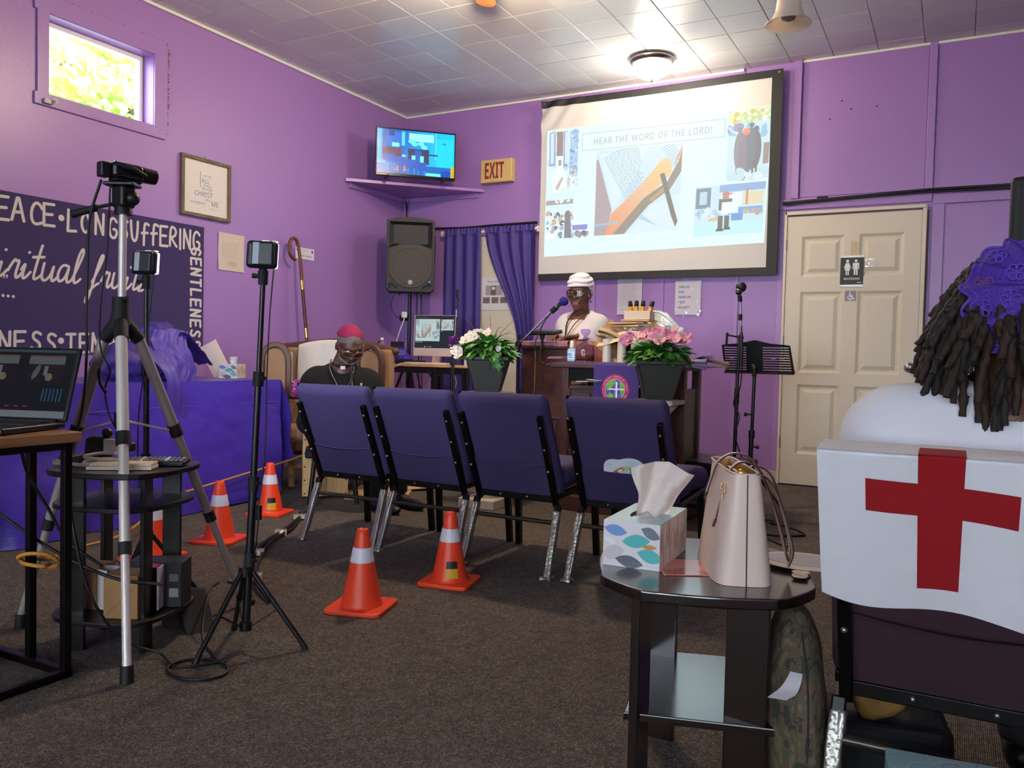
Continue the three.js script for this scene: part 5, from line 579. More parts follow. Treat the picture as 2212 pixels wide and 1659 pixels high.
  part(b, 'flap', sheet(20, 16, (u, v) => { const a = u * 2 - 1; return [0.06 + a * 0.12, 0.3 - v * 0.1 + 0.03 * fbm(u * 4, v * 4, 7) - 0.1 * v * v, -0.1 - v * 0.24 + 0.03 * a]; }, 0.002), M(0x40297c, 0.55));
  const wp = M(0xcfc4c0, 0.8); single('loose_paper', 'white sheet of paper standing crooked behind the purple bundle', 'paper', sheet(6, 8, (u, v) => [0.02 * Math.sin(u * 3), (0.5 - v) * 0.24, (0.5 - u) * 0.14], 0.0008), wp, [-4.62, H + 0.135, -4.14], [0.5, -0.2, 0.15]);
}
const tissueArt = (seed) => canvas(512, 300, (x) => { x.fillStyle = '#d8d0d0'; x.fillRect(0, 0, 512, 300); const r = rng(seed), leaf = (cx, cy, a, b, rot, c) => { x.save(); x.translate(cx, cy); x.rotate(rot); x.fillStyle = c; x.beginPath(); x.moveTo(-a, 0); x.quadraticCurveTo(0, -b * 1.6, a, 0); x.quadraticCurveTo(0, b * 1.6, -a, 0); x.fill(); x.restore(); }; leaf(110, 60, 110, 45, 0.1, '#6f8fc6'); leaf(300, 120, 130, 55, -0.08, '#4fb0ac'); leaf(430, 60, 90, 46, 0.3, '#6a717c'); leaf(430, 210, 120, 56, 0.15, '#4fb0ac'); leaf(90, 210, 110, 60, -0.2, '#c6bcbc'); leaf(240, 260, 130, 50, 0.1, '#565b66'); leaf(420, 150, 70, 20, 0, '#c08a44'); leaf(60, 130, 60, 22, 0.3, '#e3dcdc'); x.fillStyle = '#efecec'; for (let i = 0; i < 160; i++) { const a = r() * 512, b = r() * 300; if ((b > 220 && a < 380) || (a > 360 && b < 110)) x.fillRect(a, b, 3, 3); } });
function tissueBox(label, p, turn, seed, s = 1) {
  const t = thing('tissue_box', label, 'tissue box', p, turn, 'leaf patterned tissue boxes'); const w = 0.125 * s, h = 0.098 * s, d = 0.235 * s;
  const art = printM(tissueArt(seed), 0.4), side = printM(canvas(512, 256, (x) => { x.fillStyle = '#d8c9c0'; x.fillRect(0, 0, 512, 256); const r = rng(seed + 1), c = ['#b9845a', '#8a8f94', '#7fae9c', '#c79a6e', '#e6dcd6', '#a89a96', '#d8a878']; for (let i = 0; i < 26; i++) { x.fillStyle = c[i % 7]; x.save(); x.translate(i * 20 + 8, 60 + r() * 130); x.beginPath(); x.ellipse(0, 0, 9, 50 + r() * 40, 0, 0, 7); x.fill(); x.restore(); } }), 0.4);
  const face = (g, name, m, pos, rot) => part(t, name, g, m, pos, rot);
  face(pbox(w, h, 0.002), 'front_panel', art, [0, h / 2, d / 2]); face(pbox(w, h, 0.002), 'back_panel', art, [0, h / 2, -d / 2]); for (const q of [-1, 1]) face(pbox(d, h, 0.002), 'side_panel', side, [q * w / 2, h / 2, 0], [0, Math.PI / 2, 0]);
  const top = ext((() => { const s2 = rrect(w, d, 0.002), hole = new THREE.Path(); hole.absellipse(0, 0, w * 0.27, d * 0.3, 0, Math.PI * 2); s2.holes.push(hole); return s2; })(), 0.002, 0, 1, 24); top.rotateX(-Math.PI / 2); face(boxUV(clean(top)), 'top_panel', printM(canvas(256, 256, (x) => { x.fillStyle = '#b9dcdf'; x.fillRect(0, 0, 256, 256); x.fillStyle = '#e6d6c8'; for (let i = 0; i < 9; i++) { x.beginPath(); x.ellipse(20 + i * 30, 60 + (i * 67) % 170, 26, 12, i, 0, 7); x.fill(); } }), 0.3), [0, h - 0.001, 0]);
  face(box(w - 0.004, 0.002, d - 0.004), 'bottom_panel', mat.card, [0, 0.001, 0]);
  const film = sheet(16, 16, (u, v) => { const a = u * 2 - 1, b = v * 2 - 1; return [a * w * 0.3, h - 0.006 + 0.012 * Math.exp(-a * a * 6 - b * b * 6) + 0.004 * fbm(u * 5, v * 5, 3), b * d * 0.33]; }, 0.0004); face(film, 'plastic_film', MP(0xe8f2f4, 0.08, { transparent: true, opacity: 0.55, clearcoat: 1 }));
  return t;
}
tissueBox('small tissue box on the purple table beside the bundle', [-4.36, 0.783, -4.06], 0.55, 4, 0.95);
single('box_tissue', 'white tissue sticking out of the box on the purple table', 'tissue', sheet(10, 10, (u, v) => [(u - 0.5) * 0.09 * (0.4 + 0.6 * (1 - v)), 0.06 - v * 0.06, 0.012 * Math.sin(u * 7 + v * 3)], 0.001), M(0xe8e2dc, 0.9), [-4.36, 0.868, -4.08]);
// yellow rope along the purple table
single('yellow_rope', 'yellow rope strung along the purple cover and looped at the table leg', 'rope', [tube([[-3.88, 0.28, -4.28], [-3.86, 0.255, -4.1], [-3.845, 0.2, -3.6], [-3.8, 0.15, -3.1], [-3.5, 0.13, -2.7], [-3.2, 0.15, -2.35], [-2.95, 0.2, -1.95], [-2.7, 0.25, -1.72], [-2.52, 0.31, -1.55]], 0.006, 120), tube([[-2.5, 0.33, -1.49], [-2.455, 0.345, -1.5], [-2.42, 0.335, -1.54], [-2.43, 0.3, -1.575], [-2.48, 0.285, -1.57], [-2.52, 0.3, -1.53]], 0.006, 50, 8, true), tube([[-2.505, 0.315, -1.5], [-2.44, 0.32, -1.478], [-2.39, 0.315, -1.5], [-2.42, 0.31, -1.54]], 0.006, 30)], M(0xc98a2e, 0.7));
// floor cables with tape, coil under the stand
single('floor_cable', 'dark cable bundle taped down across the carpet from the stands to the wooden box', 'cable', [tube([[-2.35, 0.012, -2.3], [-2.55, 0.015, -2.45], [-2.8, 0.012, -2.72], [-3.0, 0.012, -3.0], [-3.2, 0.012, -3.4], [-3.4, 0.012, -3.75], [-3.55, 0.012, -4.0]], 0.012, 80), tube([[-2.3, 0.012, -2.34], [-2.5, 0.022, -2.47], [-2.78, 0.012, -2.76], [-2.98, 0.02, -3.03], [-3.18, 0.012, -3.42], [-3.42, 0.012, -3.72]], 0.008, 80)], mat.cable);
{ const r = rng(17); [[-2.62, -2.53, 0.13, 'nearest'], [-2.9, -2.87, 0.06, 'second'], [-3.12, -3.25, 0.06, 'third'], [-3.33, -3.62, 0.07, 'farthest']].forEach(([x, z, w, s], i) => single('floor_tape', `${s === 'nearest' ? 'largest crumpled clear tape strip over the floor cables beside the light stand' : s === 'second' ? 'tape scrap on the floor cables beside the near left cone' : s === 'third' ? 'tape scrap on the floor cables midway to the wooden box' : 'tape scrap at the far end of the floor cables by the foil leg'}`, 'tape', sheet(12, 10, (u, v) => [(u - 0.5) * w, 0.004 + 0.022 * Math.sin(v * Math.PI) + 0.012 * Math.abs(fbm(u * 4, v * 4, i)), (v - 0.5) * 0.09], 0.001), M(0x9a948a, 0.3, { metalness: 0.3 }), [x, 0.002, z], [0, 0.75, 0])); }
{ const c = []; for (let i = 0; i <= 28; i++) { const a = i / 28 * 6.283; c.push([-1.985 + Math.cos(a) * 0.1 - 0.01, 0.006, -1.735 + Math.sin(a) * 0.075]); } single('cable_loop', 'loop of black cable lying on the carpet between tripod foot and light stand', 'cable', [tube([...c.slice(0, -1)], 0.0048, 90, 8, true), tube([[-1.99, 0.006, -1.81], [-2.08, 0.006, -1.86], [-2.16, 0.01, -1.9], [-2.22, 0.05, -1.95], [-2.3, 0.12, -2.05], [-2.42, 0.1, -2.2]], 0.0045, 60)], mat.cable); }
// ---------------------------------------------------------------- loudspeaker on its tripod in the corner
function roundShape(pts) { return shp(pts); }
{
  const s = thing('speaker_stand', 'black tripod speaker stand in the room corner behind the desk', 'speaker stand', [-4.515, 0, -6.34]);
  part(s, 'pole', [cyl(0.0175, 0.0175, 1.55, [0, 0.77, 0]), cyl(0.022, 0.022, 0.7, [0, 0.55, 0])], mat.black); part(s, 'collar', cyl(0.034, 0.034, 0.06, [0, 0.9, 0]), mat.blackMatte); part(s, 'lower_collar', cyl(0.034, 0.034, 0.05, [0, 0.25, 0]), mat.blackMatte);
  for (const a of [0.5, 2.4, 4.3]) { const c = Math.cos(a), q = Math.sin(a); part(s, 'leg', rod([c * 0.03, 0.88, q * 0.03], [c * 0.36, 0.0, q * 0.36], 0.012), mat.black); part(s, 'brace', rod([c * 0.03, 0.26, q * 0.03], [c * 0.2, 0.42, q * 0.2], 0.008), mat.black); }
  const t = thing('loudspeaker', 'large black loudspeaker with round grey grille below the corner shelf', 'speaker', [-4.515, 1.535, -6.34], 0.62);
  const w = 0.44, h = 0.69, body = M(0x1a1816, 0.55), fz = 0.17;
  // cabinet: front shape with domed top, tapered to the back
  const out = (k) => { const p = []; const a = w / 2 - k; p.push([-a, 0.04], [-a + 0.03, 0.008], [a - 0.03, 0.008], [a, 0.04], [a, h - 0.03 - k]); for (let i = 0; i <= 10; i++) { const q = i / 10; p.push([lerp(a, -a, q), h - 0.03 - k + 0.028 * Math.sin(Math.PI * q)]); } return p; };
  const holes = [(() => { const p = [[-0.195, 0.395]]; for (let i = 1; i <= 10; i++) { const q = i / 10; p.push([lerp(-0.195, 0.195, q), 0.395 + 0.055 * Math.sin(Math.PI * q)]); } p.push([0.195, 0.64], [-0.195, 0.64]); return p; })(), (() => { const p = []; for (let i = 0; i < 40; i++) { const a = i / 40 * 6.2832; p.push([Math.cos(a) * 0.186, 0.235 + Math.sin(a) * 0.186]); } return p; })(), [[-0.195, 0.035], [-0.195, 0.07], [-0.17, 0.085], [-0.115, 0.05], [-0.11, 0.035]], [[0.195, 0.035], [0.11, 0.035], [0.115, 0.05], [0.17, 0.085], [0.195, 0.07]]];
  const mask = ext(shp(out(0.004), [holes[0].slice().reverse(), holes[2], holes[3]]), 0.02, 0.0); mask.translate(0, 0, fz - 0.02);
  const shell = ext(shp(out(0)), 0.3, 0.012); shell.translate(0, 0, fz - 0.335);
  part(t, 'cabinet', [shell, mask], body);
  // horn: a funnel behind its opening
  const horn = sheet(24, 14, (u, v) => { const a = u * 2 - 1, b = 1 - v * 2; const d = Math.max(Math.abs(a), Math.abs(b)); return [a * 0.196, 0.53 + b * 0.11, fz - 0.012 - 0.085 * (1 - d) ** 0.8]; }, 0.002); part(t, 'horn', horn, M(0x13110f, 0.5)); part(t, 'horn_throat', rbox(0.05, 0.03, 0.01, 0.008, [0, 0.53, fz - 0.085]), mat.blackMatte);
  const gr = M(0x48433c, 0.6, { metalness: 0.2, bumpMap: data(64, (i, j) => { const v = ((i % 8) < 4) === ((j % 8) < 4) ? 220 : 60; return [v, v, v]; }, { linear: true, repeat: [14, 14] }), bumpScale: 0.001 });
  const gs = new THREE.Shape(); gs.absarc(0, 0.235, 0.19, 0.0, Math.PI * 2); const gg = new THREE.Shape(); gg.moveTo(-0.196, 0.385); gg.quadraticCurveTo(0, 0.49, 0.196, 0.385); gg.lineTo(0.196, 0.235); gg.absarc(0, 0.235, 0.196, 0, -Math.PI, true); gg.lineTo(-0.196, 0.385);
  const gm = ext(gg, 0.014, 0.004, 2, 24); gm.translate(0, 0, fz - 0.004); part(t, 'grille', boxUV(clean(gm)), gr); part(t, 'grille_rim', xf(new THREE.TorusGeometry(0.165, 0.004, 8, 48), [0, 0.235, fz + 0.008]), M(0x3b372f, 0.6)); part(t, 'badge', [cyl(0.02, 0.02, 0.004, [0, 0.092, fz + 0.012], [Math.PI / 2, 0, 0], 20)], printM(canvas(64, 64, (x) => { x.fillStyle = '#dad6cc'; x.fillRect(0, 0, 64, 64); x.strokeStyle = '#222'; x.lineWidth = 6; x.beginPath(); x.arc(32, 32, 24, 0, 7); x.stroke(); x.lineWidth = 7; x.beginPath(); x.moveTo(22, 22); x.quadraticCurveTo(40, 14, 40, 28); x.quadraticCurveTo(36, 40, 20, 44); x.moveTo(34, 38); x.lineTo(44, 46); x.stroke(); }), 0.4));
  part(t, 'status_led', xf(new THREE.SphereGeometry(0.005, 8, 6), [0.175, 0.1, fz + 0.004]), new THREE.MeshStandardMaterial({ color: 0x3050ff, emissive: 0x5a78ff, emissiveIntensity: 5 })); for (const q of [-0.1, 0.1]) part(t, 'foot', rbox(0.03, 0.03, 0.05, 0.006, [q, -0.008, 0.1]), mat.rubber); part(t, 'side_handle', rbox(0.01, 0.25, 0.06, 0.004, [w / 2 + 0.004, 0.42, 0.0]), M(0x141211, 0.6));
  single('speaker_cable', 'thin dark cables dangling from the corner loudspeaker', 'cable', [tube([[-4.62, 1.53, -6.25], [-4.65, 1.45, -6.24], [-4.66, 1.38, -6.26], [-4.6, 1.3, -6.29], [-4.56, 1.27, -6.31]], 0.003), tube([[-4.46, 1.53, -6.38], [-4.46, 1.3, -6.38], [-4.45, 1.0, -6.4], [-4.43, 0.6, -6.4]], 0.006), tube([[-4.43, 1.53, -6.4], [-4.42, 1.3, -6.4], [-4.43, 1.0, -6.42], [-4.4, 0.6, -6.4]], 0.005)], mat.cable);
  const ad = thing('power_adapter', 'white square charger hooked on the speaker stand pole with white cable', 'adapter', [-4.53, 1.335, -6.28]); part(ad, 'block', rbox(0.05, 0.055, 0.028, 0.006), mat.white); part(ad, 'strain_relief', rod([0, -0.025, 0], [-0.004, -0.045, 0], 0.006), mat.white); part(ad, 'cord', tube([[-0.004, -0.045, 0], [-0.012, -0.15, 0.05], [-0.03, -0.3, 0.1], [-0.03, -0.42, 0.14]], 0.0045, 40), mat.whiteCable); part(ad, 'power_block', rbox(0.07, 0.05, 0.05, 0.01, [-0.035, -0.03, -0.035]), mat.blackMatte);
}
// ---------------------------------------------------------------- desk with the white computer
{
  const Z1 = -5.75, Z0 = -6.2, Xa = -4.56, Xb = -3.52, H = 0.884;
  const t = thing('desk', 'light wood desk with black frame in front of the corner loudspeaker', 'desk', [0, 0, 0]);
  part(t, 'top', rbox(Xb - Xa, 0.018, Z1 - Z0, 0.004, [(Xa + Xb) / 2, H - 0.009, (Z0 + Z1) / 2]), mat.lightWood); part(t, 'front_rail', rbox(Xb - Xa - 0.06, 0.05, 0.02, 0.003, [(Xa + Xb) / 2, H - 0.045, Z1 - 0.02]), mat.black); part(t, 'rear_rail', rbox(Xb - Xa - 0.06, 0.05, 0.02, 0.003, [(Xa + Xb) / 2, H - 0.045, Z0 + 0.02]), mat.black);
  for (const [x, z] of [[-3.845, Z1 - 0.018], [-4.06, Z0 + 0.03], [Xa + 0.05, Z1 - 0.02], [Xb - 0.06, Z0 + 0.03], [Xb - 0.03, Z1 - 0.05]]) part(t, 'leg', rbox(0.045, H - 0.02, 0.03, 0.004, [x, (H - 0.02) / 2, z]), mat.black); for (const s of [-1, 1]) part(t, 'gusset', bar([-3.845, H - 0.12, Z1 - 0.018], [-3.845 + s * 0.06, H - 0.05, Z1 - 0.018], 0.02, 0.02), mat.black);
  const c = thing('computer', 'white all in one computer with pink chin showing the slide', 'computer', [-4.02, H, -6.03], 0.12);
  const w = 0.41, h = 0.36, shell = M(0xcdb9b4, 0.35); part(c, 'stand', [bar([0, 0.0, -0.02], [0, 0.11, -0.055], 0.13, 0.008, [1, 0, 0]), rbox(0.14, 0.006, 0.12, 0.003, [0, 0.003, 0])], shell); const scr = part(c, 'housing', rbox(w, h, 0.014, 0.006), shell, [0, 0.072 + h / 2, 0], [-0.05, 0, 0]);
  part(scr, 'display', pbox(w - 0.022, h * 0.79, 0.001, [0, h * 0.095, 0.0073]), glow(canvas(800, 560, (x) => { x.fillStyle = '#2f363e'; x.fillRect(0, 0, 800, 560); x.fillStyle = '#b8c0c6'; x.font = '14px sans-serif'; x.fillText('File  Edit  View   Insert   Slide Show', 40, 34); x.save(); x.translate(14, 60); slide(x, 490, 380); x.restore(); x.save(); x.translate(526, 66); slide(x, 246, 186); x.restore(); x.fillStyle = '#d6dade'; for (let i = 0; i < 6; i++) x.fillRect(20 + i * 24, 452, 14, 12); x.fillRect(200, 528, 22, 18); x.fillRect(250, 536, 60, 4); x.fillRect(320, 526, 20, 16); x.fillRect(526, 262, 40, 6); }), 0.62, { roughness: 0.15 })); part(scr, 'camera_dot', cyl(0.0025, 0.0025, 0.001, [0, h / 2 - 0.008, 0.0075], [Math.PI / 2, 0, 0], 8), mat.black); part(scr, 'logo_mark', cyl(0.006, 0.006, 0.001, [0, -h / 2 + 0.035, 0.0074], [Math.PI / 2, 0, 0], 14), M(0xb09a96, 0.4));
  const k = thing('keyboard', 'cream keyboard lying on the desk in front of the white computer', 'keyboard', [-3.96, H, -5.83], 0.06); part(k, 'body', rbox(0.42, 0.014, 0.11, 0.005, [0, 0.008, 0]), M(0xd8c8ae, 0.5)); { const g = []; for (let j = 0; j < 5; j++) for (let i = 0; i < 15; i++) g.push(rbox(0.022, 0.006, 0.015, 0.002, [-0.19 + i * 0.027, 0.017, -0.038 + j * 0.019], null, 1)); stuffPart(k, 'keys', g, M(0xe6dccb, 0.5)); }
  single('computer_mouse', 'white computer mouse at the left front of the desk', 'mouse', clean(xf(new THREE.SphereGeometry(0.05, 20, 12, 0, 6.3, 0, 1.57), [0, 0, 0], [0, 0, 0], [0.8, 0.5, 1.2])), M(0xdccdb4, 0.4), [-4.36, H, -5.8], [0, 1.2, 0]);
  const b = thing('water_bottle', 'clear plastic water bottle on the desk behind the seated man', 'bottle', [-4.44, H, -5.83]); part(b, 'body', lathe([[0, 0.002], [0.03, 0.002], [0.035, 0.01], [0.034, 0.05], [0.028, 0.075], [0.034, 0.095], [0.034, 0.15], [0.03, 0.165], [0.014, 0.195], [0.0125, 0.21], [0, 0.21]], 28), MP(0xe4e9f2, 0.08, { transmission: 0.85, thickness: 0, ior: 1.3 })); part(b, 'label', lathe([[0.0345, 0.1], [0.0345, 0.148]], 28), M(0xa9abbf, 0.5)); part(b, 'cap', cyl(0.014, 0.014, 0.018, [0, 0.217, 0]), mat.white); part(b, 'water', lathe([[0, 0.004], [0.032, 0.006], [0.032, 0.05], [0.026, 0.075], [0.0, 0.076]], 24), MP(0xdfe6f2, 0.05, { transmission: 0.9, thickness: 0.05, ior: 1.33 }));
  const cb = thing('soda_bottle', 'dark soda bottle with red label and cap behind the seated man', 'bottle', [-4.52, H, -5.9]); part(cb, 'body', lathe([[0, 0.002], [0.03, 0.004], [0.034, 0.02], [0.03, 0.07], [0.034, 0.11], [0.03, 0.15], [0.014, 0.185], [0.012, 0.2], [0, 0.2]], 24), MP(0x1a0a08, 0.15, { clearcoat: 0.6 })); part(cb, 'label', lathe([[0.0325, 0.08], [0.0352, 0.11], [0.0335, 0.13]], 24), M(0xd83a24, 0.5)); part(cb, 'cap', cyl(0.014, 0.014, 0.018, [0, 0.208, 0]), M(0xb02040, 0.4));
  const pl = thing('black_card', 'dark square card standing on the desk behind the water bottle', 'card', [-4.5, H, -6.14], 0.1); part(pl, 'board', rbox(0.14, 0.2, 0.006, 0.002, [0, 0.1, 0]), M(0x1a1418, 0.6)); part(pl, 'easel_back', bar([0, 0.13, -0.005], [0, 0.0, -0.04], 0.03, 0.003, [1, 0, 0], 0.001), M(0x1a1418, 0.6));
  single('purple_pouch', 'purple plastic bag heaped on the desk beside the water bottle', 'bag', rumple(blob((x, y, z) => smin(ell(x, y, z, [0, 0.045, 0], [0.09, 0.06, 0.07]), ell(x, y, z, [-0.03, 0.1, 0], [0.05, 0.05, 0.05]), 0.04) + 0.02 * noise(x * 22, y * 22, z * 22), [-0.12, -0.0, -0.1], [0.12, 0.18, 0.1], 0.009), 0.02, 24, 3), M(0x3c2c98, 0.4), [-4.33, H, -5.98]);
  single('dark_folder', 'dark blue folder lying on the desk left of the keyboard', 'folder', [rbox(0.24, 0.02, 0.16, 0.004, [0, 0.011, 0]), rbox(0.22, 0.012, 0.15, 0.004, [-0.01, 0.028, -0.004])], M(0x1d1a2e, 0.5), [-4.2, H, -5.94], [0, -0.25, 0]);
  single('white_cord', 'white cords looping off the desk edge and hanging below it', 'cable', [tube([[-4.12, H + 0.006, -5.82], [-4.2, H + 0.005, -5.78], [-4.26, H - 0.03, -5.735], [-4.29, H - 0.055, -5.73], [-4.24, H - 0.03, -5.73], [-4.14, H + 0.006, -5.775]], 0.004, 40), tube([[-3.9, H + 0.012, -6.0], [-3.82, H + 0.014, -5.95], [-3.74, H + 0.006, -5.9]], 0.004), tube([[-4.2, 0.82, -6.3], [-4.26, 0.7, -6.3], [-4.25, 0.55, -6.3]], 0.004), tube([[-4.0, 0.82, -6.3], [-3.96, 0.72, -6.3], [-4.0, 0.64, -6.3], [-4.04, 0.55, -6.3]], 0.004)], mat.whiteCable);
  single('desk_cable', 'black power cords hanging under the desk near the wall', 'cable', [tube([[-4.38, 0.84, -6.26], [-4.34, 0.7, -6.27], [-4.28, 0.5, -6.28], [-4.2, 0.2, -6.28]], 0.006), tube([[-3.98, 0.8, -6.26], [-3.98, 0.65, -6.26], [-3.97, 0.4, -6.26]], 0.007), tube([[-4.5, 0.7, -6.28], [-4.4, 0.62, -6.2], [-4.3, 0.6, -6.26], [-4.22, 0.55, -6.28]], 0.005)], mat.cable);
  const st = thing('phone_stand', 'thin black microphone stand with purple cup clipped on, right of the computer', 'stand', [-3.6, 0, -5.66]); part(st, 'pole', [cyl(0.008, 0.008, 1.1, [0, 0.55, 0]), cyl(0.0065, 0.0065, 0.4, [0.028, 1.27, -0.01], [0, 0, -0.03])], mat.black); part(st, 'second_pole', cyl(0.006, 0.006, 1.0, [0.035, 0.5, 0.02], [0, 0, 0.02]), mat.black); part(st, 'clamp', [rbox(0.05, 0.035, 0.035, 0.008, [0.01, 1.03, 0]), rbox(0.035, 0.03, 0.03, 0.008, [0, 0.905, 0])], mat.blackMatte); part(st, 'base', lathe([[0, 0.025], [0.02, 0.025], [0.03, 0.018], [0.11, 0.012], [0.115, 0.004], [0.112, 0]], 32), mat.black); part(st, 'clip', [rbox(0.02, 0.07, 0.02, 0.006, [0.03, 1.47, -0.01]), rod([0.035, 1.44, -0.01], [0.05, 1.42, -0.005], 0.006)], mat.black); part(st, 'silver_section', cyl(0.0085, 0.0085, 0.06, [0.026, 1.31, -0.01]), mat.steel);
  const cup = thing('purple_cup', 'small purple votive cup beside the right edge of the computer', 'cup', [-3.62, 1.05, -5.7]); part(cup, 'wall', lathe([[0, 0.004], [0.034, 0.004], [0.037, 0.075], [0.034, 0.075], [0.031, 0.01], [0, 0.01]], 24), MP(0x7a1f9a, 0.2, { clearcoat: 0.6 })); part(cup, 'foot_rim', cyl(0.036, 0.036, 0.006, [0, 0.003, 0]), M(0xbdb0c4, 0.3));
  single('sanitizer_tube', 'small clear upright tube at the right end of the desk', 'tube', [cyl(0.012, 0.012, 0.12, [0, 0.06, 0]), cyl(0.008, 0.008, 0.02, [0, 0.13, 0])], MP(0xd6d2d8, 0.15, { transparent: true, opacity: 0.7 }), [-3.56, H, -5.8]);
}
// ---------------------------------------------------------------- carved wing settee, shawl, wooden drum things behind the row
{
  const t = thing('wing_settee', 'brown wing backed settee with cream padding by the left wall', 'settee', [-4.28, 0, -4.8], 0.35);
  const wd = M(0x5a3a28, 0.4), pad = M(0xa88464, 0.8, { bumpMap: weave, bumpScale: 0.0006 });
  const ear = (x, z, ry, n) => { const s = new THREE.Shape(); s.moveTo(-0.11, 0); s.lineTo(0.11, 0); s.lineTo(0.115, 0.28); s.bezierCurveTo(0.115, 0.4, 0.05, 0.44, 0, 0.44); s.bezierCurveTo(-0.05, 0.44, -0.115, 0.4, -0.115, 0.28); s.lineTo(-0.11, 0); const h = new THREE.Path(); h.moveTo(-0.075, 0.03); h.lineTo(-0.078, 0.27); h.bezierCurveTo(-0.078, 0.37, -0.03, 0.4, 0, 0.4); h.bezierCurveTo(0.03, 0.4, 0.078, 0.37, 0.078, 0.27); h.lineTo(0.075, 0.03); s.holes.push(h); const g = ext(s, 0.045, 0.008, 3, 16); const gp = ext(rrect(0.15, 0.36, 0.07, 0, 0.215), 0.03, 0.01, 3, 12); gp.translate(0, 0, 0.006); const w = part(t, 'wing', boxUV(clean(g)), wd, [x, 0.6, z], [0, ry, 0]); part(w, 'padding', boxUV(clean(gp)), pad); };
  ear(-0.16, 0.34, 0.2); ear(0.5, 0.18, -0.15);
  part(t, 'back', rbox(0.9, 0.62, 0.08, 0.03, [0.16, 0.7, -0.02]), pad); part(t, 'crest_rail', [tube([[-0.3, 1.0, -0.02], [-0.05, 1.03, -0.02], [0.16, 1.05, -0.02], [0.4, 1.03, -0.02], [0.62, 0.99, -0.02]], 0.03, 40, 10)], wd); part(t, 'seat', rbox(0.9, 0.12, 0.5, 0.04, [0.16, 0.4, 0.22]), pad); part(t, 'seat_rail', rbox(0.92, 0.08, 0.5, 0.01, [0.16, 0.31, 0.22]), wd); for (const [x, z] of [[-0.26, 0.44], [0.58, 0.44], [-0.26, 0.0], [0.58, 0.0]]) part(t, 'leg', rod([x, 0.28, z], [x * 1.03, 0, z], 0.028, 0.018), wd);
  const s = thing('prayer_shawl', 'white shawl with thin blue stripes draped over the settee back', 'shawl', [-4.28, 0, -4.8], 0.35);
  const tex = canvas(256, 512, (x) => { x.fillStyle = '#d9d3c8'; x.fillRect(0, 0, 256, 512); x.fillStyle = '#7f86b4'; for (const [y, h] of [[336, 5], [366, 3], [388, 8], [408, 4], [440, 6], [462, 4]]) x.fillRect(0, y, 256, h); });
  part(s, 'cloth', sheet(40, 44, (u, v) => { const x = lerp(-0.12, 0.46, u), b = v < 0.14 ? v / 0.14 : 1; const y = v < 0.14 ? 0.98 + 0.085 * Math.sin(b * 1.57) : 1.066 - (v - 0.14) * 0.78; const drop = 0.05 * ((u - 0.45) * 2) ** 2; return [x, y - drop, (v < 0.14 ? -0.09 + 0.12 * b : 0.034 + 0.05 * (v - 0.14)) + 0.012 * Math.sin(u * 14) * v + 0.01 * fbm(u * 4, v * 4)]; }, 0.004), printM(tex, 0.9));
  part(s, 'end_fold', sheet(12, 20, (u, v) => [-0.26 + u * 0.09, 0.97 - v * 0.22, 0.02 + 0.04 * Math.sin(u * 3) + 0.3 * (1 - u) * 0.2], 0.004), printM(canvas(32, 32, (x) => { x.fillStyle = '#cbc6c0'; x.fillRect(0, 0, 32, 32); }), 0.9));
  const wb = thing('washboard', 'wooden washboard with ribbed metal panel between purple table and wooden box', 'washboard', [-4.04, 0, -4.5], 0.28); const pine = mat.oak;
  for (const q of [-1, 1]) part(wb, 'post', rbox(0.035, 0.62, 0.03, 0.004, [q * 0.15, 0.31, 0]), pine); part(wb, 'head_board', rbox(0.27, 0.16, 0.022, 0.004, [0, 0.53, 0]), pine); part(wb, 'cap_rail', rbox(0.34, 0.03, 0.035, 0.004, [0, 0.625, 0]), pine); part(wb, 'bottom_rail', rbox(0.27, 0.03, 0.022, 0.004, [0, 0.15, 0]), pine); part(wb, 'ribbed_plate', sheet(20, 120, (u, v) => [(u - 0.5) * 0.27, 0.45 - v * 0.285, 0.004 * Math.sin(v * 17 * 6.283)], 0.002), M(0xb7b0a2, 0.35, { metalness: 0.7 }));
  { const g = []; 'BUENT'.split('').forEach((c, i) => { const q = new TextGeometry(c, { font, size: 0.03, depth: 0.0008, curveSegments: 3 }); const a = 2.45 - i * 0.36; g.push(xf(q, [Math.cos(a) * 0.11, 0.465 + Math.sin(a) * 0.085, 0.0112], [0, 0, a - 1.57])); }); part(wb, 'lettering', g, M(0x8a6238, 0.7)); }
  part(wb, 'knick_shelf', rbox(0.3, 0.012, 0.08, 0.003, [0, 0.646, 0.02]), mat.black);
  single('pink_gift_bag', 'shiny pink and red gift bag beside the end of the purple table', 'bag', rumple(subdivide(rbox(0.1, 0.12, 0.08, 0.01), 3), 0.02, 26, 2), MP(0xa03a86, 0.3, { clearcoat: 0.7 }), [-4.08, 0.712, -4.42], [0, 0.4, 0.1]);
  single('red_trinket_box', 'small red and grey box on top of the washboard', 'box', [rbox(0.1, 0.05, 0.06, 0.006), rbox(0.06, 0.02, 0.05, 0.006, [-0.02, 0.035, 0])], M(0xa82c34, 0.4), [-4.0, 0.679, -4.45], [0, 0.3, 0]);
  single('glass_stack', 'small stack of clear plastic boxes beside the red box behind the first chair', 'box', [rbox(0.14, 0.04, 0.09, 0.006), rbox(0.12, 0.03, 0.08, 0.006, [0.0, 0.037, 0])], M(0x8a8a86, 0.3), [-3.92, 0.82, -4.62]);
  const cj = thing('box_drum', 'light wooden box drum with screw heads on the carpet behind the first chair', 'drum', [0, 0, 0]); cj.position.set(-3.79, 0, -4.36); cj.rotation.y = 0.75;
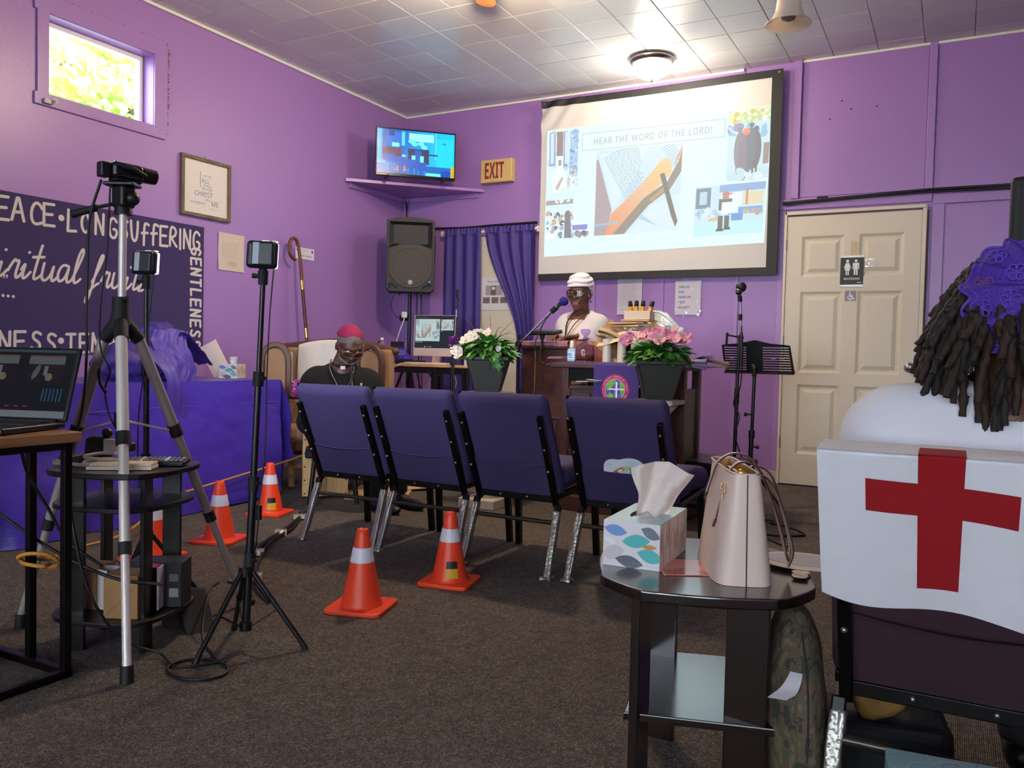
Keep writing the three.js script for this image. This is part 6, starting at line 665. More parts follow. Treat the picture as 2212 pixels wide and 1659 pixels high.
  part(cj, 'front_board', rbox(0.3, 0.46, 0.016, 0.003, [0, 0.24, 0.15]), M(0xffffff, 0.45, { map: woodTex([206, 160, 100], [232, 192, 132], 71) })); const sd = M(0xffffff, 0.5, { map: woodTex([172, 138, 98], [192, 158, 118], 73) }); for (const q of [-1, 1]) part(cj, 'side_board', rbox(0.014, 0.46, 0.29, 0.002, [q * 0.143, 0.24, 0]), sd); part(cj, 'back_board', rbox(0.3, 0.46, 0.012, 0.002, [0, 0.24, -0.15]), sd); part(cj, 'top_board', rbox(0.3, 0.014, 0.29, 0.002, [0, 0.477, 0]), sd);
  for (const [x, y] of [[-0.135, 0.03], [-0.135, 0.12], [-0.135, 0.21], [-0.135, 0.3], [-0.135, 0.39], [-0.05, 0.03], [0.04, 0.03], [0.135, 0.03], [0.135, 0.12], [0.135, 0.21], [0.135, 0.3], [0.135, 0.39]]) part(cj, 'screw', cyl(0.0055, 0.0055, 0.002, [x, y, 0.1585], [Math.PI / 2, 0, 0], 10), mat.blackMatte); for (const a of [-0.12, 0.12]) for (const b of [-0.11, 0.11]) part(cj, 'foot', cyl(0.015, 0.015, 0.012, [a, 0.006, b]), mat.rubber);
  single('paper_on_drum', 'white paper curling on top of the wooden box drum', 'paper', sheet(10, 8, (u, v) => [(u - 0.5) * 0.17, 0.004 + 0.03 * (1 - u) ** 2, (v - 0.5) * 0.12], 0.001), M(0xd9d2c6, 0.8), [-3.84, 0.485, -4.33], [0, 0.7, 0]);
  const cf = thing('flat_carton', 'flattened cardboard with red printing on the carpet behind the chairs', 'cardboard', [-3.5, 0.0, -4.62], 0.5); part(cf, 'sheet', rbox(0.4, 0.008, 0.62, 0.002, [0, 0.006, 0]), M(0xb8946a, 0.8)); part(cf, 'tilted_flap', rbox(0.3, 0.006, 0.4, 0.002, [0.16, 0.05, -0.28], [0.18, 0.3, 0]), M(0xc2a078, 0.8)); part(cf, 'red_print', [bar([-0.08, 0.0105, 0.24], [0.1, 0.0105, 0.2], 0.016, 0.001), bar([-0.04, 0.0105, 0.19], [0.12, 0.0105, 0.25], 0.012, 0.001), bar([-0.1, 0.0105, 0.2], [0.02, 0.0105, 0.27], 0.008, 0.001)], M(0x7a1c1c, 0.7));
}
// ---------------------------------------------------------------- pulpit, altar table and what stands on them
const panelWood = (t, x0, x1, y0, y1, z, m) => { part(t, 'raised_panel', rbox(x1 - x0 - 0.05, y1 - y0 - 0.05, 0.012, 0.005, [(x0 + x1) / 2, (y0 + y1) / 2, z + 0.004]), m); for (const [w, h, x, y] of [[x1 - x0, 0.014, (x0 + x1) / 2, y0], [x1 - x0, 0.014, (x0 + x1) / 2, y1], [0.014, y1 - y0, x0, (y0 + y1) / 2], [0.014, y1 - y0, x1, (y0 + y1) / 2]]) part(t, 'moulding', rbox(w, h, 0.016, 0.005, [x, y, z + 0.004]), m); };
{
  const t = thing('pulpit', 'dark brown wooden pulpit in front of the speaking woman', 'pulpit', [0, 0, 0]); const m = M(0xffffff, 0.4, { map: woodTex([60, 28, 20], [84, 44, 32], 81, 1) }), m2 = M(0xffffff, 0.4, { map: woodTex([136, 78, 44], [164, 102, 62], 83) });
  part(t, 'front', rbox(0.345, 1.04, 0.03, 0.004, [-2.535, 0.52, -5.2]), m); part(t, 'left_side', rbox(0.03, 1.04, 0.36, 0.004, [-2.7, 0.52, -5.38]), m); part(t, 'right_side', (() => { const g = ext(shp([[0, 0], [0.36, 0], [0.36, 1.04], [0.3, 1.08], [0, 1.04]]), 0.03, 0.004); g.rotateY(Math.PI / 2); return boxUV(clean(xf(g, [-2.38, 0, -5.2]))); })(), m); part(t, 'wing_panel', boxUV(clean(xf(ext(rrect(0.27, 1.09, 0.05, 0, 0.545), 0.03, 0.004, 2, 12), [-2.235, 0, -5.22]))), m2);
  part(t, 'desk_top', rbox(0.42, 0.028, 0.42, 0.01, [-2.535, 1.062, -5.37], [0.1, 0, 0]), m); part(t, 'base', rbox(0.4, 0.09, 0.42, 0.01, [-2.535, 0.045, -5.37]), m); panelWood(t, -2.68, -2.4, 0.15, 0.55, -5.185, m);
  part(t, 'gold_bead', rod([-2.607, 0.3, -5.183], [-2.607, 1.02, -5.183], 0.002), mat.gold);
  single('pulpit_cloth', 'pink cloth folded over the top of the dark pulpit', 'cloth', sheet(36, 22, (u, v) => { const x = lerp(-2.73, -2.35, u); const d = v < 0.75 ? [lerp(-5.55, -5.165, v / 0.75), 1.098 - 0.02 * (v / 0.75)] : [-5.158 - 0.004 * v, 1.078 - (v - 0.75) * 0.16 * (0.6 + 0.6 * Math.abs(noise(u * 5, 1)))]; return [x, d[1] + 0.006 * Math.abs(fbm(u * 6, v * 5)) + (u > 0.9 ? 0.02 * (u - 0.9) * 10 * (1 - v) : 0), d[0]]; }, 0.003), M(0xa8727e, 0.85, { bumpMap: weave, bumpScale: 0.0006 }));
  const a = thing('altar_table', 'dark wooden altar table under a purple runner, candles and books on it', 'altar', [0, 0, 0]); const Z = -4.8, H = 0.945;
  part(a, 'top', rbox(0.88, 0.03, 0.4, 0.006, [-1.86, H - 0.02, -4.98]), m); part(a, 'front_panel', rbox(0.76, 0.68, 0.025, 0.003, [-1.81, 0.46, Z - 0.03]), m); part(a, 'shelf_opening', box(0.22, 0.09, 0.004, [-2.08, 0.87, Z - 0.017]), M(0x0d0908, 0.9)); part(a, 'top_rail', rbox(0.42, 0.09, 0.025, 0.003, [-1.64, 0.86, Z - 0.03]), m); for (const x of [-2.2, -1.44]) part(a, 'post', rbox(0.05, 0.92, 0.05, 0.005, [x, 0.46, Z - 0.03]), m); for (const x of [-2.2, -1.44]) part(a, 'post', rbox(0.05, 0.92, 0.05, 0.005, [x, 0.46, -5.14]), m); for (const x of [-2.2, -1.44]) part(a, 'side_panel', rbox(0.02, 0.7, 0.3, 0.003, [x, 0.45, -4.98]), m); panelWood(a, -2.17, -2.0, 0.38, 0.78, Z - 0.0175, m); panelWood(a, -1.97, -1.8, 0.38, 0.78, Z - 0.0175, m); part(a, 'plinth', rbox(0.84, 0.1, 0.4, 0.006, [-1.82, 0.05, -4.98]), m);
  single('altar_runner', 'deep purple runner covering the altar table top', 'cloth', sheet(60, 16, (u, v) => { const x = lerp(-2.33, -1.29, u); return [x, H + 0.0015 + 0.002 * Math.abs(noise(u * 12, v * 4)) - (v > 0.85 ? (v - 0.85) * 0.1 : 0) - (u < 0.06 ? (0.06 - u) * 0.2 : 0) - (u > 0.92 ? (u - 0.92) * 0.15 : 0), lerp(-5.16, Z + 0.02, v)]; }, 0.003), M(0x33215c, 0.75));
  single('altar_banner', 'purple hanging cloth with round globe and cross emblem on the altar front', 'banner', sheet(24, 30, (u, v) => [lerp(-1.99, -1.695, u), v < 0.08 ? H + 0.004 : H + 0.004 - (v - 0.08) * 0.42, v < 0.08 ? lerp(Z - 0.06, Z + 0.022, v / 0.08) : Z + 0.024 + 0.004 * Math.sin(u * 5) * v], 0.003), printM(canvas(512, 700, (x) => { x.fillStyle = '#463176'; x.fillRect(0, 0, 512, 700); const cx = 250, cy = 330, R = 158; x.fillStyle = '#b32e63'; x.beginPath(); x.arc(cx, cy, R, 0, 7); x.fill(); x.fillStyle = '#d9bfd2'; x.beginPath(); x.arc(cx, cy, 112, 0, 7); x.fill(); x.fillStyle = '#4a4aa6'; x.beginPath(); x.arc(cx, cy, 106, 0, 7); x.fill(); x.save(); x.beginPath(); x.arc(cx, cy, 106, 0, 7); x.clip(); x.fillStyle = '#74b43a'; for (const p of [[[150, 270], [210, 226], [262, 232], [230, 290], [200, 330], [160, 350]], [[180, 360], [240, 380], [230, 440], [200, 440], [176, 400]], [[300, 240], [356, 280], [360, 380], [320, 400], [306, 330]]]) { x.beginPath(); p.forEach((q, i) => (i ? x.lineTo(...q) : x.moveTo(...q))); x.fill(); } x.strokeStyle = '#c9c2e0'; x.lineWidth = 2; for (const k of [-60, 0, 60]) { x.beginPath(); x.ellipse(cx, cy, Math.abs(k) + 2, 106, 0, 0, 7); x.stroke(); x.beginPath(); x.moveTo(cx - 106, cy + k); x.lineTo(cx + 106, cy + k); x.stroke(); } x.restore(); x.fillStyle = '#f2eef4'; x.fillRect(cx + 8, cy - 80, 18, 190); x.fillRect(cx - 70, cy - 10, 170, 14); x.fillStyle = '#e3a0bd'; x.font = 'bold 26px sans-serif'; x.textAlign = 'center'; const s = 'MINISTRIES OUTREACH CHURCH OF CHRIST INTERNATIONAL '; for (let i = 0; i < s.length; i++) { x.save(); x.translate(cx, cy); x.rotate(i / s.length * 6.283 - 2.6); x.fillText(s[i], 0, -124); x.restore(); } }), 0.8));
  const yT = H + 0.0035, P = [];
  // hand sanitizer, decanters, candles
  const sn = thing('hand_sanitizer', 'clear hand sanitizer bottle with white pump left of the purple decanter', 'bottle', [-2.212, yT, -4.93]); part(sn, 'body', rbox(0.058, 0.085, 0.032, 0.01, [0, 0.0425, 0]), MP(0xbcd3e2, 0.12, { transparent: true, opacity: 0.85 })); part(sn, 'label', pbox(0.05, 0.05, 0.001, [0, 0.04, 0.0165]), printM(canvas(64, 64, (x) => { x.fillStyle = '#d5e2ea'; x.fillRect(0, 0, 64, 64); x.fillStyle = '#58aee0'; x.fillRect(0, 10, 40, 26); x.fillStyle = '#3a4a86'; x.fillRect(10, 44, 40, 5); }), 0.4)); part(sn, 'pump', lathe([[0.0, 0.085], [0.016, 0.085], [0.016, 0.105], [0.013, 0.11], [0.013, 0.13], [0.006, 0.137], [0, 0.137]], 20), mat.white);
  function decanter(label, p, s, liquid) { const d = thing('decanter', label, 'decanter', p, 0, 'purple glass decanters'); const g = MP(0x8f6fd0, 0.04, { transmission: 1, thickness: 0, ior: 1.4, color: 0xddd0f8 }); const ribs = (prof) => { const q = lathe(prof, 48); const ps = q.attributes.position; for (let i = 0; i < ps.count; i++) { const x = ps.getX(i), z = ps.getZ(i), y = ps.getY(i), r = Math.hypot(x, z), a = Math.atan2(z, x), k = 1 + 0.03 * Math.cos(a * 16) * sst(0.02, 0.05, r); ps.setXYZ(i, x * k, y, z * k); } q.computeVertexNormals(); return xf(q, null, null, s); }; part(d, 'body', ribs([[0, 0.004], [0.062, 0.004], [0.066, 0.012], [0.066, 0.08], [0.062, 0.105], [0.042, 0.122], [0.018, 0.132], [0.014, 0.15], [0.019, 0.157], [0.014, 0.165]]), g); part(d, 'stopper', ribs([[0.011, 0.16], [0.014, 0.175], [0.03, 0.19], [0.033, 0.205], [0.03, 0.22], [0.0, 0.222]]), g); if (liquid) part(d, 'oil', ribs([[0, 0.008], [0.06, 0.008], [0.062, 0.05], [0, 0.052]]), M(0x7a4e1e, 0.3)); }
  decanter('purple glass decanter half full of brown oil at the left of the altar', [-2.128, yT, -4.95], 0.97, true); decanter('purple glass decanter behind the pink flowers, only its stopper showing', [-1.61, yT, -5.08], 1.0, false);
  const candle = (label, x, z) => { const c = thing('jar_candle', label, 'candle', [x, yT, z], 0, 'white jar candles on the altar'); part(c, 'wax', cyl(0.028, 0.028, 0.148, [0, 0.077, 0]), M(0xd9cdb6, 0.6)); part(c, 'glass', lathe([[0, 0.001], [0.0305, 0.001], [0.031, 0.008], [0.031, 0.175], [0.029, 0.182], [0.027, 0.182]], 28), MP(0xffffff, 0.02, { transmission: 1, thickness: 0, ior: 1.25 })); part(c, 'wick', rod([0, 0.15, 0], [0.002, 0.163, 0], 0.001), mat.blackMatte); };
  candle('leftmost of the three white jar candles on the altar', -1.968, -4.93); candle('middle of the three white jar candles on the altar', -1.868, -4.93); candle('rightmost white jar candle, touching the pink flowers', -1.778, -4.93);
  // open book on a folding cradle, with things piled on it
  const bk = thing('book_cradle', 'folding wooden book cradle standing open on the altar', 'book stand', [-1.84, yT, -5.04]); const wl = M(0xffffff, 0.45, { map: woodTex([150, 104, 60], [196, 150, 92], 91) });
  part(bk, 'board', bar([-0.215, 0.2, 0], [0.06, 0.02, 0], 0.2, 0.014, [0, 0, 1], 0.003), wl); part(bk, 'board', bar([0.2, 0.19, 0], [-0.06, 0.02, 0], 0.2, 0.014, [0, 0, 1], 0.003), wl); part(bk, 'foot', rbox(0.03, 0.03, 0.2, 0.004, [-0.07, 0.016, 0]), wl); part(bk, 'foot', rbox(0.03, 0.03, 0.2, 0.004, [0.07, 0.016, 0]), wl);
  const ob = thing('open_book', 'thick open book with cream pages resting on the wooden cradle', 'book', [-1.84, yT, -5.03]); for (const s of [-1, 1]) part(ob, 'page_block', sheet(20, 4, (u, v) => { const a = u; return [s * a * 0.19, 0.11 + 0.05 * Math.sqrt(a) * 1.1 + 0.04 * a + 0.012 * Math.sin(a * 3), (v - 0.5) * 0.2]; }, 0.03), M(0xc9b894, 0.8)); part(ob, 'cover', sheet(30, 2, (u, v) => { const a = Math.abs(u * 2 - 1); return [(u * 2 - 1) * 0.205, 0.088 + 0.045 * Math.sqrt(a) + 0.04 * a, (v - 0.5) * 0.215]; }, 0.006), M(0x4a2a18, 0.5));
  single('lace_cloth', 'cream lace cloth draped across the open book', 'cloth', sheet(30, 14, (u, v) => { const x = (u * 2 - 1) * 0.19; return [-1.84 + x, yT + 0.21 - 0.05 * Math.abs(u * 2 - 1) + 0.012 * fbm(u * 6, v * 5) - (v > 0.6 ? (v - 0.6) * 0.16 : 0), -5.1 + v * 0.2]; }, 0.003), M(0xd0bd9a, 0.9));
  single('folded_papers', 'folded tan and white papers piled on the open book', 'papers', [rbox(0.23, 0.012, 0.13, 0.004, [-0.02, 0.0, 0], [0, 0.1, 0.03]), rbox(0.2, 0.01, 0.12, 0.004, [0.05, 0.016, 0], [0, -0.1, -0.02]), rbox(0.2, 0.012, 0.1, 0.005, [-0.03, -0.018, 0.01])], M(0xc6a274, 0.7), [-1.85, yT + 0.255, -5.04]);
  const tray = thing('honey_carton', 'cream carton holding small honey bottles on top of the book pile', 'carton', [-1.8, yT + 0.278, -5.05]); part(tray, 'wall', [rbox(0.17, 0.055, 0.004, 0.001, [0, 0.028, 0.045]), rbox(0.17, 0.055, 0.004, 0.001, [0, 0.028, -0.045]), rbox(0.004, 0.055, 0.09, 0.001, [0.085, 0.028, 0]), rbox(0.004, 0.055, 0.09, 0.001, [-0.085, 0.028, 0]), rbox(0.17, 0.004, 0.09, 0.001, [0, 0.003, 0])], M(0xd8c6ae, 0.7));
  for (const [i, x, z, n] of [[0, -0.055, -0.01, 'leftmost'], [1, -0.018, 0.008, 'second from the left'], [2, 0.02, -0.008, 'third from the left'], [3, 0.058, 0.01, 'rightmost']]) { const h = thing('honey_bottle', `${n} small yellow honey bottle with black cap in the cream carton`, 'bottle', [-1.8 + x, yT + 0.284, -5.05 + z], 0, 'honey bottles in the carton'); if (i === 0) h.rotation.z = 0.12; if (i === 3) h.rotation.z = -0.3; part(h, 'body', lathe([[0, 0.0], [0.015, 0.0], [0.0165, 0.006], [0.0165, 0.07], [0.012, 0.08], [0.009, 0.084]], 18), MP(0xd99a12, 0.15, { clearcoat: 0.5 })); part(h, 'cap', lathe([[0.0, 0.082], [0.014, 0.082], [0.015, 0.09], [0.012, 0.116], [0, 0.118]], 18), mat.blackMatte); }
  const pb = thing('plastic_bag', 'pale thin plastic bag spread behind the honey bottles', 'bag', [-1.78, yT, -5.1]); part(pb, 'film', sheet(44, 24, (u, v) => { const x = lerp(-0.2, 0.24, u), arch = 0.355 - 0.13 * ((x - 0.02) / 0.2) ** 2; return [x, Math.max(0.18, arch) - v * 0.1 + 0.02 * fbm(u * 7, v * 5, 8), -0.03 - 0.05 * Math.sin(u * 3.1) + 0.03 * fbm(u * 6, v * 6, 3) + v * 0.03]; }, 0.001), MP(0xe2eeee, 0.2, { transparent: true, opacity: 0.72, clearcoat: 0.5 })); part(pb, 'loose_end', sheet(24, 16, (u, v) => [0.12 + u * 0.13 + 0.01 * noise(v * 8), 0.24 - v * 0.1 + 0.02 * fbm(u * 8, v * 6, 5), 0.0 + 0.04 * fbm(u * 7, v * 7, 9)], 0.001), MP(0xe4f0f0, 0.2, { transparent: true, opacity: 0.75, clearcoat: 0.5 }));
  single('pink_leaflets', 'pink leaflets lying at the left end of the purple runner', 'leaflets', [rbox(0.1, 0.005, 0.06, 0.002, [0, 0.0, 0], [0, 0.3, 0]), rbox(0.1, 0.005, 0.06, 0.002, [0.02, 0.007, 0.01], [0, 0.1, 0.02])], M(0xc78fa0, 0.6), [-2.3, yT + 0.02, -4.86]);
  single('loose_leaflets', 'white papers lying in the open shelf of the altar', 'papers', [rbox(0.14, 0.004, 0.06, 0.0015, [0, 0, 0], [0.05, 0.2, 0.03]), rbox(0.1, 0.004, 0.06, 0.0015, [0.06, 0.01, 0.01], [0, -0.2, -0.06])], M(0xb0b4a8, 0.7), [-2.04, 0.828, Z + 0.01]);
  single('dark_book', 'dark book lying between the candles on the altar', 'book', [rbox(0.12, 0.04, 0.09, 0.006), rbox(0.09, 0.03, 0.07, 0.006, [0.01, 0.035, 0], [0, 0.4, 0])], M(0x141216, 0.5), [-1.82, yT + 0.021, -5.0], [0, 0.2, 0]);
  const fd = thing('feather_whisk', 'black and white feather whisk lying at the right end of the altar', 'whisk', [-1.43, yT + 0.006, -4.9]); part(fd, 'handle', rod([-0.03, 0.01, 0.02], [0.06, 0.014, 0.02], 0.012), M(0x8a6a4a, 0.6)); { const r = rng(23), g = [], g2 = []; for (let i = 0; i < 46; i++) { const a = (r() - 0.5) * 1.0, l = 0.08 + r() * 0.07; g.push(sheet(4, 2, (u, v) => [0.02 + u * l, 0.02 + u * l * (0.25 * a) + 0.02 * u, (v - 0.5) * 0.008 * Math.sin(Math.PI * Math.min(0.95, u + 0.1)) + a * u * 0.08], 0.001)); } for (let i = 0; i < 70; i++) { const a = (r() - 0.5) * 1.4, b = (r() - 0.5); g2.push(sheet(5, 2, (u, v) => [0.1 + u * (0.1 + 0.05 * Math.cos(a)), 0.018 + u * 0.07 * b * (1 - 0.3 * u) - 0.03 * u * u, (v - 0.5) * 0.007 + a * u * 0.05], 0.001)); } stuffPart(fd, 'black_feathers', g, M(0x15141a, 0.7)); stuffPart(fd, 'white_feathers', g2, M(0xcbbfb0, 0.85)); part(fd, 'binding', rod([0.05, 0.014, 0.02], [0.12, 0.016, 0.015], 0.014, 0.018), M(0x8d8cb4, 0.5)); }
  // reading tray on a gooseneck
  const tr = thing('tablet_tray', 'thin black tray on a stalk clamped beside the pulpit top', 'tray', [-2.53, 1.085, -5.17]); part(tr, 'tray', rbox(0.215, 0.03, 0.14, 0.012, [0, 0.062, 0], [0.12, 0, 0]), M(0x171512, 0.4)); part(tr, 'bracket', lathe([[0.0, -0.03], [0.007, -0.03], [0.009, 0.0], [0.022, 0.045], [0.0, 0.048]], 16, [0.0, 0.0, 0.04]), mat.blackMatte); part(tr, 'stalk', tube([[0.0, -0.02, 0.045], [-0.008, -0.08, 0.05], [0.0, -0.14, 0.052], [0.05, -0.17, 0.06]], 0.005), mat.black); part(tr, 'clamp', rbox(0.04, 0.02, 0.03, 0.004, [0.06, -0.165, 0.06]), mat.blackMatte);
  // boom microphone
  const mc = thing('boom_microphone', 'microphone with blue foam ball on an angled boom stand before the woman', 'microphone', [0, 0, 0]); part(mc, 'upright', [rod([-2.672, 0.02, -5.08], [-2.69, 1.06, -5.08], 0.01), rod([-2.672, 0.02, -5.08], [-2.68, 0.75, -5.08], 0.0135)], mat.black); part(mc, 'base', lathe([[0, 0.02], [0.02, 0.022], [0.1, 0.014], [0.125, 0.008], [0.125, 0]], 32, [-2.672, 0, -5.08]), mat.black); part(mc, 'boom', rod([-2.735, 1.012, -5.075], [-2.44, 1.297, -5.1], 0.0065), mat.chrome); part(mc, 'boom_grip', rod([-2.765, 0.985, -5.073], [-2.69, 1.057, -5.08], 0.0125), M(0x3a4448, 0.35)); part(mc, 'clutch', [cyl(0.02, 0.02, 0.03, [-2.69, 1.06, -5.08], [1.57, 0, 0]), rod([-2.69, 1.07, -5.08], [-2.675, 1.13, -5.07], 0.008, 0.012), rod([-2.7, 1.03, -5.06], [-2.72, 1.0, -5.04], 0.006, 0.01)], mat.blackMatte); part(mc, 'microphone_body', rod([-2.445, 1.29, -5.1], [-2.375, 1.345, -5.1], 0.0135, 0.017), M(0x2b2c2e, 0.35)); part(mc, 'clip', [rod([-2.45, 1.285, -5.1], [-2.405, 1.32, -5.1], 0.019)], mat.blackMatte); part(mc, 'silver_ring', rod([-2.41, 1.317, -5.1], [-2.402, 1.323, -5.1], 0.0195), mat.chrome); part(mc, 'foam_ball', rumple(clean(new THREE.IcosahedronGeometry(0.032, 4)), 0.003, 90, 2), M(0x25206e, 0.95), [-2.358, 1.355, -5.1]); part(mc, 'cable', tube([[-2.445, 1.285, -5.1], [-2.5, 1.22, -5.1], [-2.54, 1.14, -5.1], [-2.56, 1.08, -5.09], [-2.57, 0.9, -5.08], [-2.6, 0.6, -5.08]], 0.004, 50), mat.cable);
}
// ---------------------------------------------------------------- planters on pedestals
function leafGeo(l, w, curl) { return sheet(6, 4, (u, v) => { const a = v * 2 - 1, s = Math.sin(Math.PI * Math.min(0.97, u * 0.92 + 0.06)) ** 0.8; return [a * w * 0.5 * s, -curl * u * u * l + Math.abs(a) * 0.08 * w, u * l]; }, 0.0006); }
function planter(label, plantLabel, pedLabel, x, z, turn, pink, seed) {
  const H = 0.745, ped = thing('pedestal', pedLabel, 'pedestal', [x, 0, z], 0, 'white pedestals'); const pm = M(0xc8bba8, 0.6);
  part(ped, 'shaft', lathe([[0.075, 0.06], [0.07, H - 0.09]], 32), pm); part(ped, 'plinth', rbox(0.26, 0.06, 0.26, 0.006, [0, 0.03, 0]), pm); part(ped, 'capital', [rbox(0.25, 0.03, 0.25, 0.008, [0, H - 0.016, 0]), lathe([[0.07, H - 0.09], [0.085, H - 0.07], [0.12, H - 0.032], [0, H - 0.03]], 32)], pm);
  const t = thing('planter', label, 'planter', [x, H, z], turn, 'square tapered planters'); const g = M(0x34332d, 0.45, { bumpMap: weave, bumpScale: 0.0012 });
  const tap = (w0, w1, y0, y1) => { const q = new THREE.CylinderGeometry(w1 / Math.SQRT2, w0 / Math.SQRT2, y1 - y0, 4, 1); q.rotateY(Math.PI / 4); q.translate(0, (y0 + y1) / 2, 0); const c = q.toNonIndexed(); c.computeVertexNormals(); return boxUV(c); };
  part(t, 'pot', tap(0.15, 0.255, 0, 0.205), g); part(t, 'rim', rbox(0.285, 0.026, 0.285, 0.007, [0, 0.213, 0]), g); part(t, 'soil', box(0.25, 0.01, 0.25, [0, 0.222, 0]), M(0x1c130d, 0.95)); for (const [a, b] of [[1, 1], [1, -1], [-1, 1], [-1, -1]]) part(t, 'corner_bead', rod([a * 0.075, 0.0, b * 0.075], [a * 0.127, 0.2, b * 0.127], 0.004), g);
  const p = thing('flower_plant', plantLabel, 'plant', [x, H + 0.222, z], 0); const r = rng(seed), leafM = [0x3a7a26, 0x4c9430, 0x62a83c].map((c) => MP(c, 0.5, { transmission: 0.15, thickness: 0 })), lg = leafGeo(0.075, 0.04, 0.5), q = new THREE.Object3D();
  const place = (g0, a, el, d, y, s, roll = 0) => { q.position.set(Math.cos(a) * d, y, Math.sin(a) * d); q.rotation.set(0, 0, 0); q.rotation.order = 'YXZ'; q.rotation.set(-el, Math.PI / 2 - a, roll); q.scale.setScalar(s); q.updateMatrix(); return g0.clone().applyMatrix4(q.matrix); };
  const piles = [[], [], []]; let solo = 0;
  for (let i = 0; i < 330; i++) { const a = r() * 6.283, d = Math.sqrt(r()) * 0.12, y = r() * (pink ? 0.09 : 0.115) * (1 - d * 3) + 0.005; const gg = place(lg, a, 0.9 - d * 7 + r() * 0.8 - 0.3, d, y, 0.7 + r() * 0.7, (r() - 0.5) * 0.8); if (d > 0.07 && Math.sin(a) > -0.2 && solo < 60) { solo++; part(p, 'leaf', gg, leafM[i % 3]); } else piles[i % 3].push(gg); }
  piles.forEach((g2, i) => stuffPart(p, 'foliage', g2, leafM[i])); part(p, 'stems', Array.from({ length: 14 }, () => { const a = r() * 6.283; return rod([0, 0, 0], [Math.cos(a) * 0.08, 0.07, Math.sin(a) * 0.08], 0.003); }), leafM[0]);
  const petal = sheet(6, 6, (u, v) => { const a = u * 2 - 1, s = Math.sin(Math.PI * Math.min(0.95, v * 0.75 + 0.12)); return [a * 0.016 * s, 0.006 * v * v - 0.004 * a * a + 0.004 * v, v * 0.026]; }, 0.0006); const flower = merge([0, 1, 2, 3, 4].map((k) => xf(petal.clone(), [0, 0, 0], [0, k * 1.2566, 0]))); const eye = clean(xf(new THREE.SphereGeometry(0.004, 8, 6), [0, 0.003, 0]));
  const fm = (pink ? [0xd884b4, 0xe29cb4, 0xe0aeb4, 0xc974a8] : [0xe6dfd6, 0xe0d9c8]).map((c) => MP(c, 0.6, { transmission: 0.2, thickness: 0 })); const eyeM = M(0xd6c06a, 0.6);
  const spots = pink ? Array.from({ length: 30 }, (_, i) => { const a = 0.2 + r() * 3.4 - 0.5, d = 0.03 + r() * 0.115; return [Math.cos(a) * d * 1.4 + 0.01, 0.075 + 0.09 * (1 - d * 5) + r() * 0.035, Math.sin(a) * d + 0.02]; }) : [[-0.17, 0.03, 0.12], [-0.2, 0.05, 0.09], [-0.14, 0.02, 0.14], [-0.1, 0.13, 0.07], [-0.07, 0.115, 0.11], [-0.115, 0.1, 0.1], [-0.04, 0.145, 0.06], [-0.055, 0.13, 0.09], [0.0, 0.15, 0.03], [0.12, 0.06, 0.09], [0.13, 0.05, 0.1]];
  spots.forEach(([a, b, c], i) => { const s = (pink ? 1.25 : 1.3) * (0.8 + r() * 0.5) * (!pink && i > 8 ? 0.6 : 1); const m = part(p, 'flower', flower, fm[i % fm.length], [a, b, c]); m.rotation.set(0.9 + (r() - 0.5) * 0.9, r() * 6, (r() - 0.5) * 0.9); m.scale.setScalar(s); part(m, 'flower_eye', eye, eyeM); });
  const bl = (pts, w) => { const c = new THREE.CatmullRomCurve3(pts.map((k) => V(...k))); return sheet(20, 2, (u, v) => { const k = c.getPoint(u); return [k.x, k.y + (v - 0.5) * 0.001, k.z + (v - 0.5) * w * (1 - 0.8 * u)]; }, 0.001); };
  const gm = M(0x6a6a3c, 0.6); const blades = pink ? [[[0, 0.08, 0], [-0.03, 0.18, 0], [-0.04, 0.26, 0]], [[0.02, 0.08, 0], [0.03, 0.17, 0], [0.02, 0.25, 0]], [[0.0, 0.08, 0], [-0.07, 0.16, 0], [-0.16, 0.2, 0.01]], [[0.03, 0.08, 0], [0.09, 0.14, 0], [0.17, 0.19, 0]]] : [[[-0.02, 0.05, 0], [-0.05, 0.2, 0.01], [-0.06, 0.36, 0.02]], [[-0.04, 0.05, 0], [-0.12, 0.16, 0.02], [-0.22, 0.19, 0.03], [-0.26, 0.19, 0.04]], [[-0.03, 0.05, 0], [-0.12, 0.2, 0.02], [-0.23, 0.31, 0.03]], [[0.0, 0.06, 0], [0.01, 0.2, 0], [0.0, 0.28, 0]], [[0.02, 0.06, 0], [0.08, 0.19, 0.01], [0.15, 0.17, 0.02], [0.25, 0.1, 0.03]], [[0.02, 0.05, 0], [0.1, 0.12, 0.01], [0.22, 0.11, 0.02], [0.36, 0.09, 0.02]], [[0.03, 0.06, 0], [0.1, 0.17, 0], [0.25, 0.28, 0.01]], [[0.03, 0.03, 0.02], [0.14, 0.06, 0.05], [0.26, 0.02, 0.06], [0.3, -0.03, 0.07]], [[0.08, 0.02, 0.1], [0.1, -0.03, 0.14], [0.1, -0.1, 0.145]]];
  blades.forEach((b) => part(p, 'grass_blade', bl(b, 0.007), gm));
  if (!pink) { const hang = []; for (let i = 0; i < 26; i++) hang.push(xf(leafGeo(0.05, 0.02, 0.3), [0.1 + r() * 0.045, 0.0 - r() * 0.06, 0.1 + r() * 0.05], [1.4 + r() * 0.4, r() * 3, 0])); stuffPart(p, 'trailing_leaves', hang, leafM[0]); }
}
planter('dark square planter with white flowers, left of the pulpit', 'leafy plant with white flowers and long grass blades', 'white pedestal under the white flower planter', -2.66, -4.62, 0.42, false, 5);
planter('dark square planter with pink flowers, in front of the altar banner', 'bushy plant covered in pink flowers in front of the altar', 'white pedestal under the pink flower planter, right of the altar banner', -1.52, -4.62, 0.42, true, 9);

